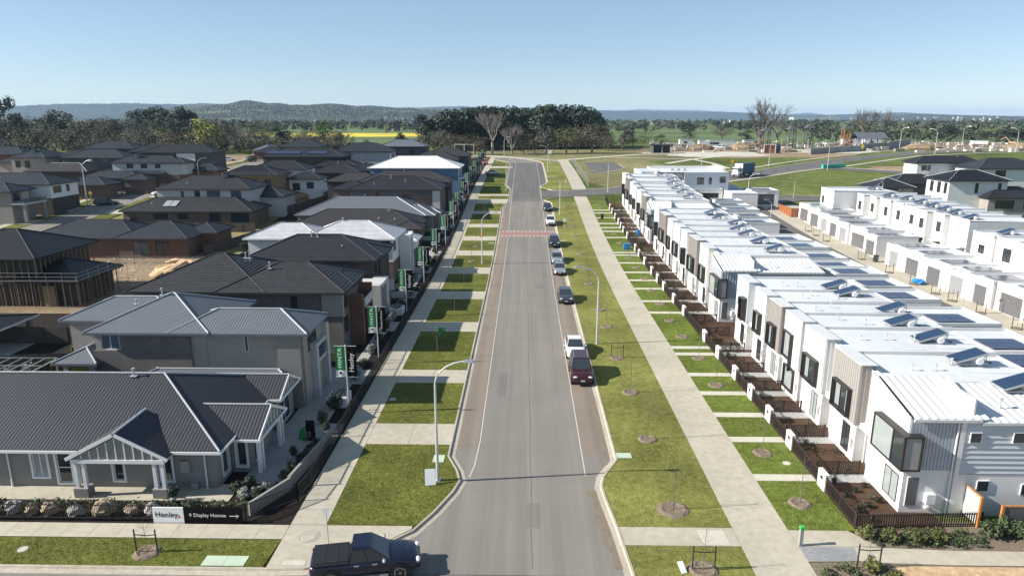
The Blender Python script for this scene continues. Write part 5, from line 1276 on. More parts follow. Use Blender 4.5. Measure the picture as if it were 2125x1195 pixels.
house('charcoal_house', 'low house with charcoal roof and beige carport at the right picture edge', [(95.06, 108.64, 142.2, 151.32, 6.09)], 'render_warm', 'tile_dark', oh=.5, zb=2.9, group=GH, ops={0: {'S': [W(97, 100.88, 3.76, 5.51), W(102.82, 106.7, 3.76, 5.51)]}})
# ------------------------------------------------------------------ hills and far country
def noise1(seed):
    rr = random.Random(seed); ph = [(rr.uniform(0, 6.28), rr.uniform(.7, 1.3)) for _ in range(14)]
    return lambda x, y: sum(math.sin(x*f*(2**(k*.5)) + y*f*1.3*(2**(k*.45)) + p)/(1.35**k) for k, (p, f) in enumerate(ph)) / 3.0
def hill(name, D, tab, depth, m, na=500, nr=26, bump=5.0, sc=.004, base=6.0):
    """wooded ridge at real distance D: tab holds bearing (deg) and crest height"""
    mb = MB(); nz = noise1(int(D)); a0, a1 = tab[0][0], tab[-1][0]
    for j in range(nr + 1):
        r = -1 + 2.0*j/nr
        for i in range(na + 1):
            a = a0 + (a1-a0)*i/na; h = interp(tab, a); d = D + r*depth
            x = math.sin(rad(a))*d; y = math.cos(rad(a))*d
            k = max(0.0, math.cos(r*math.pi/2))**.8
            z = base + max(h - base, 0)*k*(1 + .10*nz(x*sc, y*sc)*(1 if abs(r) > .05 else .3)) + (bump*k*(R.random()**2) if k > .08 else -3)
            mb.v.append((x, y, z))
    W_ = na + 1
    for j in range(nr):
        for i in range(na): mb.f.append((j*W_+i, j*W_+i+1, (j+1)*W_+i+1, (j+1)*W_+i))
    return struct(mb.build(name, m))
mat('hill_near', (.050, .066, .034), .95, col2=(.012, .022, .012), scale=.022, detail=12)
mat('hill_far', (.026, .044, .032), .95, col2=(.014, .026, .020), scale=.006, detail=10)
mt = M['hill_near']; n = mt.node_tree.nodes; l = mt.node_tree.links; b_ = n['Principled BSDF']
src = b_.inputs['Base Color'].links[0].from_socket
gp = n.new('ShaderNodeNewGeometry'); ns = n.new('ShaderNodeTexNoise'); ns.inputs['Scale'].default_value = .0032; ns.inputs['Detail'].default_value = 5
l.new(gp.outputs['Position'], ns.inputs['Vector']); rp = n.new('ShaderNodeValToRGB'); rp.color_ramp.elements[0].position = .585; rp.color_ramp.elements[1].position = .62
l.new(ns.outputs[0], rp.inputs[0]); mx = n.new('ShaderNodeMix'); mx.data_type = 'RGBA'; mx.inputs[7].default_value = (.115, .135, .062, 1)
l.new(rp.outputs[0], mx.inputs[0]); l.new(src, mx.inputs[6]); l.new(mx.outputs[2], b_.inputs['Base Color'])
hill('hill', 3200, [(-31, 8), (-27.7, 30), (-26.4, 52), (-25.4, 58), (-24.6, 62), (-23.7, 66), (-22.7, 70), (-22.1, 80), (-21.5, 83), (-20.9, 79), (-20.2, 72), (-19.4, 74), (-18.4, 67), (-17.2, 68), (-16.3, 73), (-15.3, 77), (-14.5, 73), (-13.6, 67), (-12.6, 69), (-11.2, 64), (-10.3, 59), (-9.3, 60), (-8.3, 53), (-7.4, 54), (-5.8, 44), (-4.3, 41), (-1.2, 26), (1.5, 8)], 1100, 'hill_near', 520, 150, 9)
hill('hill', 6500, [(-60, 70), (-50, 90), (-44, 94), (-37, 95), (-34.4, 115), (-31.5, 129), (-29.8, 128), (-27.6, 118), (-24.7, 132), (-22, 114), (-15, 90), (-5, 40), (0, 10)], 1500, 'hill_far', 520, 110, 8)
hill('hill', 7500, [(-16, 60), (-10.5, 105), (-7.4, 126), (-5.1, 136), (-2.7, 116), (1, 96), (5.8, 92), (8.1, 88), (11.9, 78), (15.6, 74), (19.1, 52), (22.5, 44), (25.7, 52), (27.5, 66), (30.2, 48), (33, 34), (37, 28), (41.5, 34), (50, 50), (60, 60)], 1800, 'hill_far', 520, 110, 8)
hill('hill', 13500, [(0, 90), (4.3, 142), (9.3, 165), (13.7, 155), (16.3, 120), (19.1, 86), (20.5, 84), (21.8, 108), (23.1, 70), (25.7, 50), (28.8, 44), (34, 40), (44, 60)], 2500, 'hill_far', 300, 10, 10)
hill('hill', 4400, [(23, 4), (25.8, 16), (27.3, 28), (28.8, 38), (30.5, 32), (32.8, 30), (35, 22), (39, 20), (48, 30)], 700, 'hill_near', 260, 60, 6)

# ------------------------------------------------------------------ trees
def cards(mb, c, r, n, s, rnd, shell=.45, up=.3):
    """leaf sprays spread through an ellipsoid, denser towards its skin"""
    for _ in range(n):
        while True:
            d = Vector((rnd.gauss(0, 1), rnd.gauss(0, 1), rnd.gauss(0, 1)))
            if d.length > .1: break
        d.normalize(); k = shell + (1-shell)*rnd.random()**.6
        p = Vector((c[0]+d.x*r[0]*k, c[1]+d.y*r[1]*k, c[2]+d.z*r[2]*k))
        nrm = (d + Vector((rnd.uniform(-.8,.8), rnd.uniform(-.8,.8), rnd.uniform(-.5,.8)+up))).normalized()
        a = nrm.orthogonal().normalized(); a.rotate(Matrix.Rotation(rnd.uniform(0, 6.28), 3, nrm)); b = nrm.cross(a); z = s*rnd.uniform(.55, 1.3); w2 = z*rnd.uniform(.45, .9)
        mb.add([p - a*z*.5, p + b*w2*.5 + a*z*.1, p + a*z*.55, p - b*w2*.5 + a*z*.05])
def branch(mb, p, d, L, r, depth, rnd, spread=.55, lift=.18, n=3, kids=(2, 3), tips=None):
    q = p + d*L*.5 + Vector((rnd.uniform(-1,1), rnd.uniform(-1,1), rnd.uniform(-1,1)))*L*.06; e = p + d*L
    mb.tube([p, q, e], [r, r*.82, r*.62], n if depth > 1 else 3, False)
    if depth == 0:
        if tips is not None: tips.append(e)
        return
    for _ in range(rnd.choice(kids)):
        v = Vector((rnd.gauss(0,1), rnd.gauss(0,1), rnd.gauss(0,.6))).normalized()
        nd = (d + v*spread*1.25 + Vector((0,0,lift))).normalized()
        branch(mb, e if rnd.random() < .65 else q, nd, L*rnd.uniform(.62, .86), r*.6, depth-1, rnd, spread, lift, n, kids, tips)
def tree_proto(kind, seed):
    """unit tree about 10 m tall; trunk and crown parts"""
    rnd = random.Random(seed); tr = MB(); cr = MB(); tm, cm = 'trunk', 'leaf_olive'
    def stem(h, r, tips, n=3, pale=False):
        tr.tube([(0,0,-.5),(rnd.uniform(-.1,.1),0,h*.5),(rnd.uniform(-.3,.3),rnd.uniform(-.3,.3),h)], [r, r*.75, r*.5], 7, False)
        for k in range(tips):
            a = 6.28*k/tips + rnd.uniform(-.4,.4); z = h*rnd.uniform(.55, 1)
            tr.tube([(0,0,z),(math.cos(a)*1.2,math.sin(a)*1.2,z+1.2),(math.cos(a)*2.2,math.sin(a)*2.2,z+2.6)], [r*.4, r*.25, r*.08], 4, False)
    if kind == 'pine':
        cm = 'leaf_pine'; stem(7, .35, 5)
        for k in range(9):
            a = rnd.uniform(0, 6.28); rr = rnd.uniform(.3, 3.0); z = rnd.uniform(3.2, 8.8)
            cards(cr, (math.cos(a)*rr, math.sin(a)*rr, z), (rnd.uniform(1.5, 2.4), rnd.uniform(1.5, 2.4), rnd.uniform(.8, 1.4)), 170, .62, rnd)
        cards(cr, (0, 0, 6), (3.2, 3.2, 3.4), 260, .6, rnd, .3)
        cards(cr, (0, 0, 2.4), (3.0, 3.0, 1.6), 130, .6, rnd, .3)
    elif kind == 'gum':
        cm = 'leaf_olive'; stem(5.5, .3, 6); cm = 'leaf_dark_gum'
        for k in range(8):
            a = rnd.uniform(0, 6.28); rr = rnd.uniform(.8, 2.9); z = rnd.uniform(3.6, 8.6)
            cards(cr, (math.cos(a)*rr, math.sin(a)*rr, z), (rnd.uniform(1.1, 1.9), rnd.uniform(1.1, 1.9), rnd.uniform(.7, 1.2)), 130, .5, rnd)
        cards(cr, (0, 0, 3.2), (3.2, 3.2, 2.6), 240, .5, rnd, .2)
    elif kind in ('lime', 'green', 'olive', 'brown', 'grey'):
        cm = {'lime': 'leaf_lime', 'green': 'leaf_green', 'olive': 'leaf_olive', 'brown': 'leaf_brown', 'grey': 'leaf_grey'}[kind]; stem(4.5, .25, 6)
        for k in range(7):
            a = rnd.uniform(0, 6.28); rr = rnd.uniform(.6, 2.4); z = rnd.uniform(3.0, 8.2)
            cards(cr, (math.cos(a)*rr, math.sin(a)*rr, z), (rnd.uniform(1.2, 2.0), rnd.uniform(1.2, 2.0), rnd.uniform(1.0, 1.8)), 120 if kind in ('lime', 'green') else 100, .42 if kind != 'brown' else .36, rnd, .2)
        cards(cr, (0, 0, 3.6), (3.6, 3.6, 3.4), 420, .42, rnd, .25)
    elif kind == 'brown_tree':
        cm = 'leaf_brown'; stem(3.2, .28, 7)
        cards(cr, (0, 0, 6.2), (4.6, 4.6, 3.7), 1500, .36, rnd, .35)
    elif kind == 'olive_bare':
        cm = 'leaf_olive2'; stem(3.2, .26, 7)
        cards(cr, (0, 0, 6.0), (4.6, 4.6, 3.9), 1300, .36, rnd, .3)
    elif kind in ('bare', 'bare_pale', 'twig'):
        tm = {'bare': 'trunk', 'bare_pale': 'trunk_pale', 'twig': 'twig_grey'}[kind]; cm = {'bare': 'twig', 'bare_pale': 'twig_grey', 'twig': 'twig_grey'}[kind]
        h0 = {'bare': 1.6, 'bare_pale': 3.0, 'twig': 1.2}[kind]
        tr.tube([(0,0,-.5),(.05,0,h0)], [.42, .30], 8, False)
        for k in range(5):
            a = 6.28*k/5 + rnd.uniform(-.3,.3); d = Vector((math.cos(a)*.55, math.sin(a)*.55, 1)).normalized()
            branch(cr, Vector((0,0,h0-.1)), d, 2.5, .20, 5, rnd, .42, .14, 3, (2, 3, 3))
    return tr, cr, tm, cm
mat('leaf_dark_gum', (.032, .044, .024), .75, .3, .2, isl=.6)
mat('leaf_olive2', (.105, .115, .028), .75, .25, .2, isl=.55)
TP = {}
TREES = [(-235.0,308.6,24.9,13.4,'gum'),(-261.1,354.9,14.2,10.9,'pine'),(-234.0,337.5,14.2,17.0,'olive'),(-227.4,337.6,17.3,14.2,'gum'),(-215.1,332.3,13.3,14.4,'brown'),(-205.1,332.5,14.7,17.2,'brown'),(-214.3,362.1,11.1,11.6,'pine'),(-232.5,422.1,19.1,18.3,'gum'),(-223.1,422.3,20.3,18.8,'gum'),(-193.2,390.4,17.7,20.1,'pine'),(-185.2,356.3,10.9,12.4,'lime'),(-161.6,333.3,9.1,14.0,'brown'),(-131.3,287.9,16.1,15.3,'lime'),(-130.8,302.4,13.5,11.4,'brown'),(-128.6,314.3,10.5,13.6,'twig'),(-125.9,328.6,9.8,11.4,'brown'),(-131.5,351.1,10.8,9.8,'lime'),(-123.8,357.5,8.7,14.9,'twig'),(-117.9,370.5,10.0,13.4,'lime'),(-108.5,377.6,12.6,16.3,'green'),(-100.6,377.7,8.4,11.5,'brown'),(-43.1,307.7,15.6,14.1,'pine'),(-35.2,307.8,17.5,15.8,'pine'),(-26.7,316.0,18.0,16.7,'pine'),(-17.7,320.3,18.9,16.4,'pine'),(-9.6,330.8,19.5,14.7,'pine'),(1.0,331.0,17.4,11.4,'pine'),(7.7,325.9,19.6,16.7,'pine'),(16.6,331.3,20.4,15.6,'pine'),(23.4,331.4,19.9,15.1,'pine'),(30.8,342.5,18.2,14.2,'pine'),(36.9,360.5,15.2,9.9,'pine'),(-42.8,282.6,9.4,9.8,'brown'),(-36.3,282.7,10.6,11.0,'twig'),(-29.1,279.5,9.9,11.7,'brown'),(-13.0,276.6,16.1,12.3,'bare_pale'),(-20.3,279.7,9.9,11.7,'brown'),(-5.4,283.2,12.6,10.6,'twig'),(-0.7,283.3,9.0,9.8,'brown'),(8.9,283.4,14.5,14.1,'grey'),(16.9,286.9,11.1,14.7,'olive_bare'),(27.5,287.1,11.9,16.7,'brown_tree'),(21.8,290.4,8.8,10.0,'brown_tree'),(36.8,309.0,8.1,12.0,'brown'),(44.3,317.1,10.7,11.4,'gum'),(60.0,354.8,7.8,9.3,'olive_bare'),(51.7,337.3,9.3,10.2,'olive'),(70.2,361.1,6.2,11.4,'olive'),(102.2,437.4,12.3,14.4,'gum'),(128.0,457.0,9.1,15.1,'brown_tree'),(125.3,396.4,7.6,12.0,'gum'),(120.9,362.1,25.1,25.9,'bare'),(142.1,396.7,17.4,14.7,'bare'),(235.9,490.9,22.5,20.8,'bare'),(251.0,491.2,21.1,14.1,'bare'),(263.6,480.3,6.9,21.0,'olive'),(288.5,503.6,5.2,17.2,'olive'),(292.6,492.0,8.7,17.4,'pine'),(299.0,481.0,7.2,19.7,'olive'),(305.2,470.5,6.4,19.2,'brown'),(305.7,450.6,7.4,18.4,'gum'),(316.8,450.8,7.7,16.6,'pine'),(255.0,491.3,6.0,13.4,'gum'),(-79.3,346.2,4.8,7.2,'brown'),(-67.6,378.3,6.3,6.8,'pine'),(-123.2,377.3,5.8,10.5,'brown'),(-213.7,375.6,7.9,10.5,'pine'),(-241.1,337.4,9.0,10.4,'brown'),(-17.2,276.5,7.7,7.7,'brown'),(-25.6,279.6,8.0,8.5,'twig'),(4.0,286.7,7.7,8.7,'brown'),
  (-150,325,12,13,'brown'),(-172,330,11,14,'olive'),(-188,340,12,12,'brown'),(-250,330,15,15,'brown'),(-275,335,17,16,'gum'),(-145,335,10,12,'brown'),(-198,336,13,13,'brown'),(-222,350,13,14,'olive'),(-180,352,14,14,'gum'),(-112,352,8,11,'twig'),(-95,366,7,9,'twig')]
_r = random.Random(31)
for _k in range(46):
    _a = rad(-41.5 + 27*(_k + _r.uniform(-.4, .4))/46); _d = _r.uniform(318, 352); _h = _r.uniform(7, 11)
    TREES.append((math.sin(_a)*_d, math.cos(_a)*_d, _h, _h*_r.uniform(.85, 1.2), ('brown', 'brown', 'olive', 'gum', 'twig', 'brown', 'pine', 'grey')[_k % 8]))
KN = {'pine': ('pine_tree', 'dark conifer'), 'gum': ('gum_tree', 'dark olive gum tree'), 'lime': ('spring_tree', 'yellow-green tree in new leaf'), 'green': ('spring_tree', 'fresh green tree'), 'olive': ('olive_tree', 'olive green bushy tree'), 'brown': ('budding_tree', 'brown budding tree'), 'grey': ('budding_tree', 'tall grey-olive tree'), 'brown_tree': ('budding_tree', 'round stemmed brown tree'), 'olive_bare': ('budding_tree', 'round stemmed olive tree'), 'bare': ('bare_tree', 'big bare spreading tree'), 'bare_pale': ('bare_tree', 'bare tree with pale trunk'), 'twig': ('bare_tree', 'grey leafless tree')}
TREES += [(-39, 322, 17, 15, 'pine'), (-31, 330, 18, 16, 'pine'), (-22, 334, 18.5, 16, 'pine'), (-13, 340, 19, 16, 'pine'), (-4, 344, 19, 15, 'pine'), (4, 342, 18.5, 15, 'pine'), (12, 344, 20, 16, 'pine'), (20, 346, 20, 16, 'pine'), (28, 350, 19, 15, 'pine'), (34, 356, 17, 13, 'pine')]
TREES = [(x, y, h*1.13, w*1.12, k) if (x < -60 and h > 11) else ((x, y, h, w*1.15, k) if k == 'pine' else (x, y, h, w, k)) for x, y, h, w, k in TREES]
cnt = {}; REG = {}
for (x, y, h_, w_, k) in TREES:
    reg = 'behind the left houses' if x < -60 else ('at the end of the street' if x < 60 else ('around the building site' if x < 200 else 'along the far right paddock'))
    REG.setdefault((k, reg), []).append((x, y, h_, w_))
for (k, reg), lst in REG.items():
    lst.sort(key=lambda q: q[0]/q[1])
    for j, (x, y, h_, w_) in enumerate(lst):
        nth = ORD[j] if j < 20 else 'twenty-' + ORD[j-20]
        v = R.randrange(3 if k in ('pine', 'brown', 'gum') else 2)
        lb = ('%s %s' % (KN[k][1], reg)) if len(lst) == 1 else '%s %s, %s from the left' % (KN[k][1], reg, nth)
        zs = h_ / 9.6; s_ = w_ / 8.4 if k not in ('bare', 'bare_pale', 'twig') else w_ / 8.6
        if (k, v) not in TP:
            tr, cr, tm, cm = tree_proto(k, hash_ := (len(TP)*17 + 5))
            t = thing(KN[k][0], lb, 'tree', (x, y, g(y) - .1), local=True, group='trees %s' % reg)
            tr.build('trunk', tm, t); cr.build('crown', cm, t)
            t.scale = (s_, s_, zs); t.rotation_euler = (0, 0, R.uniform(0, 6.28)); TP[k, v] = t
        else:
            t = copytree(TP[k, v], (x, y, g(y) - .1), R.uniform(0, 6.28), lb, (s_, s_, zs), 'trees %s' % reg); t.name = KN[k][0]
# woods in the middle distance: one mass of small crowns
def woods(name, n, fn, hmin, hmax, m, seed, nc=9, cs=None):
    rnd = random.Random(seed); mb = MB()
    for _ in range(n):
        x, y, s_ = fn(rnd); h_ = rnd.uniform(hmin, hmax)*s_; r = h_*rnd.uniform(.35, .6)
        for q in range(3):
            cards(mb, (x + rnd.uniform(-r, r)*.5, y + rnd.uniform(-r, r)*.5, 8 + h_*rnd.uniform(.35, .7)), (r*.8, r*.8, h_*.36), nc, cs or h_*.34, rnd, .5, .5)
    o = mb.build(name, m); o['kind'] = 'stuff'; return o
mat('woods_a', (.036, .050, .024), .9, .3, .006, isl=.55)
mat('woods_p', (.020, .034, .016), .9, .3, .006, isl=.5)
mat('woods_b', (.095, .088, .052), .9, .3, .006, isl=.5)
def fa(r):
    a = rad(r.uniform(-45, 42)); d = r.uniform(720, 2400)
    return math.sin(a)*d, math.cos(a)*d, 1.0
woods('forest', 1500, fa, 7, 13, 'woods_a', 3)
def fb(r):
    a = rad(r.uniform(-45, 42)); d = r.uniform(680, 1500)
    return math.sin(a)*d, math.cos(a)*d, 1.0
woods('forest', 420, fb, 6, 10, 'woods_b', 4)
def fc(r):
    a = rad(r.uniform(22, 42)); d = r.uniform(470, 700)
    return math.sin(a)*d, math.cos(a)*d, 1.0
woods('forest', 220, fc, 4, 7, 'woods_a', 5)
def fd(r):
    a = rad(r.uniform(-44, -20)); d = r.uniform(400, 560)
    return math.sin(a)*d, math.cos(a)*d, 1.0
woods('forest', 110, fd, 10, 17, 'woods_a', 6, 90, .9)
woods('forest', 80, fd, 9, 14, 'woods_b', 16, 90, .8)
def fe(r):
    x = r.uniform(-46, 40); return x, r.uniform(318, 345), 1.0
woods('undergrowth', 90, fe, 5, 10, 'woods_b', 8, 70, .7)
def fg(r): return r.uniform(-46, 36), r.uniform(322, 350), 1.0
woods('forest', 60, fg, 11, 15, 'woods_p', 15, 120, .8)
def ff(r):
    a = rad(r.uniform(-42, -14)); d = r.uniform(300, 335)
    return math.sin(a)*d, math.cos(a)*d, 1.0
woods('undergrowth', 120, ff, 4, 8, 'woods_b', 9, 60, .7)
# far-off houses on the hill flanks and in the valley, a scatter of pale walls and roofs
rnd = random.Random(12); mb = MB(); mr = MB()
for (a0, a1, d0, d1, z0, z1, n_) in ((-26, -23, 2300, 2800, 12, 52, 60), (-24, -14, 1700, 2300, 8, 14, 26), (-10, -3, 1500, 2400, 8, 16, 34), (3, 20, 1400, 2600, 8, 10, 24), (20, 42, 2200, 3900, 8, 24, 70), (-12, -8, 2000, 2200, 10, 20, 20)):
    for _ in range(n_):
        a = rad(rnd.uniform(a0, a1)); t_ = rnd.random(); d = d0 + (d1-d0)*t_; z = z0 + (z1-z0)*t_ + rnd.uniform(0, 4)
        x, y = math.sin(a)*d, math.cos(a)*d; w_ = rnd.uniform(5, 10); h_ = rnd.uniform(2, 4)
        (mb if rnd.random() < .6 else mr).box(x-w_/2, x+w_/2, y-4, y+4, z-4, z+h_)
mat('far_white', (.42, .42, .41), .8, 0, isl=.3); mat('far_roof', (.30, .24, .20), .8, 0, isl=.4)
for m_, q in ((mb, 'far_white'), (mr, 'far_roof')):
    o = m_.build('distant_township', q); o['kind'] = 'stuff'
mb = MB(); hx = math.sin(rad(22.2))*2500; hy = math.cos(rad(22.2))*2500
t = thing('warehouse', 'long white shed roof far off between the bare trees', 'shed', (hx, hy, 8), local=True)
mb.prism([(-75, -20), (75, -20), (75, 20), (-75, 20)], 0, 16); mb.build('wall', 'far_white', t)
# haze over the whole country
hz = MB(); hz.box(-15500, 15500, -250, 16500, -1.5, 190)
m_ = bpy.data.materials.new('haze'); m_.use_nodes = True; nn = m_.node_tree.nodes; nn.clear()
vo = nn.new('ShaderNodeVolumePrincipled'); vo.inputs['Color'].default_value = (.50, .72, 1.0, 1); vo.inputs['Density'].default_value = .000075; vo.inputs['Anisotropy'].default_value = 0
oo = nn.new('ShaderNodeOutputMaterial'); m_.node_tree.links.new(vo.outputs[0], oo.inputs['Volume']); M['haze'] = m_
o = hz.build('haze', 'haze'); o['kind'] = 'stuff'
# ------------------------------------------------------------------ vehicles (built nose towards +Y)
def loft(mb, rings, cap=True):
    i = len(mb.v); n = len(rings[0])
    for r in rings: mb.v += [tuple(p) for p in r]
    for k in range(len(rings)-1):
        for j in range(n):
            j2 = (j+1) % n; mb.f.append((i+k*n+j, i+k*n+j2, i+(k+1)*n+j2, i+(k+1)*n+j))
    if cap: mb.f.append(tuple(i+j for j in range(n))[::-1]); mb.f.append(tuple(i+(len(rings)-1)*n+j for j in range(n)))
def ring(y, w, zl, zt, crown=.03):
    m = zl + (zt-zl)*.5
    h = [(w*.86, zl), (w*.985, zl+.10), (w, m), (w*.985, zt-.12), (w*.93, zt-.03), (w*.80, zt), (w*.4, zt+crown*.8)]
    return [(x, y, z) for x, z in h] + [(0, y, zt+crown)] + [(-x, y, z) for x, z in h[::-1]]
def quadface(root, name, m, a, b, c, d, ins=.08, off=.012, parent=None, up=None):
    a, b, c, d = map(Vector, (a, b, c, d)); ce = (a+b+c+d)/4
    n = (b-a).cross(d-a).normalized()
    q = [p + (ce-p)*ins + n*off for p in (a, b, c, d)]
    mb = MB(); mb.add(q); return mb.build(name, m, parent or root)
def wheel(root, x, y, r, w, rimm='rim', spokes=5):
    s = 1 if x > 0 else -1; mb = MB()
    prof = [(-w/2, r*.80), (-w/2+.02, r*.97), (-w*.2, r), (w*.2, r), (w/2-.02, r*.97), (w/2, r*.80)]
    n = 20; rings = []
    for dx, rr in prof: rings.append([(x+dx, y+rr*math.cos(6.2832*k/n), r+rr*math.sin(6.2832*k/n)) for k in range(n)])
    loft(mb, rings); t = mb.build('wheel', 'tyre', root)
    rm = MB(); xo = x + s*(w/2 + .006)
    rm.disc((xo, y, r), r*.16, 10, 'x')
    for k in range(spokes):
        a = 6.2832*k/spokes
        for da in (-.13, .13):
            p = [(xo, y + r*.1*math.cos(a+da*3), r + r*.1*math.sin(a+da*3)), (xo, y + r*.68*math.cos(a+da-.05), r + r*.68*math.sin(a+da-.05)), (xo, y + r*.68*math.cos(a+da+.05), r + r*.68*math.sin(a+da+.05))]
            rm.add(p); rm.add(p[::-1])
    for k in range(20):
        a, b = 6.2832*k/20, 6.2832*(k+1)/20
        rm.add([(xo, y+r*.66*math.cos(a), r+r*.66*math.sin(a)), (xo, y+r*.66*math.cos(b), r+r*.66*math.sin(b)), (xo, y+r*.76*math.cos(b), r+r*.76*math.sin(b)), (xo, y+r*.76*math.cos(a), r+r*.76*math.sin(a))])
    rm.build('rim', rimm, t)
def car(label, cat, m, loc, rz, L=4.55, wd=1.8, H=1.46, kind='sedan', name='parked_car', group='cars parked along the street', extra=None):
    t = thing(name, label, cat, loc, rz, group, local=True); w = wd/2; hl = L/2
    suv = kind in ('suv', 'hatch'); zb = .92 if not suv else (1.08 if kind == 'suv' else .98); hd = zb - .04 if suv else .86
    g0 = .22 if kind != 'suv' else .30
    st = [(-hl, .80*w, .48, zb-.25), (-hl+.06, .93*w, .36, zb-.06), (-hl+.35, .985*w, g0, zb), (-hl*.3, w, g0, zb+.01), (hl*.25, w, g0, zb), (hl*.45, .99*w, g0, hd+.02), (hl-.55, .97*w, g0, hd-.05), (hl-.2, .90*w, g0+.05, hd-.13), (hl-.04, .80*w, g0+.1, hd-.24), (hl, .68*w, g0+.16, hd-.32)]
    b = MB(); loft(b, [ring(y, ww, a, c) for y, ww, a, c in st]); body = b.build('body', m, t, smooth=True)
    # cabin
    if kind == 'sedan': yb0, yb1, yr0, yr1 = -hl+.55, hl*.42, -hl*.42, hl*.02
    elif kind == 'suv': yb0, yb1, yr0, yr1 = -hl+.08, hl*.44, -hl+.35, hl*.12
    elif kind == 'wagon': yb0, yb1, yr0, yr1 = -hl+.10, hl*.42, -hl+.45, hl*.04
    else: yb0, yb1, yr0, yr1 = -hl+.12, hl*.46, -hl+.6, hl*.05
    wb, wr = .92*w, .74*w; z0, z1 = zb-.02, H
    B = [(wb, yb0), (wb, yb1), (-wb, yb1), (-wb, yb0)]; T = [(wr, yr0), (wr, yr1), (-wr, yr1), (-wr, yr0)]
    c = MB()
    R0 = [(x, y, z0) for x, y in B]; R1 = [(x*.98+.0, y + (.05 if y > 0 else -.05)*0, z1-.06) for x, y in T]; R2 = [(x*.88, y*(.94), z1) for x, y in T]
    loft(c, [R0, R1, R2]); c.build('roof', m, t)
    p = lambda r, k: r[k]
    quadface(t, 'windscreen', 'glass', R0[2], R0[1], R1[1], R1[2], .07, .014) if False else None
    for nm, (a, b2, c2, d) in (('windscreen', (R0[1], R0[2], R1[2], R1[1])), ('rear_window', (R0[3], R0[0], R1[0], R1[3]))):
        quadface(t, nm, 'glass', a, b2, c2, d, .07, .012)
    for s, (a, b2, c2, d) in ((1, (R0[0], R0[1], R1[1], R1[0])), (-1, (R0[2], R0[3], R1[3], R1[2]))):
        a, b2, c2, d = map(Vector, (a, b2, c2, d)); m0 = a.lerp(b2, .48); m1 = d.lerp(c2, .5)
        quadface(t, 'side_window', 'glass', a, m0, m1, d, .09, .012); quadface(t, 'side_window', 'glass', m0, b2, c2, m1, .09, .012)
    r_ = .33 if kind != 'suv' else .38
    ya, yf = -hl+.85 if kind != 'suv' else -hl+.95, hl-.88
    for y in (ya, yf):
        for s in (-1, 1):
            ar = MB(); ar.disc((s*(w+.004), y, r_), r_+.06, 18, 'x'); ar.build('wheel_arch', 'car_black_trim', t)
            wheel(t, s*(w-.085), y, r_, .21)
    for s in (-1, 1):
        h_ = MB(); h_.blob((s*.66*w, hl-.12, hd-.20), (.2, .10, .085), 8, 4, 0); h_.build('headlight', 'headlight', t)
        h_ = MB(); h_.blob((s*.72*w, -hl+.06, zb-.14), (.17, .06, .10), 8, 4, 0); h_.build('taillight', 'taillight', t)
        h_ = MB(); h_.blob((s*(w+.09), yb1-.32, zb+.07), (.10, .07, .075), 8, 4, 0); h_.build('mirror', m, t)
        for yy in (-.35, .55):
            h_ = MB(); h_.box(s*w-.012, s*w+.012, yy*hl*.5-.1, yy*hl*.5+.1, zb-.17, zb-.13); h_.build('door_handle', m if kind != 'suv' else 'steel', t)
    f = MB(); f.box(-.46*w, .46*w, hl-.06, hl+.012, g0+.28, hd-.30); f.build('grille', 'car_black_trim', t)
    f = MB(); f.box(-.19, .19, hl+.013, hl+.022, g0+.20, g0+.31); f.build('number_plate', 'plate', t)
    f = MB(); f.box(-.7*w, .7*w, hl-.10, hl-.0, g0+.0, g0+.17); f.build('bumper', 'car_black_trim', t)
    f = MB(); f.box(-.19, .19, -hl-.012, -hl+.02, .55, .66); f.build('number_plate', 'plate', t)
    if kind == 'suv':
        for s in (-1, 1):
            f = MB(); f.bar((s*wr*.86, yr0*.9, H+.04), (s*wr*.86, yr1*.8, H+.04), .04); f.build('roof_rail', 'steel', t)
    return t
PI = math.pi
Z = lambda y: g(y) + .012
# parked on the right, noses towards the camera (from the camera away)
car('maroon four wheel drive parked close in front of a white sedan', 'car', 'car_maroon', (4.95, 56.3, Z(56)), PI, 4.8, 1.88, 1.86, 'suv')
car('white sedan parked directly behind the maroon four wheel drive', 'car', 'car_white', (4.88, 62.6, Z(62)), PI, 4.7, 1.82, 1.48)
car('dark grey hatchback parked alone midway along the street', 'car', 'car_grey', (5.08, 82.1, Z(82)), PI, 4.3, 1.78, 1.46, 'hatch')
car('silver sedan at the front of the three cars past the right lamp', 'car', 'car_silver', (5.05, 97.1, Z(97)), PI, 4.5, 1.78, 1.42)
car('silver wagon with dark sunroof in the middle of the three parked cars', 'car', 'car_silver', (4.98, 104.0, Z(104)), PI, 4.6, 1.8, 1.5, 'wagon')
car('dark blue four wheel drive at the back of the three parked cars', 'car', 'car_navy', (5.05, 115.4, Z(115)), PI, 4.7, 1.86, 1.7, 'suv')
car('white four wheel drive parked beyond the red speed hump', 'car', 'car_white', (5.0, 132.7, Z(132)), PI, 4.6, 1.86, 1.68, 'suv')
car('dark car farthest along the right parking lane near the side road', 'car', 'car_navy', (4.85, 146.2, Z(146)), PI, 4.5, 1.8, 1.46)
car('silver sedan parked across a driveway near the end of the left row', 'car', 'car_silver', (-9.3, 199.6, g(199.6)+.13), -PI/2, 4.6, 1.8, 1.45)
car('red car parked among the banners at the far end of the left row', 'car', 'car_red', (-13.4, 231, g(231)+.12), PI, 4.4, 1.8, 1.5, 'hatch')
car('dark teal wagon parked on the back street below the lamp', 'car', 'car_teal', (-93.2, 150.4, Z(150)), -1.25, 4.9, 1.86, 1.55, 'wagon', group='cars on the back street')
car('white hatchback in a driveway across the back street', 'car', 'car_white', (-98.4, 161.4, g(161)+.12), -1.35, 4.4, 1.8, 1.6, 'hatch', group='cars on the back street')
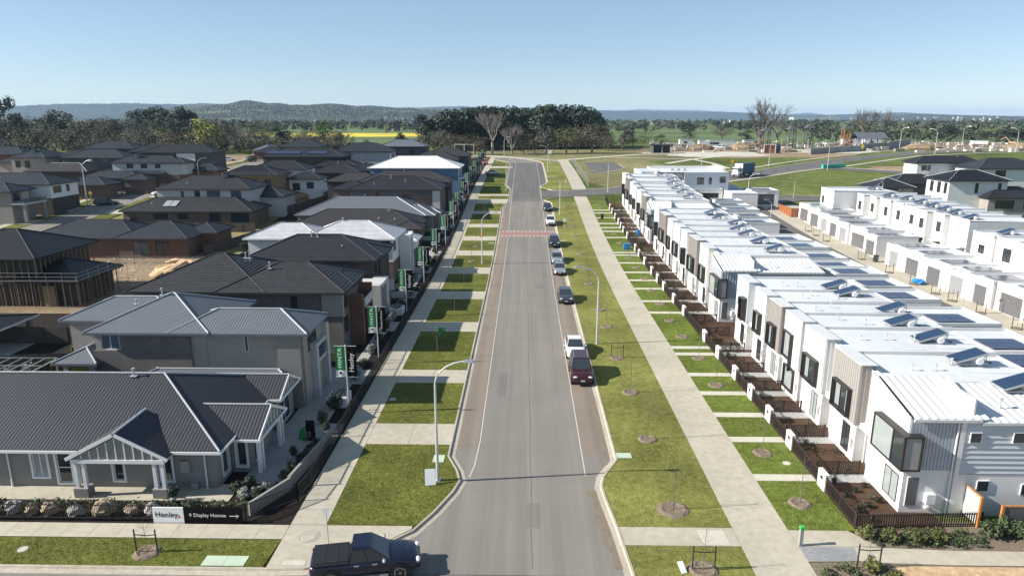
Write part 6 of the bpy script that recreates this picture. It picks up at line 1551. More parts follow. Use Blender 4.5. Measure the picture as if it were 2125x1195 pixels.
car('white car half hidden behind the skylight house', 'car', 'car_white', (-86.5, 161.6, g(161)+.12), 2.4, 4.3, 1.78, 1.6, 'hatch', group='cars on the back street')
car('white van parked far along the back street', 'van', 'car_white', (-112, 252, g(252)+.1), -1.2, 5.0, 1.9, 1.9, 'suv', group='cars on the back street')
car('white sedan parked beside the van far along the back street', 'car', 'car_white', (-105, 244, g(244)+.1), -1.3, 4.6, 1.8, 1.45, group='cars on the back street')
car('dark van parked beside the white sedan far along the back street', 'van', 'car_teal', (-96.5, 242, g(242)+.1), 2.8, 4.8, 1.88, 1.9, 'suv', group='cars on the back street')
car('white utility parked on the building site by the trees', 'car', 'car_white', (92, 331, g(331)), 1.3, 5.0, 1.9, 1.7, 'suv', group='vehicles around the building site')
car('white car parked on the building site beside the poles', 'car', 'car_white', (123, 330, g(330)), 1.5, 4.6, 1.85, 1.5, group='vehicles around the building site')

# dark blue utility with black tray cover in the foreground
t = thing('utility_truck', 'dark blue double cab utility with black tray cover driving out of the cross street', 'utility', (-7.8, 29.62, .012), -PI/2 + rad(11), local=True)
w = .93; hl = 2.65
b = MB(); st = [(-hl, .90*w, .52, 1.02), (-hl+.05, .97*w, .46, 1.10), (-hl+.5, .99*w, .44, 1.12), (-.7, 1.0*w, .40, 1.12), (.9, 1.0*w, .40, 1.12), (1.25, .99*w, .42, 1.10), (1.9, .97*w, .42, 1.04), (2.35, .92*w, .46, .95), (2.56, .82*w, .50, .82), (hl, .68*w, .56, .70)]
loft(b, [ring(y, a, c, d, .04) for y, a, c, d in st]); b.build('body', 'ute_blue', t, smooth=True)
wb, wr, z0, z1 = .90*w, .72*w, 1.08, 1.80
R0 = [(wb, -.80, z0), (wb, 1.15, z0), (-wb, 1.15, z0), (-wb, -.80, z0)]; R1 = [(wr, -.62, z1-.07), (wr, .28, z1-.07), (-wr, .28, z1-.07), (-wr, -.62, z1-.07)]; R2 = [(wr*.86, -.54, z1), (wr*.86, .16, z1), (-wr*.86, .16, z1), (-wr*.86, -.54, z1)]
c = MB(); loft(c, [R0, R1, R2]); c.build('cab', 'ute_blue', t)
quadface(t, 'windscreen', 'glass', R0[1], R0[2], R1[2], R1[1], .06, .012); quadface(t, 'rear_window', 'glass', R0[3], R0[0], R1[0], R1[3], .10, .012)
for (a, b2, c2, d) in ((R0[0], R0[1], R1[1], R1[0]), (R0[2], R0[3], R1[3], R1[2])):
    a, b2, c2, d = map(Vector, (a, b2, c2, d)); m0 = a.lerp(b2, .47); m1 = d.lerp(c2, .55)
    quadface(t, 'side_window', 'glass', a, m0, m1, d, .09, .012); quadface(t, 'side_window', 'glass', m0, b2, c2, m1, .09, .012)
cv = MB(); cv.sbox(-.80*w, .80*w, -hl+.12, -.84, 1.13, 1.20, .06); cvo = cv.build('tray_cover', 'car_black_trim', t)
for y in (-1.95, -1.35):
    q = MB(); q.box(-.78*w, .78*w, y-.015, y+.015, 1.20, 1.215); q.build('seam', 'black_metal', cvo)
tr_ = MB(); tr_.box(-.95*w, -.82*w, -hl+.1, -.84, 1.11, 1.18); tr_.build('tray_rail', 'car_black_trim', t); tr_ = MB(); tr_.box(.82*w, .95*w, -hl+.1, -.84, 1.11, 1.18); tr_.build('tray_rail', 'car_black_trim', t)
for y in (-1.62, 1.62):
    for s in (-1, 1):
        ar = MB(); ar.disc((s*(w+.006), y, .42), .50, 20, 'x'); ar.build('wheel_arch', 'car_black_trim', t); wheel(t, s*(w-.075), y, .39, .26, 'rim', 6)
for s in (-1, 1):
    for nm, mm, pos, rr in (('headlight', 'headlight', (s*.66*w, 2.5, .84), (.22, .14, .09)), ('taillight', 'taillight', (s*.86*w, -hl+.02, .92), (.09, .06, .17)), ('mirror', 'steel', (s*(w+.10), .88, 1.2), (.13, .09, .11))):
        q = MB(); q.blob(pos, rr, 8, 5, 0); q.build(nm, mm, t)
    for yy in (-.45, .42): q = MB(); q.box(s*w-.02, s*w+.03, yy-.12, yy+.12, .97, 1.01); q.build('door_handle', 'steel', t)
    q = MB(); q.bar((s*(w+.04), -1.0, .40), (s*(w+.04), 1.05, .40), .12, .05); q.build('side_step', 'steel', t)
for args in (('grille', 'car_black_trim', (-.5*w, .5*w, 2.5, 2.63, .55, .80)), ('bumper', 'car_black_trim', (-.75*w, .75*w, 2.42, 2.6, .40, .54)), ('rear_bumper', 'steel', (-.85*w, .85*w, -hl-.12, -hl+.02, .48, .62)), ('number_plate', 'plate', (-.19, .19, -hl-.02, -hl+.06, .7, .82))):
    q = MB(); q.box(*args[2]); q.build(args[0], args[1], t)

# delivery truck on the side road
t = thing('delivery_truck', 'white cab truck with long blue box body on the side road', 'truck', (61.6, 197.4, g(197.4)+.02), 2.36, local=True)
q = MB(); q.sbox(-1.2, 1.2, -5.2, 1.9, 1.0, 3.7, .05); bx_ = q.build('box_body', 'truck_blue', t)
q = MB(); q.box(-1.21, 1.21, 1.905, 1.93, 1.0, 3.72); q.build('front_panel', 'truck_white', bx_)
q = MB(); q.prism([(-1.08, 2.1), (1.08, 2.1), (1.08, 3.7), (.8, 3.95), (-.8, 3.95), (-1.08, 3.7)], .55, 2.75, .9); cb = q.build('cab', 'truck_white', t)
q = MB(); q.box(-.9, .9, 3.82, 3.9, 1.7, 2.5); q.build('windscreen', 'glass', cb)
for s in (-1, 1):
    q = MB(); q.box(s*1.06-.03, s*1.06+.03, 2.6, 3.4, 1.7, 2.45); q.build('side_window', 'glass', cb)
    q = MB(); q.blob((s*.7, 3.95, .95), (.2, .06, .12), 8, 4, 0); q.build('headlight', 'headlight', t)
    for y in (-3.6, -2.5, 2.7): wheel(t, s*1.02, y, .48, .3)
q = MB(); q.box(-.5, .5, -5.1, 2.2, .7, .99); q.build('chassis', 'black_metal', t)
q = MB(); q.box(-.7, .7, 3.9, 3.98, .6, .85); q.build('bumper', 'car_black_trim', t)
# tip trucks and machines on the site
for k, (x, y, a) in enumerate(((228, 356, 1.2), (262, 350, 1.4), (300, 300, 1.5))):
    t = thing('tip_truck', 'white tip truck on the bare earth beyond the road, %s from the left' % ORD[k], 'truck', (x, y, g(y)), a, 'tip trucks on the far works', local=True)
    q = MB(); q.prism([(-1.2, -4.2), (1.2, -4.2), (1.2, 1.2), (-1.2, 1.2)], 1.2, 2.8, 1.05); q.build('tray', 'truck_white', t)
    q = MB(); q.prism([(-1.1, 1.5), (1.1, 1.5), (1.1, 3.3), (-1.1, 3.3)], .6, 2.9, .9); c = q.build('cab', 'truck_white', t); q = MB(); q.box(-.9, .9, 3.2, 3.3, 1.8, 2.5); q.build('windscreen', 'glass', c)
    for s in (-1, 1):
        for yy in (-3.2, -2, 2.4): wheel(t, s*1.0, yy, .5, .3)
t = thing('excavator', 'small tan excavator working at the far right beside the road', 'excavator', (262, 380, g(380)), 1.0, local=True)
q = MB(); q.sbox(-1.2, 1.2, -1.6, 1.6, .7, 1.7, .2); q.build('body', 'sand', t); q = MB(); q.sbox(-1.1, .1, -.2, 1.2, 1.7, 3.0, .1); q.build('cab', 'glass', t)
for s in (-1, 1): q = MB(); q.sbox(s*1.3-.3, s*1.3+.3, -1.9, 1.9, 0, .7, .2); q.build('track', 'black_metal', t)
q = MB(); q.bar((.6, 1.2, 1.4), (.6, 3.2, 4.0), .35); q.bar((.6, 3.2, 4.0), (.6, 5.6, 2.6), .3); q.build('boom', 'sand', t); q = MB(); q.prism([(.1, 5.2), (1.1, 5.2), (1.1, 6), (.1, 6)], 1.6, 2.5, .8); q.build('bucket', 'black_metal', t)
# ------------------------------------------------------------------ lettering
TXT = {}
def text_mesh(s, size, m, ext=.004):
    k = (s, size, m)
    if k in TXT: return TXT[k]
    c = bpy.data.curves.new('lettering', 'FONT'); c.body = s; c.size = size; c.align_x = 'CENTER'; c.align_y = 'CENTER'; c.extrude = ext; c.space_character = 1.12 if s == 'MINTA' else 1.0; c.resolution_u = 3; c.materials.append(M[m])
    o = bpy.data.objects.new('lettering', c); COL.objects.link(o)
    dg = bpy.context.evaluated_depsgraph_get(); me = bpy.data.meshes.new_from_object(o.evaluated_get(dg))
    COL.objects.unlink(o); bpy.data.objects.remove(o)
    TXT[k] = me; return me
def lettering(parent, s, size, m, loc, rot=(PI/2, 0, 0), sx=1.0):
    o = bpy.data.objects.new('lettering', text_mesh(s, size, m)); COL.objects.link(o); o.parent = parent; o.location = loc; o.rotation_euler = rot; o.scale = (sx, 1, 1); return o

# ------------------------------------------------------------------ street lamps
def lamp_proto(h=8.0, arm=2.1):
    t = thing('street_lamp', 'proto', 'street lamp', (0,0,0), local=True, group='street lamps'); LABELS.pop('proto')
    q = MB(); q.tube([(0,0,0),(0,0,.9),(0,0,h-1.6)], [.11,.10,.065], 10); q.build('pole', 'galv', t)
    q = MB(); P = [(0,0,h-1.6)] + [(arm*(1-math.cos(a)), 0, h-1.6 + 1.5*math.sin(a)) for a in [k*.157*1.0 for k in range(1, 10)]] ; P = [(x if i else 0, y, z) for i, (x, y, z) in enumerate(P)]
    q.tube(P, .05, 8); e = P[-1]; q.build('arm', 'galv', t)
    q = MB(); q.prism([(e[0]-.05,-.10),(e[0]+.5,-.16),(e[0]+.72,-.08),(e[0]+.72,.08),(e[0]+.5,.16),(e[0]-.05,.10)], e[2]-.06, e[2]+.07, .85); l_ = q.build('lantern', 'steel', t)
    q = MB(); q.box(e[0]+.1, e[0]+.62, -.11, .11, e[2]-.075, e[2]-.061); q.build('lens', 'glass_pale', l_)
    q = MB(); q.prism([(-.2,-.2),(.2,-.2),(.2,.2),(-.2,.2)], -.02, .06); q.build('base_plate', 'steel', t)
    return t
lp = lamp_proto()
LAMPS = [(-5.35, 38.3, 0, 1, 'street lamp on the corner lawn leaning its arm over the main road'), (7.25, 65.1, PI, 1, 'street lamp on the right verge behind the white sedan'), (-6.5, 102.1, 0, 1, 'street lamp on the left verge midway along the street'), (7.2, 140.8, PI, 1, 'street lamp on the right verge beside the farthest parked cars'), (6.75, 205.8, PI, 1, 'street lamp on the right verge past the side road'), (-4.6, 169.4, 0, 1, 'street lamp on the left kerb opposite the side road'), (20.2, 167.8, -2.0, 1, 'street lamp on the near kerb of the side road'), (-7.7, 255.8, 0, 1, 'street lamp where the street bends at its far end'),
         (79.3, 226.7, -.8, 1, 'street lamp beside the truck on the side road'), (58.5, 230.7, -.8, 1, 'street lamp on the park path behind the end house'), (93.0, 214.4, 2.3, 1, 'street lamp at the green mesh on the side road junction'), (169, 317.6, -.8, 1.25, 'tall street lamp at the retaining wall end'), (167, 286.5, 2.3, 1.25, 'tall street lamp on the near kerb by the tip trucks'), (221, 357, -.8, 1.25, 'tall street lamp far along the side road'), (208.6, 299.7, 2.3, 1.25, 'tall street lamp at the right picture edge'), (150, 420, -.5, 1.2, 'street lamp above the playground pink slab'),
         (47.4, 132, PI, .62, 'short lane lamp beside the slatted screen fence'), (50.4, 76.8, PI*.9, .66, 'short lane lamp in front of the wide garage door'), (62, 159.2, PI, .6, 'short lane lamp at the grass edge of the lane bend'), (77.6, 150.5, PI, .75, 'lamp between the white townhouses and the field'), (-96.9, 149.5, -.3, 1.25, 'tall lamp over the dark wagon on the back street'), (-84, 176, .4, .9, 'lamp on the back street beside the sand heap'), (48.5, 150, -.4, .9, 'lane lamp behind the long white garage building')]
for k, (x, y, rz, sc_, lb) in enumerate(LAMPS):
    z = g(y) + .09
    if k == 0: lp.location = (x, y, z); lp.rotation_euler = (0, 0, rz); lp['label'] = lb; LABELS.setdefault(lb, []).append('l')
    else: copytree(lp, (x, y, z), rz, lb, sc_)

# ------------------------------------------------------------------ banner poles
def banner(x, y, second, label, sc=1.0):
    z = g(y) + .1; t = thing('banner_pole', label, 'banner', (x, y, z), local=True, group='banner poles along the front fences')
    q = MB(); q.tube([(0,0,0),(0,0,5.45)], .05, 8); q.tube([(0,0,5.45),(0,0,5.5)], .07, 8); q.build('pole', 'galv', t)
    for s, zz in ((-1, 5.42), (-1, 2.98), (1, 5.42), (1, 2.98)):
        q = MB(); q.tube([(0,0,zz),(s*.82,0,zz)], .022, 6); q.build('bracket', 'galv', t)
    def flag(x0, x1, z0, z1, m):
        q = MB(); n = 5
        for k in range(n):
            a, b = x0 + (x1-x0)*k/n, x0 + (x1-x0)*(k+1)/n; ya, yb = .02*math.sin(k*1.3), .02*math.sin((k+1)*1.3)
            q.add([(a,ya-.012,z0),(b,yb-.012,z0),(b,yb-.012,z1),(a,ya-.012,z1)]); q.add([(a,ya+.012,z1),(b,yb+.012,z1),(b,yb+.012,z0),(a,ya+.012,z0)])
        return q.build('banner_cloth', m, t)
    a = flag(-.80, -.07, 3.5, 5.4, 'sign_green'); b = flag(-.80, -.07, 3.0, 3.495, 'sign_white'); c = flag(.08, .78, 3.02, 5.4, 'sign_black')
    lettering(a, 'MINTA', .46, 'sign_white', (-.43, -.045, 4.48), (PI/2, -PI/2, 0), 1.02)
    q = MB(); q.box(-.53, -.35, -.05, -.04, 3.22, 3.4); q.build('emblem', 'sign_black', b)
    q = MB(); q.box(-.62, -.26, -.05, -.04, 3.12, 3.15); q.build('emblem_line', 'sign_black', b)
    if second == 'H':
        lettering(c, 'Henley', .52, 'sign_white', (.42, -.045, 4.12), (PI/2, -PI/2, 0)); q = MB(); q.prism([(.18,-.05),(.26,-.05),(.22,-.045)], 4.92, 5.0); q.build('emblem', 'sign_red', c)
    else:
        lettering(c, 'World of Homes', .25, 'sign_white', (.42, -.045, 4.2), (PI/2, -PI/2, 0))
        for (zz, s_) in ((5.15, 1), (3.3, -1)):
            q = MB(); q.box(.24, .27, -.05, -.04, zz-.14, zz+.14); q.box(.27, .38, -.05, -.04, zz+(.11 if s_ > 0 else -.14), zz+(.14 if s_ > 0 else -.11)); q.build('bracket_mark', 'sign_white', c)
    t.scale = (sc, 1, sc); return t
BN = [(48.1, 'H'), (59.0, 'W'), (74.4, 'H'), (88.1, 'W'), (101.5, 'H'), (113.5, 'W'), (126.6, 'H'), (136.2, 'W'), (148.8, 'H'), (161.0, 'W'), (173, 'H'), (185, 'W'), (197, 'H'), (209, 'W'), (221, 'H')]
for k, (y, s2) in enumerate(BN):
    banner(-13.35, y, s2, 'pole with green MINTA and black %s banners, %s from the corner cottage' % ('Henley' if s2 == 'H' else 'World of Homes', ORD[k]))

# ------------------------------------------------------------------ fences
def fence_run(name, label, pts, h, m, pitch=.13, pw=.025, post=2.4, cat='fence', group=None, solid=False, top=True, base=.1, singly=False, pickw=None, rail=.045):
    x, y = pts[0]; t = thing(name, label, cat, (x, y, g(y) + base), group=group); o = t['_o']
    pk = MB()
    for (x0, y0), (x1, y1) in zip(pts, pts[1:]):
        L = math.hypot(x1-x0, y1-y0); n = max(1, round(L/post)); d = Vector((x1-x0, y1-y0, 0)).normalized()
        P = lambda s, z: (x0 + (x1-x0)*s, y0 + (y1-y0)*s, g(y0 + (y1-y0)*s) + base + z)
        for k in range(n):
            q = MB(); q.bar(P(k/n, -.1), P(k/n, h + .06), .06); q.build('post', m, t)
            for zz in ((h-.06, .16) if not solid else (h-.25, .3)):
                q = MB(); off = Vector((-d.y, d.x, 0))*(.03 if solid else 0); a = Vector(P(k/n, zz)) + off; b = Vector(P((k+1)/n, zz)) + off; q.bar(a, b, rail); q.build('rail', m, t)
        q = MB(); q.bar(P(1, -.1), P(1, h + .06), .06); q.build('post', m, t)
        m_ = int(L/pitch)
        for k in range(m_):
            s = (k+.5)/m_; a = P(s, .03); hh = h + (R.uniform(-.02, .02) if solid else .04)
            if solid:
                c = Vector(a); e1 = c - d*pitch*.48; e2 = c + d*pitch*.48
                pk.add([e1, e2, e2 + Vector((0,0,hh)), e1 + Vector((0,0,hh))]); nn = Vector((-d.y, d.x, 0))*.02
                pk.add([e2+nn, e1+nn, e1+nn + Vector((0,0,hh)), e2+nn + Vector((0,0,hh))]); pk.add([e1, e2, e2+nn, e1+nn]); pk.add([e1+Vector((0,0,hh)), e2+Vector((0,0,hh)), e2+nn+Vector((0,0,hh)), e1+nn+Vector((0,0,hh))])
            elif singly:
                q = MB(); q.bar(a, P(s, hh), pw, pickw or pw); q.build('picket', m, t)
            else: pk.bar(a, P(s, hh), pw, pickw or pw)
    if pk.f:
        ob = pk.build('paling_row' if solid else 'picket_row', m, t); ob['kind'] = 'stuff'
    return t
fence_run('metal_fence', 'black metal picket fence behind the corner footpath in front of the boulders', [(-38, 33.62), (-20.7, 33.62)], 1.0, 'black_metal', .115, .02)
fence_run('metal_fence', 'black metal fence curving round the corner cottage garden', [(-15.55, 33.7), (-13.3, 35.8), (-13.08, 37.5)], 1.05, 'black_metal', .115, .02)
ysf = [37.5, 46.3, 57.4, 72.2, 85.9, 99.5, 110.8, 121.8, 132.2, 144.4, 157.4, 170]
for k, (a, b) in enumerate(zip(ysf, ysf[1:])):
    fence_run('metal_fence', 'black metal fence along the left footpath, %s length from the corner' % ORD[k], [(-13.05, a + .05), (-13.05, b - .05)], 1.1, 'black_metal', .115, .02, group='black fence lengths along the left footpath')
# low rendered garden walls
for k, (a, b, c, d) in enumerate(((-15.6, 34.3, -14.2, 37.2), (-14.3, 37.3, -13.6, 43.0))):
    q = MB(); q.bar((a, b, .45), (c, d, .45), .18, .8); o = q.build('garden_wall', 'render_grey'); tag(o, ('short' if k == 0 else 'long') + ' low rendered garden wall beside the cottage fence', 'wall')
# brown picket fences of the terraces, letterbox piers
PIERS = [37.9, 43.2, 47.4, 51.6, 55.9, 61.2, 66.2, 75.5, 81.0, 87.2, 91.6, 96.0, 102.0, 107.3, 111.2, 120.5, 125.4, 129.0, 132.4, 137.5, 142.4, 146.7]
pm = MB(); pm.box(-.13, .13, -.55, .55, 0, 1.12); PM = pm.mesh('letterbox_pier', 'white_wall')
for k, y in enumerate(PIERS):
    t = thing('letterbox_pier', 'white letterbox pier at the terrace fence, %s from the near corner' % (ORD[k] if k < 20 else ['last but one', 'last'][k-20]), 'pier', (18.25, y, g(y) + .1), local=True, group='letterbox piers of the terraces')
    q = MB(); q.sbox(-.13, .13, -.5, .5, 0, 1.1, .015); q.build('pier', 'white_wall', t); q = MB(); q.box(-.145, -.131, -.2, .12, .62, .86); q.build('letter_slot', 'black_metal', t)
ends = [33.65] + PIERS
for k, (a, b) in enumerate(zip(ends, ends[1:] + [152])):
    y0, y1 = (a + .55 if k else a), b - .55
    if y1 - y0 > .6: fence_run('picket_fence', 'brown picket fence between letterbox piers, %s length from the near corner' % (ORD[k] if k < 20 else 'twenty-%s' % ORD[k-20]), [(18.22, y0), (18.22, y1)], .95, 'brown_fence', .105, .05, post=2.0, pickw=.02, group='brown picket fences of the terraces')
fence_run('picket_fence', 'brown picket fence across the end of the nearest corner garden', [(18.25, 33.6), (25.3, 33.95)], .85, 'brown_fence', .135, .065, post=2.3, singly=True, pickw=.02)
div = [38.4, 43.6, 47.8, 52.0, 56.3, 61.7, 66.8, 71.5, 76.0, 81.4, 87.7, 92.0, 96.4, 102.4]
for k, y in enumerate(div):
    fence_run('picket_fence', 'brown picket fence dividing two terrace gardens, %s from the near corner' % ORD[k], [(18.5, y + 1.1), (21.2, y + 1.1)], .95, 'brown_fence', .13, .06, post=1.4, pickw=.02, group='dividing fences of the terraces', singly=(k < 6))
# orange framed screen by the corner townhouse
t = thing('timber_screen', 'grey ribbed gate screen in bright orange timber frame beside the corner townhouse', 'gate', (25.8, 34.3, .1))
for b in ((25.0, 25.12, 34.2, 35.2, 0, 2.0),): boxpart(t, 'panel', 'galv', (25.02, 25.08, 33.95, 35.2, .2, 1.85))
for b in ((24.98, 25.10, 33.82, 33.94, 0, 1.95), (26.02, 26.15, 33.58, 33.72, 0, 1.6), (29.9, 30.03, 33.58, 33.72, 0, 1.6)): boxpart(t, 'frame_post', 'timber_orange', b)
boxpart(t, 'frame_rail', 'timber_orange', (25.0, 25.08, 33.95, 35.2, 1.86, 1.94)); boxpart(t, 'frame_rail', 'timber_orange', (26.15, 29.9, 33.6, 33.7, 1.51, 1.58))
for k in range(30): boxpart(t, 'slat', 'garage_door', (26.2 + k*.122, 26.29 + k*.122, 33.62, 33.68, .05, 1.49))
# paling fences of the back yards
PF = [([(-62, 64.2), (-41, 64.2)], 'dark paling fence behind the timber frame house yard'), ([(-62, 53.0), (-40.5, 56.5)], 'dark paling fence beside the grey two storey house'), ([(-84, 124.8), (-50, 124.8)], 'dark paling fence in front of the long brick house with skylights'), ([(-43, 95), (-43, 137)], 'dark paling fence along the backs of the street row'), ([(-51, 106), (-44, 128)], 'paling fence beside the sand heap'), ([(-50, 139), (-44, 154)], 'dark paling fence behind the white two storey house'), ([(-46, 156), (-42, 176)], 'dark paling fence below the blue walled house'), ([(-84, 154), (-80, 154), (-80, 140)], 'pale fence by the white car on the back street'), ([(-100, 167.6), (-93, 167.6)], 'brown paling fence behind the white hatchback')]
for p, lb in PF: fence_run('paling_fence', lb, p, 1.75, 'timber_fence', .12, .1, post=2.4, solid=True, group='paling fences of the back yards', base=.05)
fence_run('park_fence', 'low white bollard fence along the park edge', [(-22, 268), (-8, 256), (8, 249)], .7, 'trim_white', 3.0, .1, post=1.6, group='park fences', rail=.02)
fence_run('mesh_fence', 'temporary wire fence beside the shared path past the side road', [(16.2, 176), (16.4, 246)], 1.8, 'galv', .6, .012, post=2.6, rail=.025, group='park fences')
fence_run('mesh_fence', 'long wire fence in front of the bare trees', [(-14, 274), (30, 274)], 1.2, 'galv', .8, .012, post=3.0, rail=.02, group='park fences')
fence_run('lane_fence', 'dark fence around the terrace end garden by the side road', [(18.4, 152), (18.4, 156.5), (21.8, 156.5)], 1.1, 'black_metal', .12, .03, post=1.8)

# ------------------------------------------------------------------ corner sign, boulders, pots
t = thing('display_sign', 'long black and white board reading Henley 9 Display Homes beside the footpath', 'sign', (-18, 33.5, .1))
boxpart(t, 'board', 'sign_black', (-18.88, -15.6, 33.44, 33.5, .02, 1.08)); wb_ = boxpart(t, 'board', 'sign_white', (-20.62, -18.89, 33.43, 33.5, .06, 1.06))
for x in (-20.5, -18.9, -17.2, -15.7): boxpart(t, 'post', 'black_metal', (x-.04, x+.04, 33.51, 33.58, -.1, 1.05))
o_ = t['_o']
lettering(t, 'Henley', .46, 'sign_black', (-19.85 - o_[0], 33.42 - o_[1], .62 - o_[2]))
q = MB(); q.add([(-19.22, 33.418, .45), (-19.06, 33.418, .45), (-19.14, 33.418, .60)]); q.build('emblem', 'sign_red', t)
lettering(t, '9 Display Homes', .30, 'sign_white', (-17.55 - o_[0], 33.43 - o_[1], .60 - o_[2]))
q = MB(); q.bar((-16.32, 33.43, .57), (-15.80, 33.43, .57), .02); q.bar((-15.80, 33.43, .57), (-15.95, 33.43, .68), .02); q.bar((-15.80, 33.43, .57), (-15.95, 33.43, .46), .02); q.build('arrow', 'sign_white', t)
RK = [(-32.6, .5, 'pale squat'), (-31.2, .45, 'grey rounded'), (-30.2, .42, 'small tan'), (-29.2, .62, 'rusty tan blocky'), (-28.1, .5, 'grey leaning'), (-27.0, .62, 'pale upright'), (-25.5, .55, 'brown sloping'), (-23.9, .78, 'largest tan domed'), (-22.4, .56, 'pale grey round'), (-21.1, .66, 'tall brown')]
for k, (x, r_, d_) in enumerate(RK):
    r_ *= .85; rr = random.Random(40 + k); q = MB(); q.blob((0, 0, r_*.55), (r_*rr.uniform(.85, 1.05), r_*.6, r_*rr.uniform(.75, 1.0)), 9, 6, .22, rr, .35)
    o = q.build('boulder', 'rock' if k % 3 else 'rock_grey', loc=(x, 34.25 + rr.uniform(-.1, .15), .08)); o.rotation_euler = (0, 0, rr.uniform(-.4, .4))
    tag(o, '%s boulder behind the black corner fence, %s from the Henley sign' % (d_, ORD[len(RK)-1-k]), 'boulder', 'boulders behind the corner fence')
def leafy(mb, c, r, n, s, seed): cards(mb, c, r, n, s, random.Random(seed), .3)
mb = MB(); rr = random.Random(5)
for k in range(70): leafy(mb, (-38 + k*.32 + rr.uniform(-.1, .1), 34.95 + rr.uniform(-.2, .2), .35), (.28, .28, .3), 26, .16, k)
o = mb.build('hedge_planting', 'leaf_shrub'); o['kind'] = 'stuff'
SHP = {}
def shrub(x, y, r, h_, m, label, name='shrub', z=None, group='garden shrubs'):
    key = (m, name)
    z = g(y) + .1 if z is None else z
    if key not in SHP:
        t = thing(name, label, 'shrub' if name == 'shrub' else 'potted plant', (x, y, z), local=True, group=group); rr = random.Random(len(SHP) + 3)
        b = MB(); s_ = MB(); z0 = 0
        if name == 'potted_plant':
            q = MB(); q.tube([(0,0,0),(0,0,.35)], [.22,.30], 12); q.build('pot', 'render_pale', t); z0 = .3
        for k in range(4): s_.tube([(0,0,z0),(rr.uniform(-.3,.3),rr.uniform(-.3,.3),z0+.6)], [.02,.01], 4, False)
        s_.build('stem', 'trunk', t)
        cards(b, (0,0,z0+.5), (.5,.5,.5), 300, .17, rr, .25)
        for k in range(4): cards(b, (rr.uniform(-.35,.35), rr.uniform(-.35,.35), z0+rr.uniform(.4,.8)), (.25,.25,.25), 60, .16, rr, .3)
        b.build('foliage', m, t); t.scale = (r*2, r*2, h_); SHP[key] = t; return t
    return copytree(SHP[key], (x, y, z), R.uniform(0, 6.28), label, (r*2, r*2, h_))
# corner cottage garden
for k, (x, y, r_, h_, m) in enumerate(((-16.6, 36.0, .4, .7, 'leaf_silver'), (-16.0, 36.4, .35, .6, 'leaf_silver'), (-17.2, 36.6, .45, .8, 'leaf_dark'), (-16.6, 37.0, .4, 1.0, 'leaf_dark'), (-15.6, 37.1, .35, .6, 'leaf_silver'), (-14.9, 38.2, .4, .7, 'leaf_dark'), (-14.7, 39.2, .4, .7, 'leaf_shrub'), (-14.5, 40.3, .4, .8, 'leaf_dark'), (-14.3, 41.4, .4, .7, 'leaf_shrub'), (-14.2, 42.4, .4, .8, 'leaf_dark'))):
    shrub(x, y, r_, h_, m, '%s shrub in the cottage corner bed, %s from the sign end' % ({'leaf_silver': 'silvery', 'leaf_dark': 'dark green', 'leaf_shrub': 'mid green'}[m], ORD[k]))
for k, (x, y, w_) in enumerate(((-20.6, 35.6, 'beside the cottage porch pier'), (-15.6, 35.6, 'at the end of the Henley sign'), (-14.1, 44.6, 'on the low wall by the cottage driveway'), (-15.2, 40.9, 'on the cottage side path'))):
    shrub(x, y, .32, .75, 'leaf_dark', 'clipped ball shrub in a pale pot %s' % w_, 'potted_plant')
k = 0
for i, (a, b) in enumerate(LP[:9]):
    for j in range(4):
        y = a - 2.5 + j*(b - a + 2.0)/4; x = -14.2 - R.uniform(0, 1.0)
        shrub(x, y, R.uniform(.35, .6), R.uniform(.6, 1.3), R.choice(('leaf_dark', 'leaf_shrub', 'leaf_silver')), 'front garden shrub inside the black fence of lot %s from the cottage, %s along' % (ORD[i+1], ORD[j]))
for k, (x, y) in enumerate(((-16.4, 79.0), (-16.2, 77.4))): shrub(x, y, .5, 1.5, 'leaf_rust', 'tall rust brown clipped shrub by the white portal house, %s from the camera' % ORD[1-k])
# planters
for k, (x, y) in enumerate(((-14.6, 50.0), (-14.7, 75.6))):
    t = thing('planter', 'white masonry planter with grey succulents %s' % ('below the first banner pole' if k == 0 else 'farther along the front gardens'), 'planter', (x, y, .1), local=True)
    q = MB(); q.box(-.75, .75, -.9, .9, 0, .75); q.build('box', 'render_white', t); q = MB(); leafy(q, (0, 0, .85), (.65, .8, .3), 160, .25, 5); q.build('succulents', 'leaf_silver', t)
# planting beds of the terraces: ground cover
for k, (a, b) in enumerate(zip(ends, ends[1:] + [152])):
    mb = MB(); rr = random.Random(k); dense = a > 100
    m = 'leaf_rust' if (k % 5 in (2, 3) and a > 60) else ('leaf_dark' if k % 2 else 'leaf_shrub')
    n = int((b-a)*(3.5 if dense else (2.4 if a > 60 else 1.1)))
    for q in range(n):
        x, y = rr.uniform(18.6, 21.0), rr.uniform(a + .4, b - .4)
        s_ = rr.uniform(.2, .45) * (1.3 if dense else 1)
        cards(mb, (x, y, g(y) + .1 + s_*.8), (s_, s_, s_), int(20 + 30*s_), .15, rr, .3)
    o = mb.build('ground_cover', m); o['kind'] = 'stuff'
mb = MB(); rr = random.Random(77)
for q in range(90):
    x, y = rr.uniform(18.6, 25), rr.uniform(31.95, 33.4); s_ = rr.uniform(.12, .3); cards(mb, (x, y, .1 + s_*.8), (s_*1.2, s_, s_), 34, .12, rr, .3)
for q in range(60):
    x, y = rr.uniform(14.6, 18.2), rr.uniform(27.5, 30.2); s_ = rr.uniform(.12, .32); cards(mb, (x, y, .1 + s_*.8), (s_*1.2, s_, s_), 30, .12, rr, .3)
o = mb.build('ground_cover', 'leaf_shrub'); o['kind'] = 'stuff'
for k in range(9): shrub(25.2 + k*.75, 32.95 + (k % 2)*.25, .55, 1.0, 'leaf_shrub', 'dense green shrub at the foot of the orange framed screen, %s from the picket fence' % ORD[k])
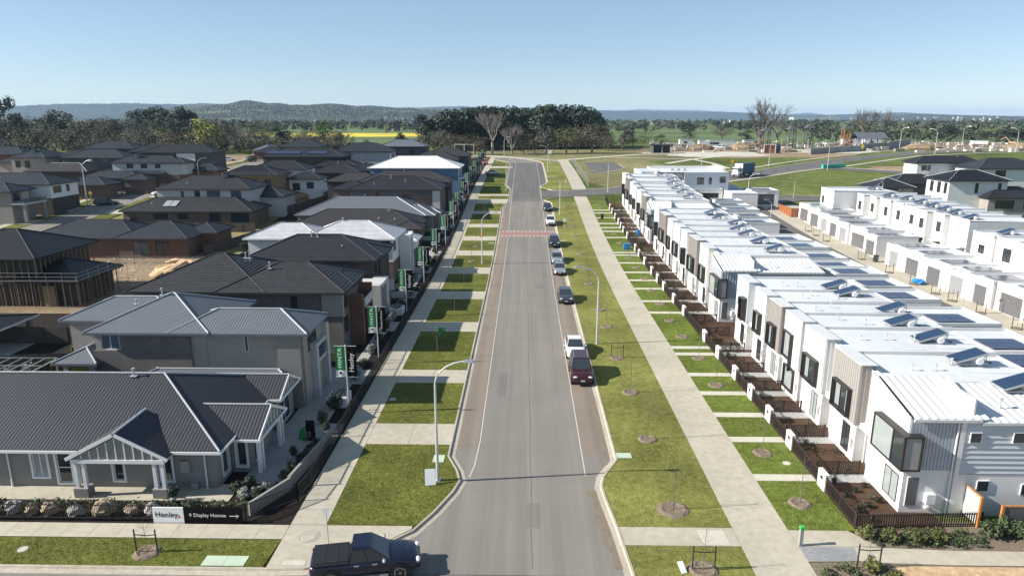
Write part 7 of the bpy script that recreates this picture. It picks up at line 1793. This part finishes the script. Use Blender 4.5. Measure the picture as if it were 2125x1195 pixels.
for k, (x, y) in enumerate(((18.4, 32.7), (19.5, 32.5), (20.9, 32.4), (22.1, 32.5), (17.4, 29.9), (18.0, 28.9))): shrub(x, y, .45, .7, 'leaf_olive2', 'yellow-green low shrub in the corner bed, %s from the green bollard' % ORD[k])
for k in range(7): shrub(19.2 + (k % 3)*.8, 35.2 + k*.55, .2, .4, 'leaf_dark', 'small young shrub in the mulch of the corner garden, %s from the near fence' % ORD[k])
# backyard planting beside the grey house
for k, (x, y, r_, h_, m) in enumerate(((-43.0, 55, .5, 1.4, 'leaf_silver'), (-44.5, 54.6, .45, 1.2, 'leaf_silver'), (-41.8, 56.4, .5, 1.6, 'leaf_olive2'), (-41.4, 59.5, .6, 2.0, 'leaf_olive2'), (-47.5, 53.6, .35, 1.0, 'leaf_silver'), (-54, 108, .9, 1.8, 'leaf_green2' if False else 'leaf_olive2'), (-46, 110, .8, 1.6, 'leaf_shrub'), (-40, 137.5, 1.0, 2.0, 'leaf_shrub'))):
    shrub(x, y, r_, h_, m, 'back yard bush %s' % ['beside the paling fence of the grey house', 'silvery, farther into the dark grey house yard', 'yellowish, at the wall corner of the grey house', 'tall golden, at the rear corner of the grey house', 'small pale, by the pergola', 'by the earth yard of the slate roofed house', 'by the sand heap fence', 'between the brown brick house and its rear fence'][k])

# ------------------------------------------------------------------ saplings, mulch rings, stakes
def sapling_proto(seed, h=3.2):
    rr = random.Random(seed); t = thing('sapling', 'proto', 'sapling', (0,0,0), local=True, group='bare street saplings'); LABELS.pop('proto')
    q = MB(); q.tube([(0,0,-.1),(rr.uniform(-.03,.03),0,h*.5),(rr.uniform(-.08,.08),rr.uniform(-.08,.08),h)], [.030,.022,.008], 6); q.build('trunk', 'trunk', t)
    b = MB()
    for k in range(9):
        z = h*rr.uniform(.42, .95); a = rr.uniform(0, 6.28); L = (h - z)*.34 + .16
        branch(b, Vector((0,0,z)), Vector((math.cos(a)*.7, math.sin(a)*.7, .75)).normalized(), L, .007, 1, rr, .35, .1, 3)
    b.build('branches', 'twig', t); return t
SP = [sapling_proto(11), sapling_proto(12), sapling_proto(13)]
used = [False]*3
def sapling(x, y, label, sc=1.0, mulch=True, r_=.62):
    i = R.randrange(3)
    if not used[i]:
        used[i] = True; o = SP[i]; o.location = (x, y, g(y)+.12); o['label'] = label; LABELS.setdefault(label, []).append('s'); o.scale = (sc, sc, sc)
    else: copytree(SP[i], (x, y, g(y)+.12), R.uniform(0, 6.28), label, sc)
    if mulch:
        mb = MB(); rr = random.Random(int(x*10 + y*100)); N = 18; rings = []
        for (f, dz) in ((1.15, -.02), (1.0, .05), (.82, .10), (.55, .05), (0.05, .03)):
            rings.append([(r_*f*(1 + rr.uniform(-.08, .08))*math.cos(6.2832*k/N), r_*f*(1 + rr.uniform(-.08, .08))*math.sin(6.2832*k/N), dz + rr.uniform(-.012, .012)) for k in range(N)])
        loft(mb, rings, False)
        o = mb.build('mulch', 'mulch_grey', loc=(x, y, g(y)+.105)); o['kind'] = 'stuff'
def stakes(x, y, label, rz=0.0):
    t = thing('tree_stakes', label, 'tree stake', (x, y, g(y)+.1), rz, 'tree stakes', local=True)
    for s in (-1, 1): q = MB(); q.bar((s*.55,0,-.2),(s*.55,0,1.35),.055); q.build('stake', 'stake', t)
    q = MB(); q.bar((-.55,0,1.05),(0,.02,.98),.05,.03); q.bar((0,.02,.98),(.55,0,1.05),.05,.03); q.build('strap', 'black_metal', t)
RV = [(8.64, 35.3), (8.69, 44.2), (8.74, 52.6), (8.76, 60.9), (8.86, 70.8), (8.89, 77.5), (8.74, 90.3), (9.2, 98.8), (9.1, 109.1), (9.2, 122.5), (9.2, 130.6), (9.0, 136.4), (9.0, 143), (9.0, 150)]
for k, (x, y) in enumerate(RV): sapling(x, y, 'bare sapling in a mulch ring on the right verge, %s from the crossing' % ORD[k], R.uniform(.9, 1.15), True, .85 if k == 0 else .62)
RS = [(16.2, 36.1), (16.1, 42.3), (16.2, 54.3), (16.4, 61.0), (16.3, 67.5), (16.2, 73.3), (16.5, 80.4), (16.6, 86.9), (16.7, 93.1), (16.6, 100), (16.5, 106), (16.5, 117), (16.5, 124), (16.4, 148), (16.4, 151.5)]
for k, (x, y) in enumerate(RS): sapling(x, y, 'sapling in the terrace side lawn, %s from the near corner' % ORD[k], R.uniform(.85, 1.05), True, .6)
LS = [(-8.2, 61.0), (-8.1, 76.2), (-8.2, 90), (-8.2, 114), (-8.2, 103.5), (-8.2, 137), (-7.5, 168), (-7.5, 187), (-7.5, 210)]
for k, (x, y) in enumerate(LS): sapling(x, y, 'leafless sapling on the left driveway lawns, %s from the corner' % ORD[k], R.uniform(.95, 1.15), k > 2, .5)
sapling(-19.55, 30.77, 'bare sapling between two stakes on the bottom left verge', .62, True, .62); stakes(-19.55, 30.77, 'pair of dark stakes with strap on the bottom left verge')
sapling(9.0, 29.9, 'bare sapling between stakes on the bottom right verge', .8, True, .7); stakes(9.0, 29.9, 'pair of dark stakes with strap on the bottom verge by the crossing')
stakes(8.76, 61.0, 'pair of dark stakes with strap beside the parked white sedan')
sapling(17.3, 30.2, 'thin bare sapling between stakes in the corner bed', .55, False); stakes(17.3, 30.2, 'pair of dark stakes in the corner bed near the green bollard')
for k, y in enumerate((71.0, 77.0, 82.4, 86.0, 91, 97.5, 106, 119, 123.5, 127)):
    stakes(52.8, y, 'stake frame with young tree along the garage lane, %s from the near end' % ORD[k]); sapling(52.8, y, 'small bare tree staked along the garage lane, %s from the near end' % ORD[k], .5, True, .5)
for k, (x, y) in enumerate(((68, 200), (74, 205.6), (80, 211.4), (60, 194), (56, 190.6), (101, 231), (110, 240), (120, 249))): stakes(x, y, 'dark tree stakes on the side road verge, %s of the row' % ORD[k], .8)

# short grass blades over the nearer lawns
mat('blade', (.190, .200, .050), .9, .2, .6, spec=.1, isl=.45); mat('blade_dry', (.30, .265, .115), .9, .2, .6, spec=.1, isl=.4)
rr = random.Random(99); gb1, gb2 = MB(), MB()
BARE = [(-15.2, 30.15, 1.2, .5), (-5.6, 41.1, .5, .6), (6.7, 41.75, .6, .45), (-26.2, 30.9, .32, .32), (17.2, 40.9, .32, .32), (-10.5, 50.85, .35, .35)] + [(16.3, y, 2.2, .46) for y in EP] + [(x, y, .6, .6) for x, y in ((8.64, 35.3), (8.69, 44.2), (8.74, 52.6), (8.76, 60.9), (8.86, 70.8), (16.2, 36.1), (16.1, 42.3), (16.2, 54.3), (16.4, 61), (-19.55, 30.77), (9.0, 29.9))]
def turf(f0, f1, y0, y1, dens, z=.105):
    n = int(dens*(y1-y0)*abs(f1((y0+y1)/2) - f0((y0+y1)/2)))
    for _ in range(n):
        y = rr.uniform(y0, y1); x = rr.uniform(f0(y) - .03, f1(y) + .03); a = rr.uniform(0, 6.28); h_ = rr.uniform(.015, .045); w_ = rr.uniform(.015, .04)
        c, s_ = math.cos(a)*w_, math.sin(a)*w_; lx, ly = rr.uniform(-.04, .04), rr.uniform(-.04, .04)
        if any(abs(x-q[0]) < q[2] and abs(y-q[1]) < q[3] for q in BARE): continue
        (gb2 if rr.random() < .38 else gb1).add([(x-c, y-s_, g(y)+z-.005), (x+c, y+s_, g(y)+z-.005), (x+lx, y+ly, g(y)+z+h_)])
turf(lambda y: -10.93, lambda y: fl(y) - .14, 33.45, 43.1, 150); turf(lambda y: -34, lambda y: -13.1, 29.66, 32.0, 150)
for (a, b) in LP[:3]: turf(lambda y: -10.93, lambda y: fl(y) - .14, a, b, 90)
turf(lambda y: fr(y) + .14, lambda y: 11.48, 33.55, 46, 150); turf(lambda y: fr(y) + .14, lambda y: 11.48, 26, 31.85, 150); turf(lambda y: fr(y) + .14, lambda y: 11.48, 46, 75, 80)
turf(lambda y: 14.52, lambda y: 18.18, 33.45, 48, 140); turf(lambda y: 14.52, lambda y: 18.18, 48, 66, 70)
for q, m_ in ((gb1, 'blade'), (gb2, 'blade_dry')):
    o = q.build('grass', m_); o['kind'] = 'stuff'
# ------------------------------------------------------------------ small street things
def sign_post(x, y, hgt, label, face, m, shape='rect', w_=.5, h_=.6, rz=0.0, pole='galv', cat='sign'):
    t = thing('sign_post', label, cat, (x, y, g(y)+.1), rz, 'street signs', local=True)
    q = MB(); q.tube([(0,0,-.1),(0,0,hgt)], .03, 6); q.build('post', pole, t); q = MB(); zc = hgt - h_*.6
    if shape == 'diamond': q.bar((0,-.03,zc-w_*.35),(0,-.03,zc+w_*.35), w_*.7, .02); q = MB(); q.prism([(-.01,0)]*0 or [(0,0),(.001,0),(.001,.001)], 0, .001) if False else None; q = MB(); i = 0; q.add([(0,-.04,zc-w_*.6),(w_*.6,-.04,zc),(0,-.04,zc+w_*.6),(-w_*.6,-.04,zc)]); q.add([(0,-.02,zc+w_*.6),(w_*.6,-.02,zc),(0,-.02,zc-w_*.6),(-w_*.6,-.02,zc)])
    else: q.box(-w_/2, w_/2, -.05, -.032, zc-h_/2, zc+h_/2)
    q.build('sign_face', m, t); return t
sign_post(-10.15, 31.1, 2.6, 'slim pole with small white sign behind the dark utility', 0, 'sign_white', w_=.3, h_=.45)
sign_post(-17.0, 84, 2.2, 'white panel sign before the brick houses', 0, 'sign_white', w_=.9, h_=1.4)
sign_post(-7.6, 118.6, 1.4, 'orange diamond sign on the left verge before the hump', 0, 'sign_orange', 'diamond', .8, .8)
sign_post(7.4, 126.8, 2.4, 'white sign post on the right verge beside the hump', 0, 'sign_white', w_=.5, h_=.7)
sign_post(10.5, 176.5, 1.6, 'white sign at the side road corner', 0, 'sign_white', w_=.4, h_=.5)
sign_post(8.4, 236, 4.5, 'tall pole with white square sign at the street end', 0, 'sign_white', w_=1.2, h_=1.2)
sign_post(30, 186, 2.4, 'yellow diamond sign beside the side road bend', 0, 'sign_yellow', 'diamond', .9, .9)
sign_post(66, 222, 2.6, 'yellow diamond sign above the delivery truck', 0, 'sign_yellow', 'diamond', 1.2, 1.2)
sign_post(147.6, 307.7, 2.8, 'yellow board on a post at the retaining wall', 0, 'hi_vis', w_=1.4, h_=1.6)
sign_post(-97.2, 151.5, 2.8, 'round yellow sign on the back street lamp verge', 0, 'sign_yellow', 'diamond', .8, .8)
t = thing('board_sign', 'tilted white board leaning against the corner lamp', 'sign', (-5.75, 37.9, .1), .15, local=True)
q = MB(); q.bar((0,-.25,.05),(0,.12,.95),.65,.03); q.build('board', 'sign_white', t); q = MB(); q.bar((.2,.25,0),(.2,.1,.8),.03); q.build('strut', 'steel', t)
t = thing('board_sign', 'small green sale board on the lawn beside the corner driveway fence', 'sign', (-8.4, 66.5, .1), local=True)
q = MB(); q.box(-.35, .35, -.02, .02, .5, 1.2); q.build('board', 'sign_green', t); q = MB(); q.tube([(-.3,0,0),(-.3,0,.5)], .02, 5); q.build('leg', 'steel', t); q = MB(); q.tube([(.3,0,0),(.3,0,.5)], .02, 5); q.build('leg', 'steel', t)
t = thing('board_sign', 'green and black upright entry board in the cottage side garden', 'sign', (-14.9, 43.6, .1), local=True)
q = MB(); q.box(-.3, .3, -.05, .05, 0, 1.5); q.build('board', 'sign_black', t); q = MB(); q.bar((-.55,-.4,.25),(-.4,-.4,.95),.4,.03); q.build('panel', 'sign_green', t)
t = thing('bollard', 'grey service bollard with green cap beside the shared path', 'bollard', (14.62, 32.0, .1), local=True)
q = MB(); q.box(-.09, .09, -.09, .09, 0, 1.0); q.build('post', 'concrete_grey', t); q = MB(); q.box(-.11, .11, -.11, .11, 1.0, 1.15); q.build('cap', 'plastic_green', t)
t = thing('board_sign', 'white and green board lying against the bottom verge stakes', 'sign', (8.0, 29.6, .1), .5, local=True)
q = MB(); q.bar((0,0,.02),(.1,.5,.35),.3,.03); q.build('board', 'sign_white', t)
def bin_(x, y, m, lb, lid):
    t = thing('wheelie_bin', lb, 'bin', (x, y, g(y)+.1), local=True, group='wheelie bins')
    q = MB(); q.prism([(-.25,-.27),(.25,-.27),(.25,.27),(-.25,.27)], 0, .95, 1.15); q.build('body', m, t); q = MB(); q.box(-.32, .32, -.36, .34, .95, 1.02); q.build('lid', lid, t)
    for s in (-1, 1): q = MB(); q.tube([(s*.2,.3,.1),(s*.26,.3,.1)], .1, 10); q.build('wheel', 'tyre', t)
bin_(16.7, 112.1, 'plastic_blue', 'blue bin standing on the terrace side lawn', 'plastic_blue'); bin_(17.35, 112.3, 'plastic_blue', 'second blue bin beside the first on the terrace lawn', 'plastic_blue'); bin_(15.6, 137.4, 'plastic_dark', 'dark bin on the shared path edge far along', 'plastic_dark'); bin_(20.6, 123.0, 'plastic_blue', 'blue bin at a far terrace door', 'plastic_blue'); bin_(54.2, 104.4, 'car_teal', 'dark green bin between the lane garage blocks', 'black_metal'); bin_(-104, 137.2, 'plastic_blue', 'blue bin by the balcony house at the left edge', 'plastic_blue')
def lid(x0, x1, y0, y1, lb, m='lid_green', n=1, name='pit_lid'):
    t = thing(name, lb, 'pit lid', ((x0+x1)/2, (y0+y1)/2, g(y0)+.1), group='service pit lids')
    for k in range(n): a = x0 + (x1-x0)*k/n; boxpart(t, 'cover', m, (a+.008, x0+(x1-x0)*(k+1)/n-.008, y0, y1, g(y0)+.09, g(y0)+.128))
lid(-16.3, -14.1, 29.75, 30.55, 'pale green double pit lid in the bottom left verge', n=2); lid(-6.0, -5.25, 40.6, 41.6, 'pale pit lid beside the corner lamp'); lid(6.2, 7.2, 41.4, 42.1, 'pale pit lid on the right kerb near the kerb bulge'); lid(6.2, 7.2, 118.5, 119.2, 'pale pit lid on the right verge before the hump'); lid(-10.8, -10.3, 50.6, 51.1, 'small grey pit lid beside the second driveway', 'concrete'); lid(-6.3, -5.3, 116.4, 117, 'pale pit lid on the left verge before the hump')
for (x, y, lb) in ((-11.55, 32.3, 'round manhole cover in the footpath corner'), (-26.2, 30.9, 'small round lid in the bottom left verge'), (17.2, 40.9, 'small round lid in the terrace side lawn')):
    t = thing('manhole_cover', lb, 'manhole', (x, y, .1), local=True); r_ = .42 if 'manhole' in lb else .25
    q = MB(); q.tube([(0,0,0),(0,0,.028)], r_, 24); q.build('cover', 'concrete' if 'manhole' in lb else 'concrete_pale', t)
    q = MB()
    for a in range(24):
        c0, s0, c1, s1 = math.cos(a*.2618), math.sin(a*.2618), math.cos((a+1)*.2618), math.sin((a+1)*.2618)
        for f in (.72, 1.25): q.add([(r_*f*c0, r_*f*s0, .032), (r_*f*c1, r_*f*s1, .032), (r_*(f+.05)*c1, r_*(f+.05)*s1, .032), (r_*(f+.05)*c0, r_*(f+.05)*s0, .032)])
    q.build('ring', 'concrete_grey', t)
# ------------------------------------------------------------------ unfinished timber house, carport, pergola, heaps
t = thing('framed_house', 'unfinished two storey house of bare timber frames under black tiled roofs', 'house', (-66, 86, .1))
hip_roof(t, -71.2, -57.3, 77.2, 89.6, 6.02, .41, 'tile', 'tile_black', 'cap_dark', 'cap_dark'); hip_roof(t, -61.6, -52.7, 77.3, 86.7, 3.3, .41, 'tile', 'tile_black', 'cap_dark', 'cap_dark', name='lower_roof')
for z0, z1, x0, x1, y0, y1 in ((3.2, 5.9, -70.6, -57.9, 77.8, 89), (0, 3.0, -70.6, -57.9, 77.8, 89), (0, 3.1, -61.0, -53.3, 77.9, 86.1)):
    for x in frange(x0, x1, .9):
        boxpart(t, 'stud', 'timber_raw', (x-.045, x+.045, y0, y0+.09, z0, z1))
    for y in frange(y0 + .3, y1, .9): boxpart(t, 'stud', 'timber_raw', (x1-.09, x1, y-.045, y+.045, z0, z1))
    boxpart(t, 'plate', 'timber_raw', (x0, x1, y0-.01, y0+.1, z1, z1+.09)); boxpart(t, 'plate', 'timber_raw', (x0, x1, y0-.01, y0+.1, z0, z0+.09)); boxpart(t, 'inner_wall', 'timber_fence', (x0+.2, x1-.6, y0+.8, y1-.1, z0, z1))
boxpart(t, 'yellow_board', 'timber_raw', (-70.4, -62, 77.74, 77.79, 2.8, 3.3)); boxpart(t, 'yellow_board', 'timber_raw', (-57.4, -56, 77.84, 77.89, .1, 2.6)); boxpart(t, 'brace', 'timber_raw', (-68.5, -65.5, 77.7, 77.735, 3.0, 3.2))
def scaffold(name, label, pts, z0, z1, m, deck=True):
    t = thing(name, label, 'scaffold', (pts[0][0], pts[0][1], g(pts[0][1])), group='edge scaffolds')
    for (x0, y0), (x1, y1) in zip(pts, pts[1:]):
        n = max(1, round(math.hypot(x1-x0, y1-y0)/2.0))
        for k in range(n+1):
            x, y = x0+(x1-x0)*k/n, y0+(y1-y0)*k/n; q = MB(); q.tube([(x,y,g(y)),(x,y,z1)], .02, 6); q.build('standard', m, t)
        for z in (z0, (z0+z1)/2, z1-.05): q = MB(); q.tube([(x0,y0,z),(x1,y1,z)], .018, 6); q.build('ledger', m, t)
scaffold('edge_scaffold', 'grey edge rails round the lower roof of the timber framed house', [(-61.9, 77), (-52.4, 77), (-52.4, 87)], 3.4, 4.4, 'scaffold')
scaffold('edge_scaffold', 'orange edge rails round the near-black roof behind the white house', [(-68.4, 150.2), (-54, 150.2), (-54, 160.1)], 9.5, 10.5, 'timber_raw')
scaffold('edge_scaffold', 'temporary rails across the bare earth yard of the slate roofed house', [(-64, 101.4), (-49, 101.4)], .9, 1.5, 'scaffold')
t = thing('carport', 'dark roofed carport on grey posts at the left picture edge', 'carport', (-56, 58, .1))
hip_roof(t, -64, -49.6, 60.0, 66.0, 2.6, .2, 'tile', 'tile_black', 'cap_dark', 'trim_white')
for x, y in ((-50.2, 60.5), (-56, 60.5), (-50.2, 65.4)): boxpart(t, 'post', 'render_grey', (x-.22, x+.22, y-.22, y+.22, 0, 2.42))
strip('patio', -62, -49, 58.5, 67, .1, 'concrete_grey')
t = thing('pergola', 'thin white framed pergola in the dark yard behind the corner cottage', 'pergola', (-41.5, 52, .1))
for k in range(8): boxpart(t, 'rafter', 'steel', (-47 + k*1.0, -46.95 + k*1.0, 50.6, 54.4, 2.0, 2.08))
for y in (50.6, 52.5, 54.4): boxpart(t, 'beam', 'steel', (-47.2, -39.8, y-.03, y+.03, 2.09, 2.15))
for x in (-47, -40): boxpart(t, 'post', 'steel', (x-.04, x+.04, 50.6, 50.68, 0, 1.99)); boxpart(t, 'post', 'steel', (x-.04, x+.04, 54.3, 54.38, 0, 1.99))
def heap(x, y, r_, h_, m, lb):
    mb = MB(); rr = random.Random(int(x)); mb.blob((0,0,0), (r_, r_*.8, h_), 18, 9, .10, rr, .5); o = mb.build('soil_heap', m, loc=(x, y, g(y)+.25)); tag(o, lb, 'soil heap', 'heaps of soil and sand')
heap(-48.5, 93.5, 4.2, 2.3, 'sand', 'orange sand heap beside the white roofed house'); heap(-84, 190, 4.5, 2.6, 'sand', 'sand heap on the back street beside the dark house'); heap(-55, 157.5, 5, 2.0, 'timber_raw', 'heap of cut timber below the orange rails')
for k, (x, y, r_, h_) in enumerate(((80, 318, 6, 2.2), (104, 330, 8, 2.6), (112, 300, 5, 1.2), (182, 322, 9, 2.4), (240, 338, 10, 2.0), (275, 326, 8, 1.8))): heap(x, y, r_, h_, 'earth', 'brown earth heap on the works, %s from the left' % ORD[k])
# ------------------------------------------------------------------ park and building site
t = thing('park_shelter', 'dark open shelter with flat roof at the park edge', 'shelter', (56, 290, g(290)))
z = g(290); boxpart(t, 'roof', 'black_metal', (52, 61, 287, 293, z+3.2, z+3.5)); boxpart(t, 'back_wall', 'render_dark', (52.5, 60.5, 292, 292.3, z, z+3.2)); boxpart(t, 'screen', 'render_dark', (52.2, 52.5, 287.4, 292, z, z+3.2))
for x in (52.6, 56.4, 60.4): boxpart(t, 'post', 'concrete', (x-.15, x+.15, 287.3, 287.6, z, z+3.2))
boxpart(t, 'slab', 'concrete', (49, 62, 285, 294, z-.3, z+.15))
t = thing('goal_frame', 'white framed rust panel box at the playground corner', 'goal', (102, 291, g(291))); z = g(291)
boxpart(t, 'panel', 'corten', (99.5, 103.6, 291.2, 291.4, z, z+3.2)); boxpart(t, 'side_panel', 'render_dark', (103.6, 106, 290.8, 293, z, z+3.0))
for b in ((99.2, 99.45, 291, 291.2, z, z+3.6), (103.7, 103.95, 290.5, 290.7, z, z+3.6), (99.45, 103.7, 290.9, 291.1, z+3.4, z+3.6)): boxpart(t, 'frame', 'trim_white', b)
t = thing('swing_frame', 'white double swing frame on the park lawn at the street end', 'swing', (-24, 276, g(276))); z = g(276)
for x in (-28, -24.2, -20.4): boxpart(t, 'post', 'trim_white', (x-.12, x+.12, 276, 276.25, z, z+4))
boxpart(t, 'beam', 'trim_white', (-28, -20.4, 276, 276.25, z+4, z+4.25))
for k, (x, y, h_, m) in enumerate(((104, 304, 8.5, 'play_orange'), (118, 312, 9, 'render_dark'), (128, 318, 9.6, 'render_dark'), (150, 330, 9, 'play_orange'))):
    t = thing('play_tower', '%s play tower, %s of the playground from the left' % ('orange topped' if m == 'play_orange' else 'dark timber', ORD[k]), 'play tower', (x, y, g(y)), local=True, group='playground towers')
    for a in (-1.6, 1.6):
        for b in (-1.6, 1.6): q = MB(); q.tube([(a,b,0),(a*.8,b*.8,h_)], .22, 6); q.build('post', 'render_dark' if k != 3 else 'play_orange', t)
    q = MB(); q.prism([(-2,-2),(2,-2),(2,2),(-2,2)], h_, h_+1.6, .25); q.build('roof', 'render_dark', t); q = MB(); q.box(-1.7, 1.7, -1.7, 1.7, 2.4, 2.6); q.box(-1.7, 1.7, -1.7, 1.7, 4.6, 4.8) ; q.build('deck', m, t)
    q = MB(); q.bar((1.6,0,2.6),(5.2,-1.0,.3),1.0,.12); q.build('slide', 'play_green' if k != 2 else 'trim_white', t)
for k, (x, y) in enumerate(((96, 300), (108, 296), (112, 300), (117, 304), (122, 303), (127, 300), (133, 303), (138, 308), (143, 305), (110, 310), (135, 316), (125, 322))):
    t = thing('site_pole', 'upright pale pole among the playground works, %s from the left' % ORD[k], 'pole', (x, y, g(y)), local=True, group='poles of the playground works'); h_ = R.uniform(4.5, 7.5)
    q = MB(); q.tube([(0,0,0),(R.uniform(-.2,.2),0,h_)], .13, 6); q.build('shaft', 'trunk_pale' if k % 3 else 'render_dark', t); q = MB(); q.box(-.3,.3,-.3,.3,0,.2); q.build('footing', 'concrete', t)
for k, (x0, y0, x1, y1, h_) in enumerate(((115, 283, 131, 297, 2.2), (131, 297, 146, 306, 2.4), (146, 308, 168, 326, 3.0), (168, 326, 203, 372, 3.4), (106, 300, 122, 296, 1.2), (118, 316, 146, 330, 1.0))):
    q = MB(); n = 6
    for j in range(n):
        s0, s1 = j/n, (j+1)/n; a = (x0+(x1-x0)*s0, y0+(y1-y0)*s0); b = (x0+(x1-x0)*s1, y0+(y1-y0)*s1)
        q.bar((a[0], a[1], g(a[1])+h_/2-.3), (b[0], b[1], g(b[1])+h_/2-.3), .6, h_+.6)
    o = q.build('retaining_wall', 'concrete_grey' if k < 4 else 'concrete_pale'); tag(o, 'concrete retaining wall of the playground, %s from the left' % ORD[k], 'wall', 'playground walls')
t = thing('picnic_shelter', 'grey gable roofed picnic shelter beyond the playground', 'shelter', (172, 350, g(350))); z = g(350)
hip_roof(t, 163, 178, 345, 355, z+4.2, .55, 'flat', 'roof_grey', 'cap_white', 'cap_dark', hips='', axis='x')
for x in (164, 170, 177):
    for y in (346, 354): boxpart(t, 'post', 'render_dark', (x-.15, x+.15, y-.15, y+.15, z-.2, z+4.1))
for k, (x, y, l_, lb) in enumerate(((96, 352, 18, 'long white site hut among the trees'), (172, 372, 10, 'white container behind the picnic shelter'), (184, 374, 9, 'second white container right of the shelter one'), (84, 366, 7, 'small white caravan at the left of the site'), (113, 356, 5, 'small white cabin between the site trees'))):
    t = thing('site_hut', lb, 'hut', (x, y, g(y)), local=True, group='white site huts'); q = MB(); q.box(-l_/2, l_/2, -1.5, 1.5, .3, 3.0); q.build('wall', 'trim_white', t); q = MB(); q.box(-l_/2-.1, l_/2+.1, -1.6, 1.6, 3.0, 3.15); q.build('roof', 'galv', t)
    q = MB(); q.box(-l_*.2, l_*.05, -1.53, -1.505, 1.2, 2.2); q.build('window', 'glass', t); q = MB(); q.box(-l_/2, -l_/2+.3, -1, 1, 0, .3); q.build('footing', 'concrete', t)
q = MB(); q.box(-4.5, 4.5, -.4, .4, 0, 1.1); o = q.build('mesh_barrier', 'green_mesh', loc=(98, 221.6, g(221.6))); o.rotation_euler = (0, 0, .35); tag(o, 'green safety mesh barrier at the side road junction', 'barrier')
q = MB(); q.blob((0,0,.25), (.75, 1.1, .35), 9, 5, .3, random.Random(3), .3); o = q.build('tarpaulin', 'blue_wrap', loc=(53.7, 91.4, g(91.4)+.1)); tag(o, 'crumpled blue tarpaulin on the garage lane apron', 'tarpaulin')
# litter of building materials on the works
mb = MB(); rr = random.Random(21)
for k in range(420):
    x, y = rr.uniform(60, 330), rr.uniform(296, 400); s_ = rr.uniform(.4, 2.2)
    mb.box(x-s_, x+s_, y-s_*.5, y+s_*.5, g(y)-.1, g(y)+rr.uniform(.2, 1.5))
mat('site_debris', (.42, .38, .33), .9, 0, isl=.6); o = mb.build('rubble', 'site_debris'); o['kind'] = 'stuff'
mb = MB()
for k in range(240):
    x, y = rr.uniform(-66, -47), rr.uniform(85, 106); s_ = rr.uniform(.05, .28); mb.blob((x, y, g(y)+.1), (s_, s_*.8, s_*.6), 6, 4, .3, rr)
o = mb.build('rubble', 'site_debris'); o['kind'] = 'stuff'
for l_, v in LABELS.items():
    if len(v) > 1 or not (4 <= len(l_.split()) <= 16): print('LABEL', len(l_.split()), v, l_)
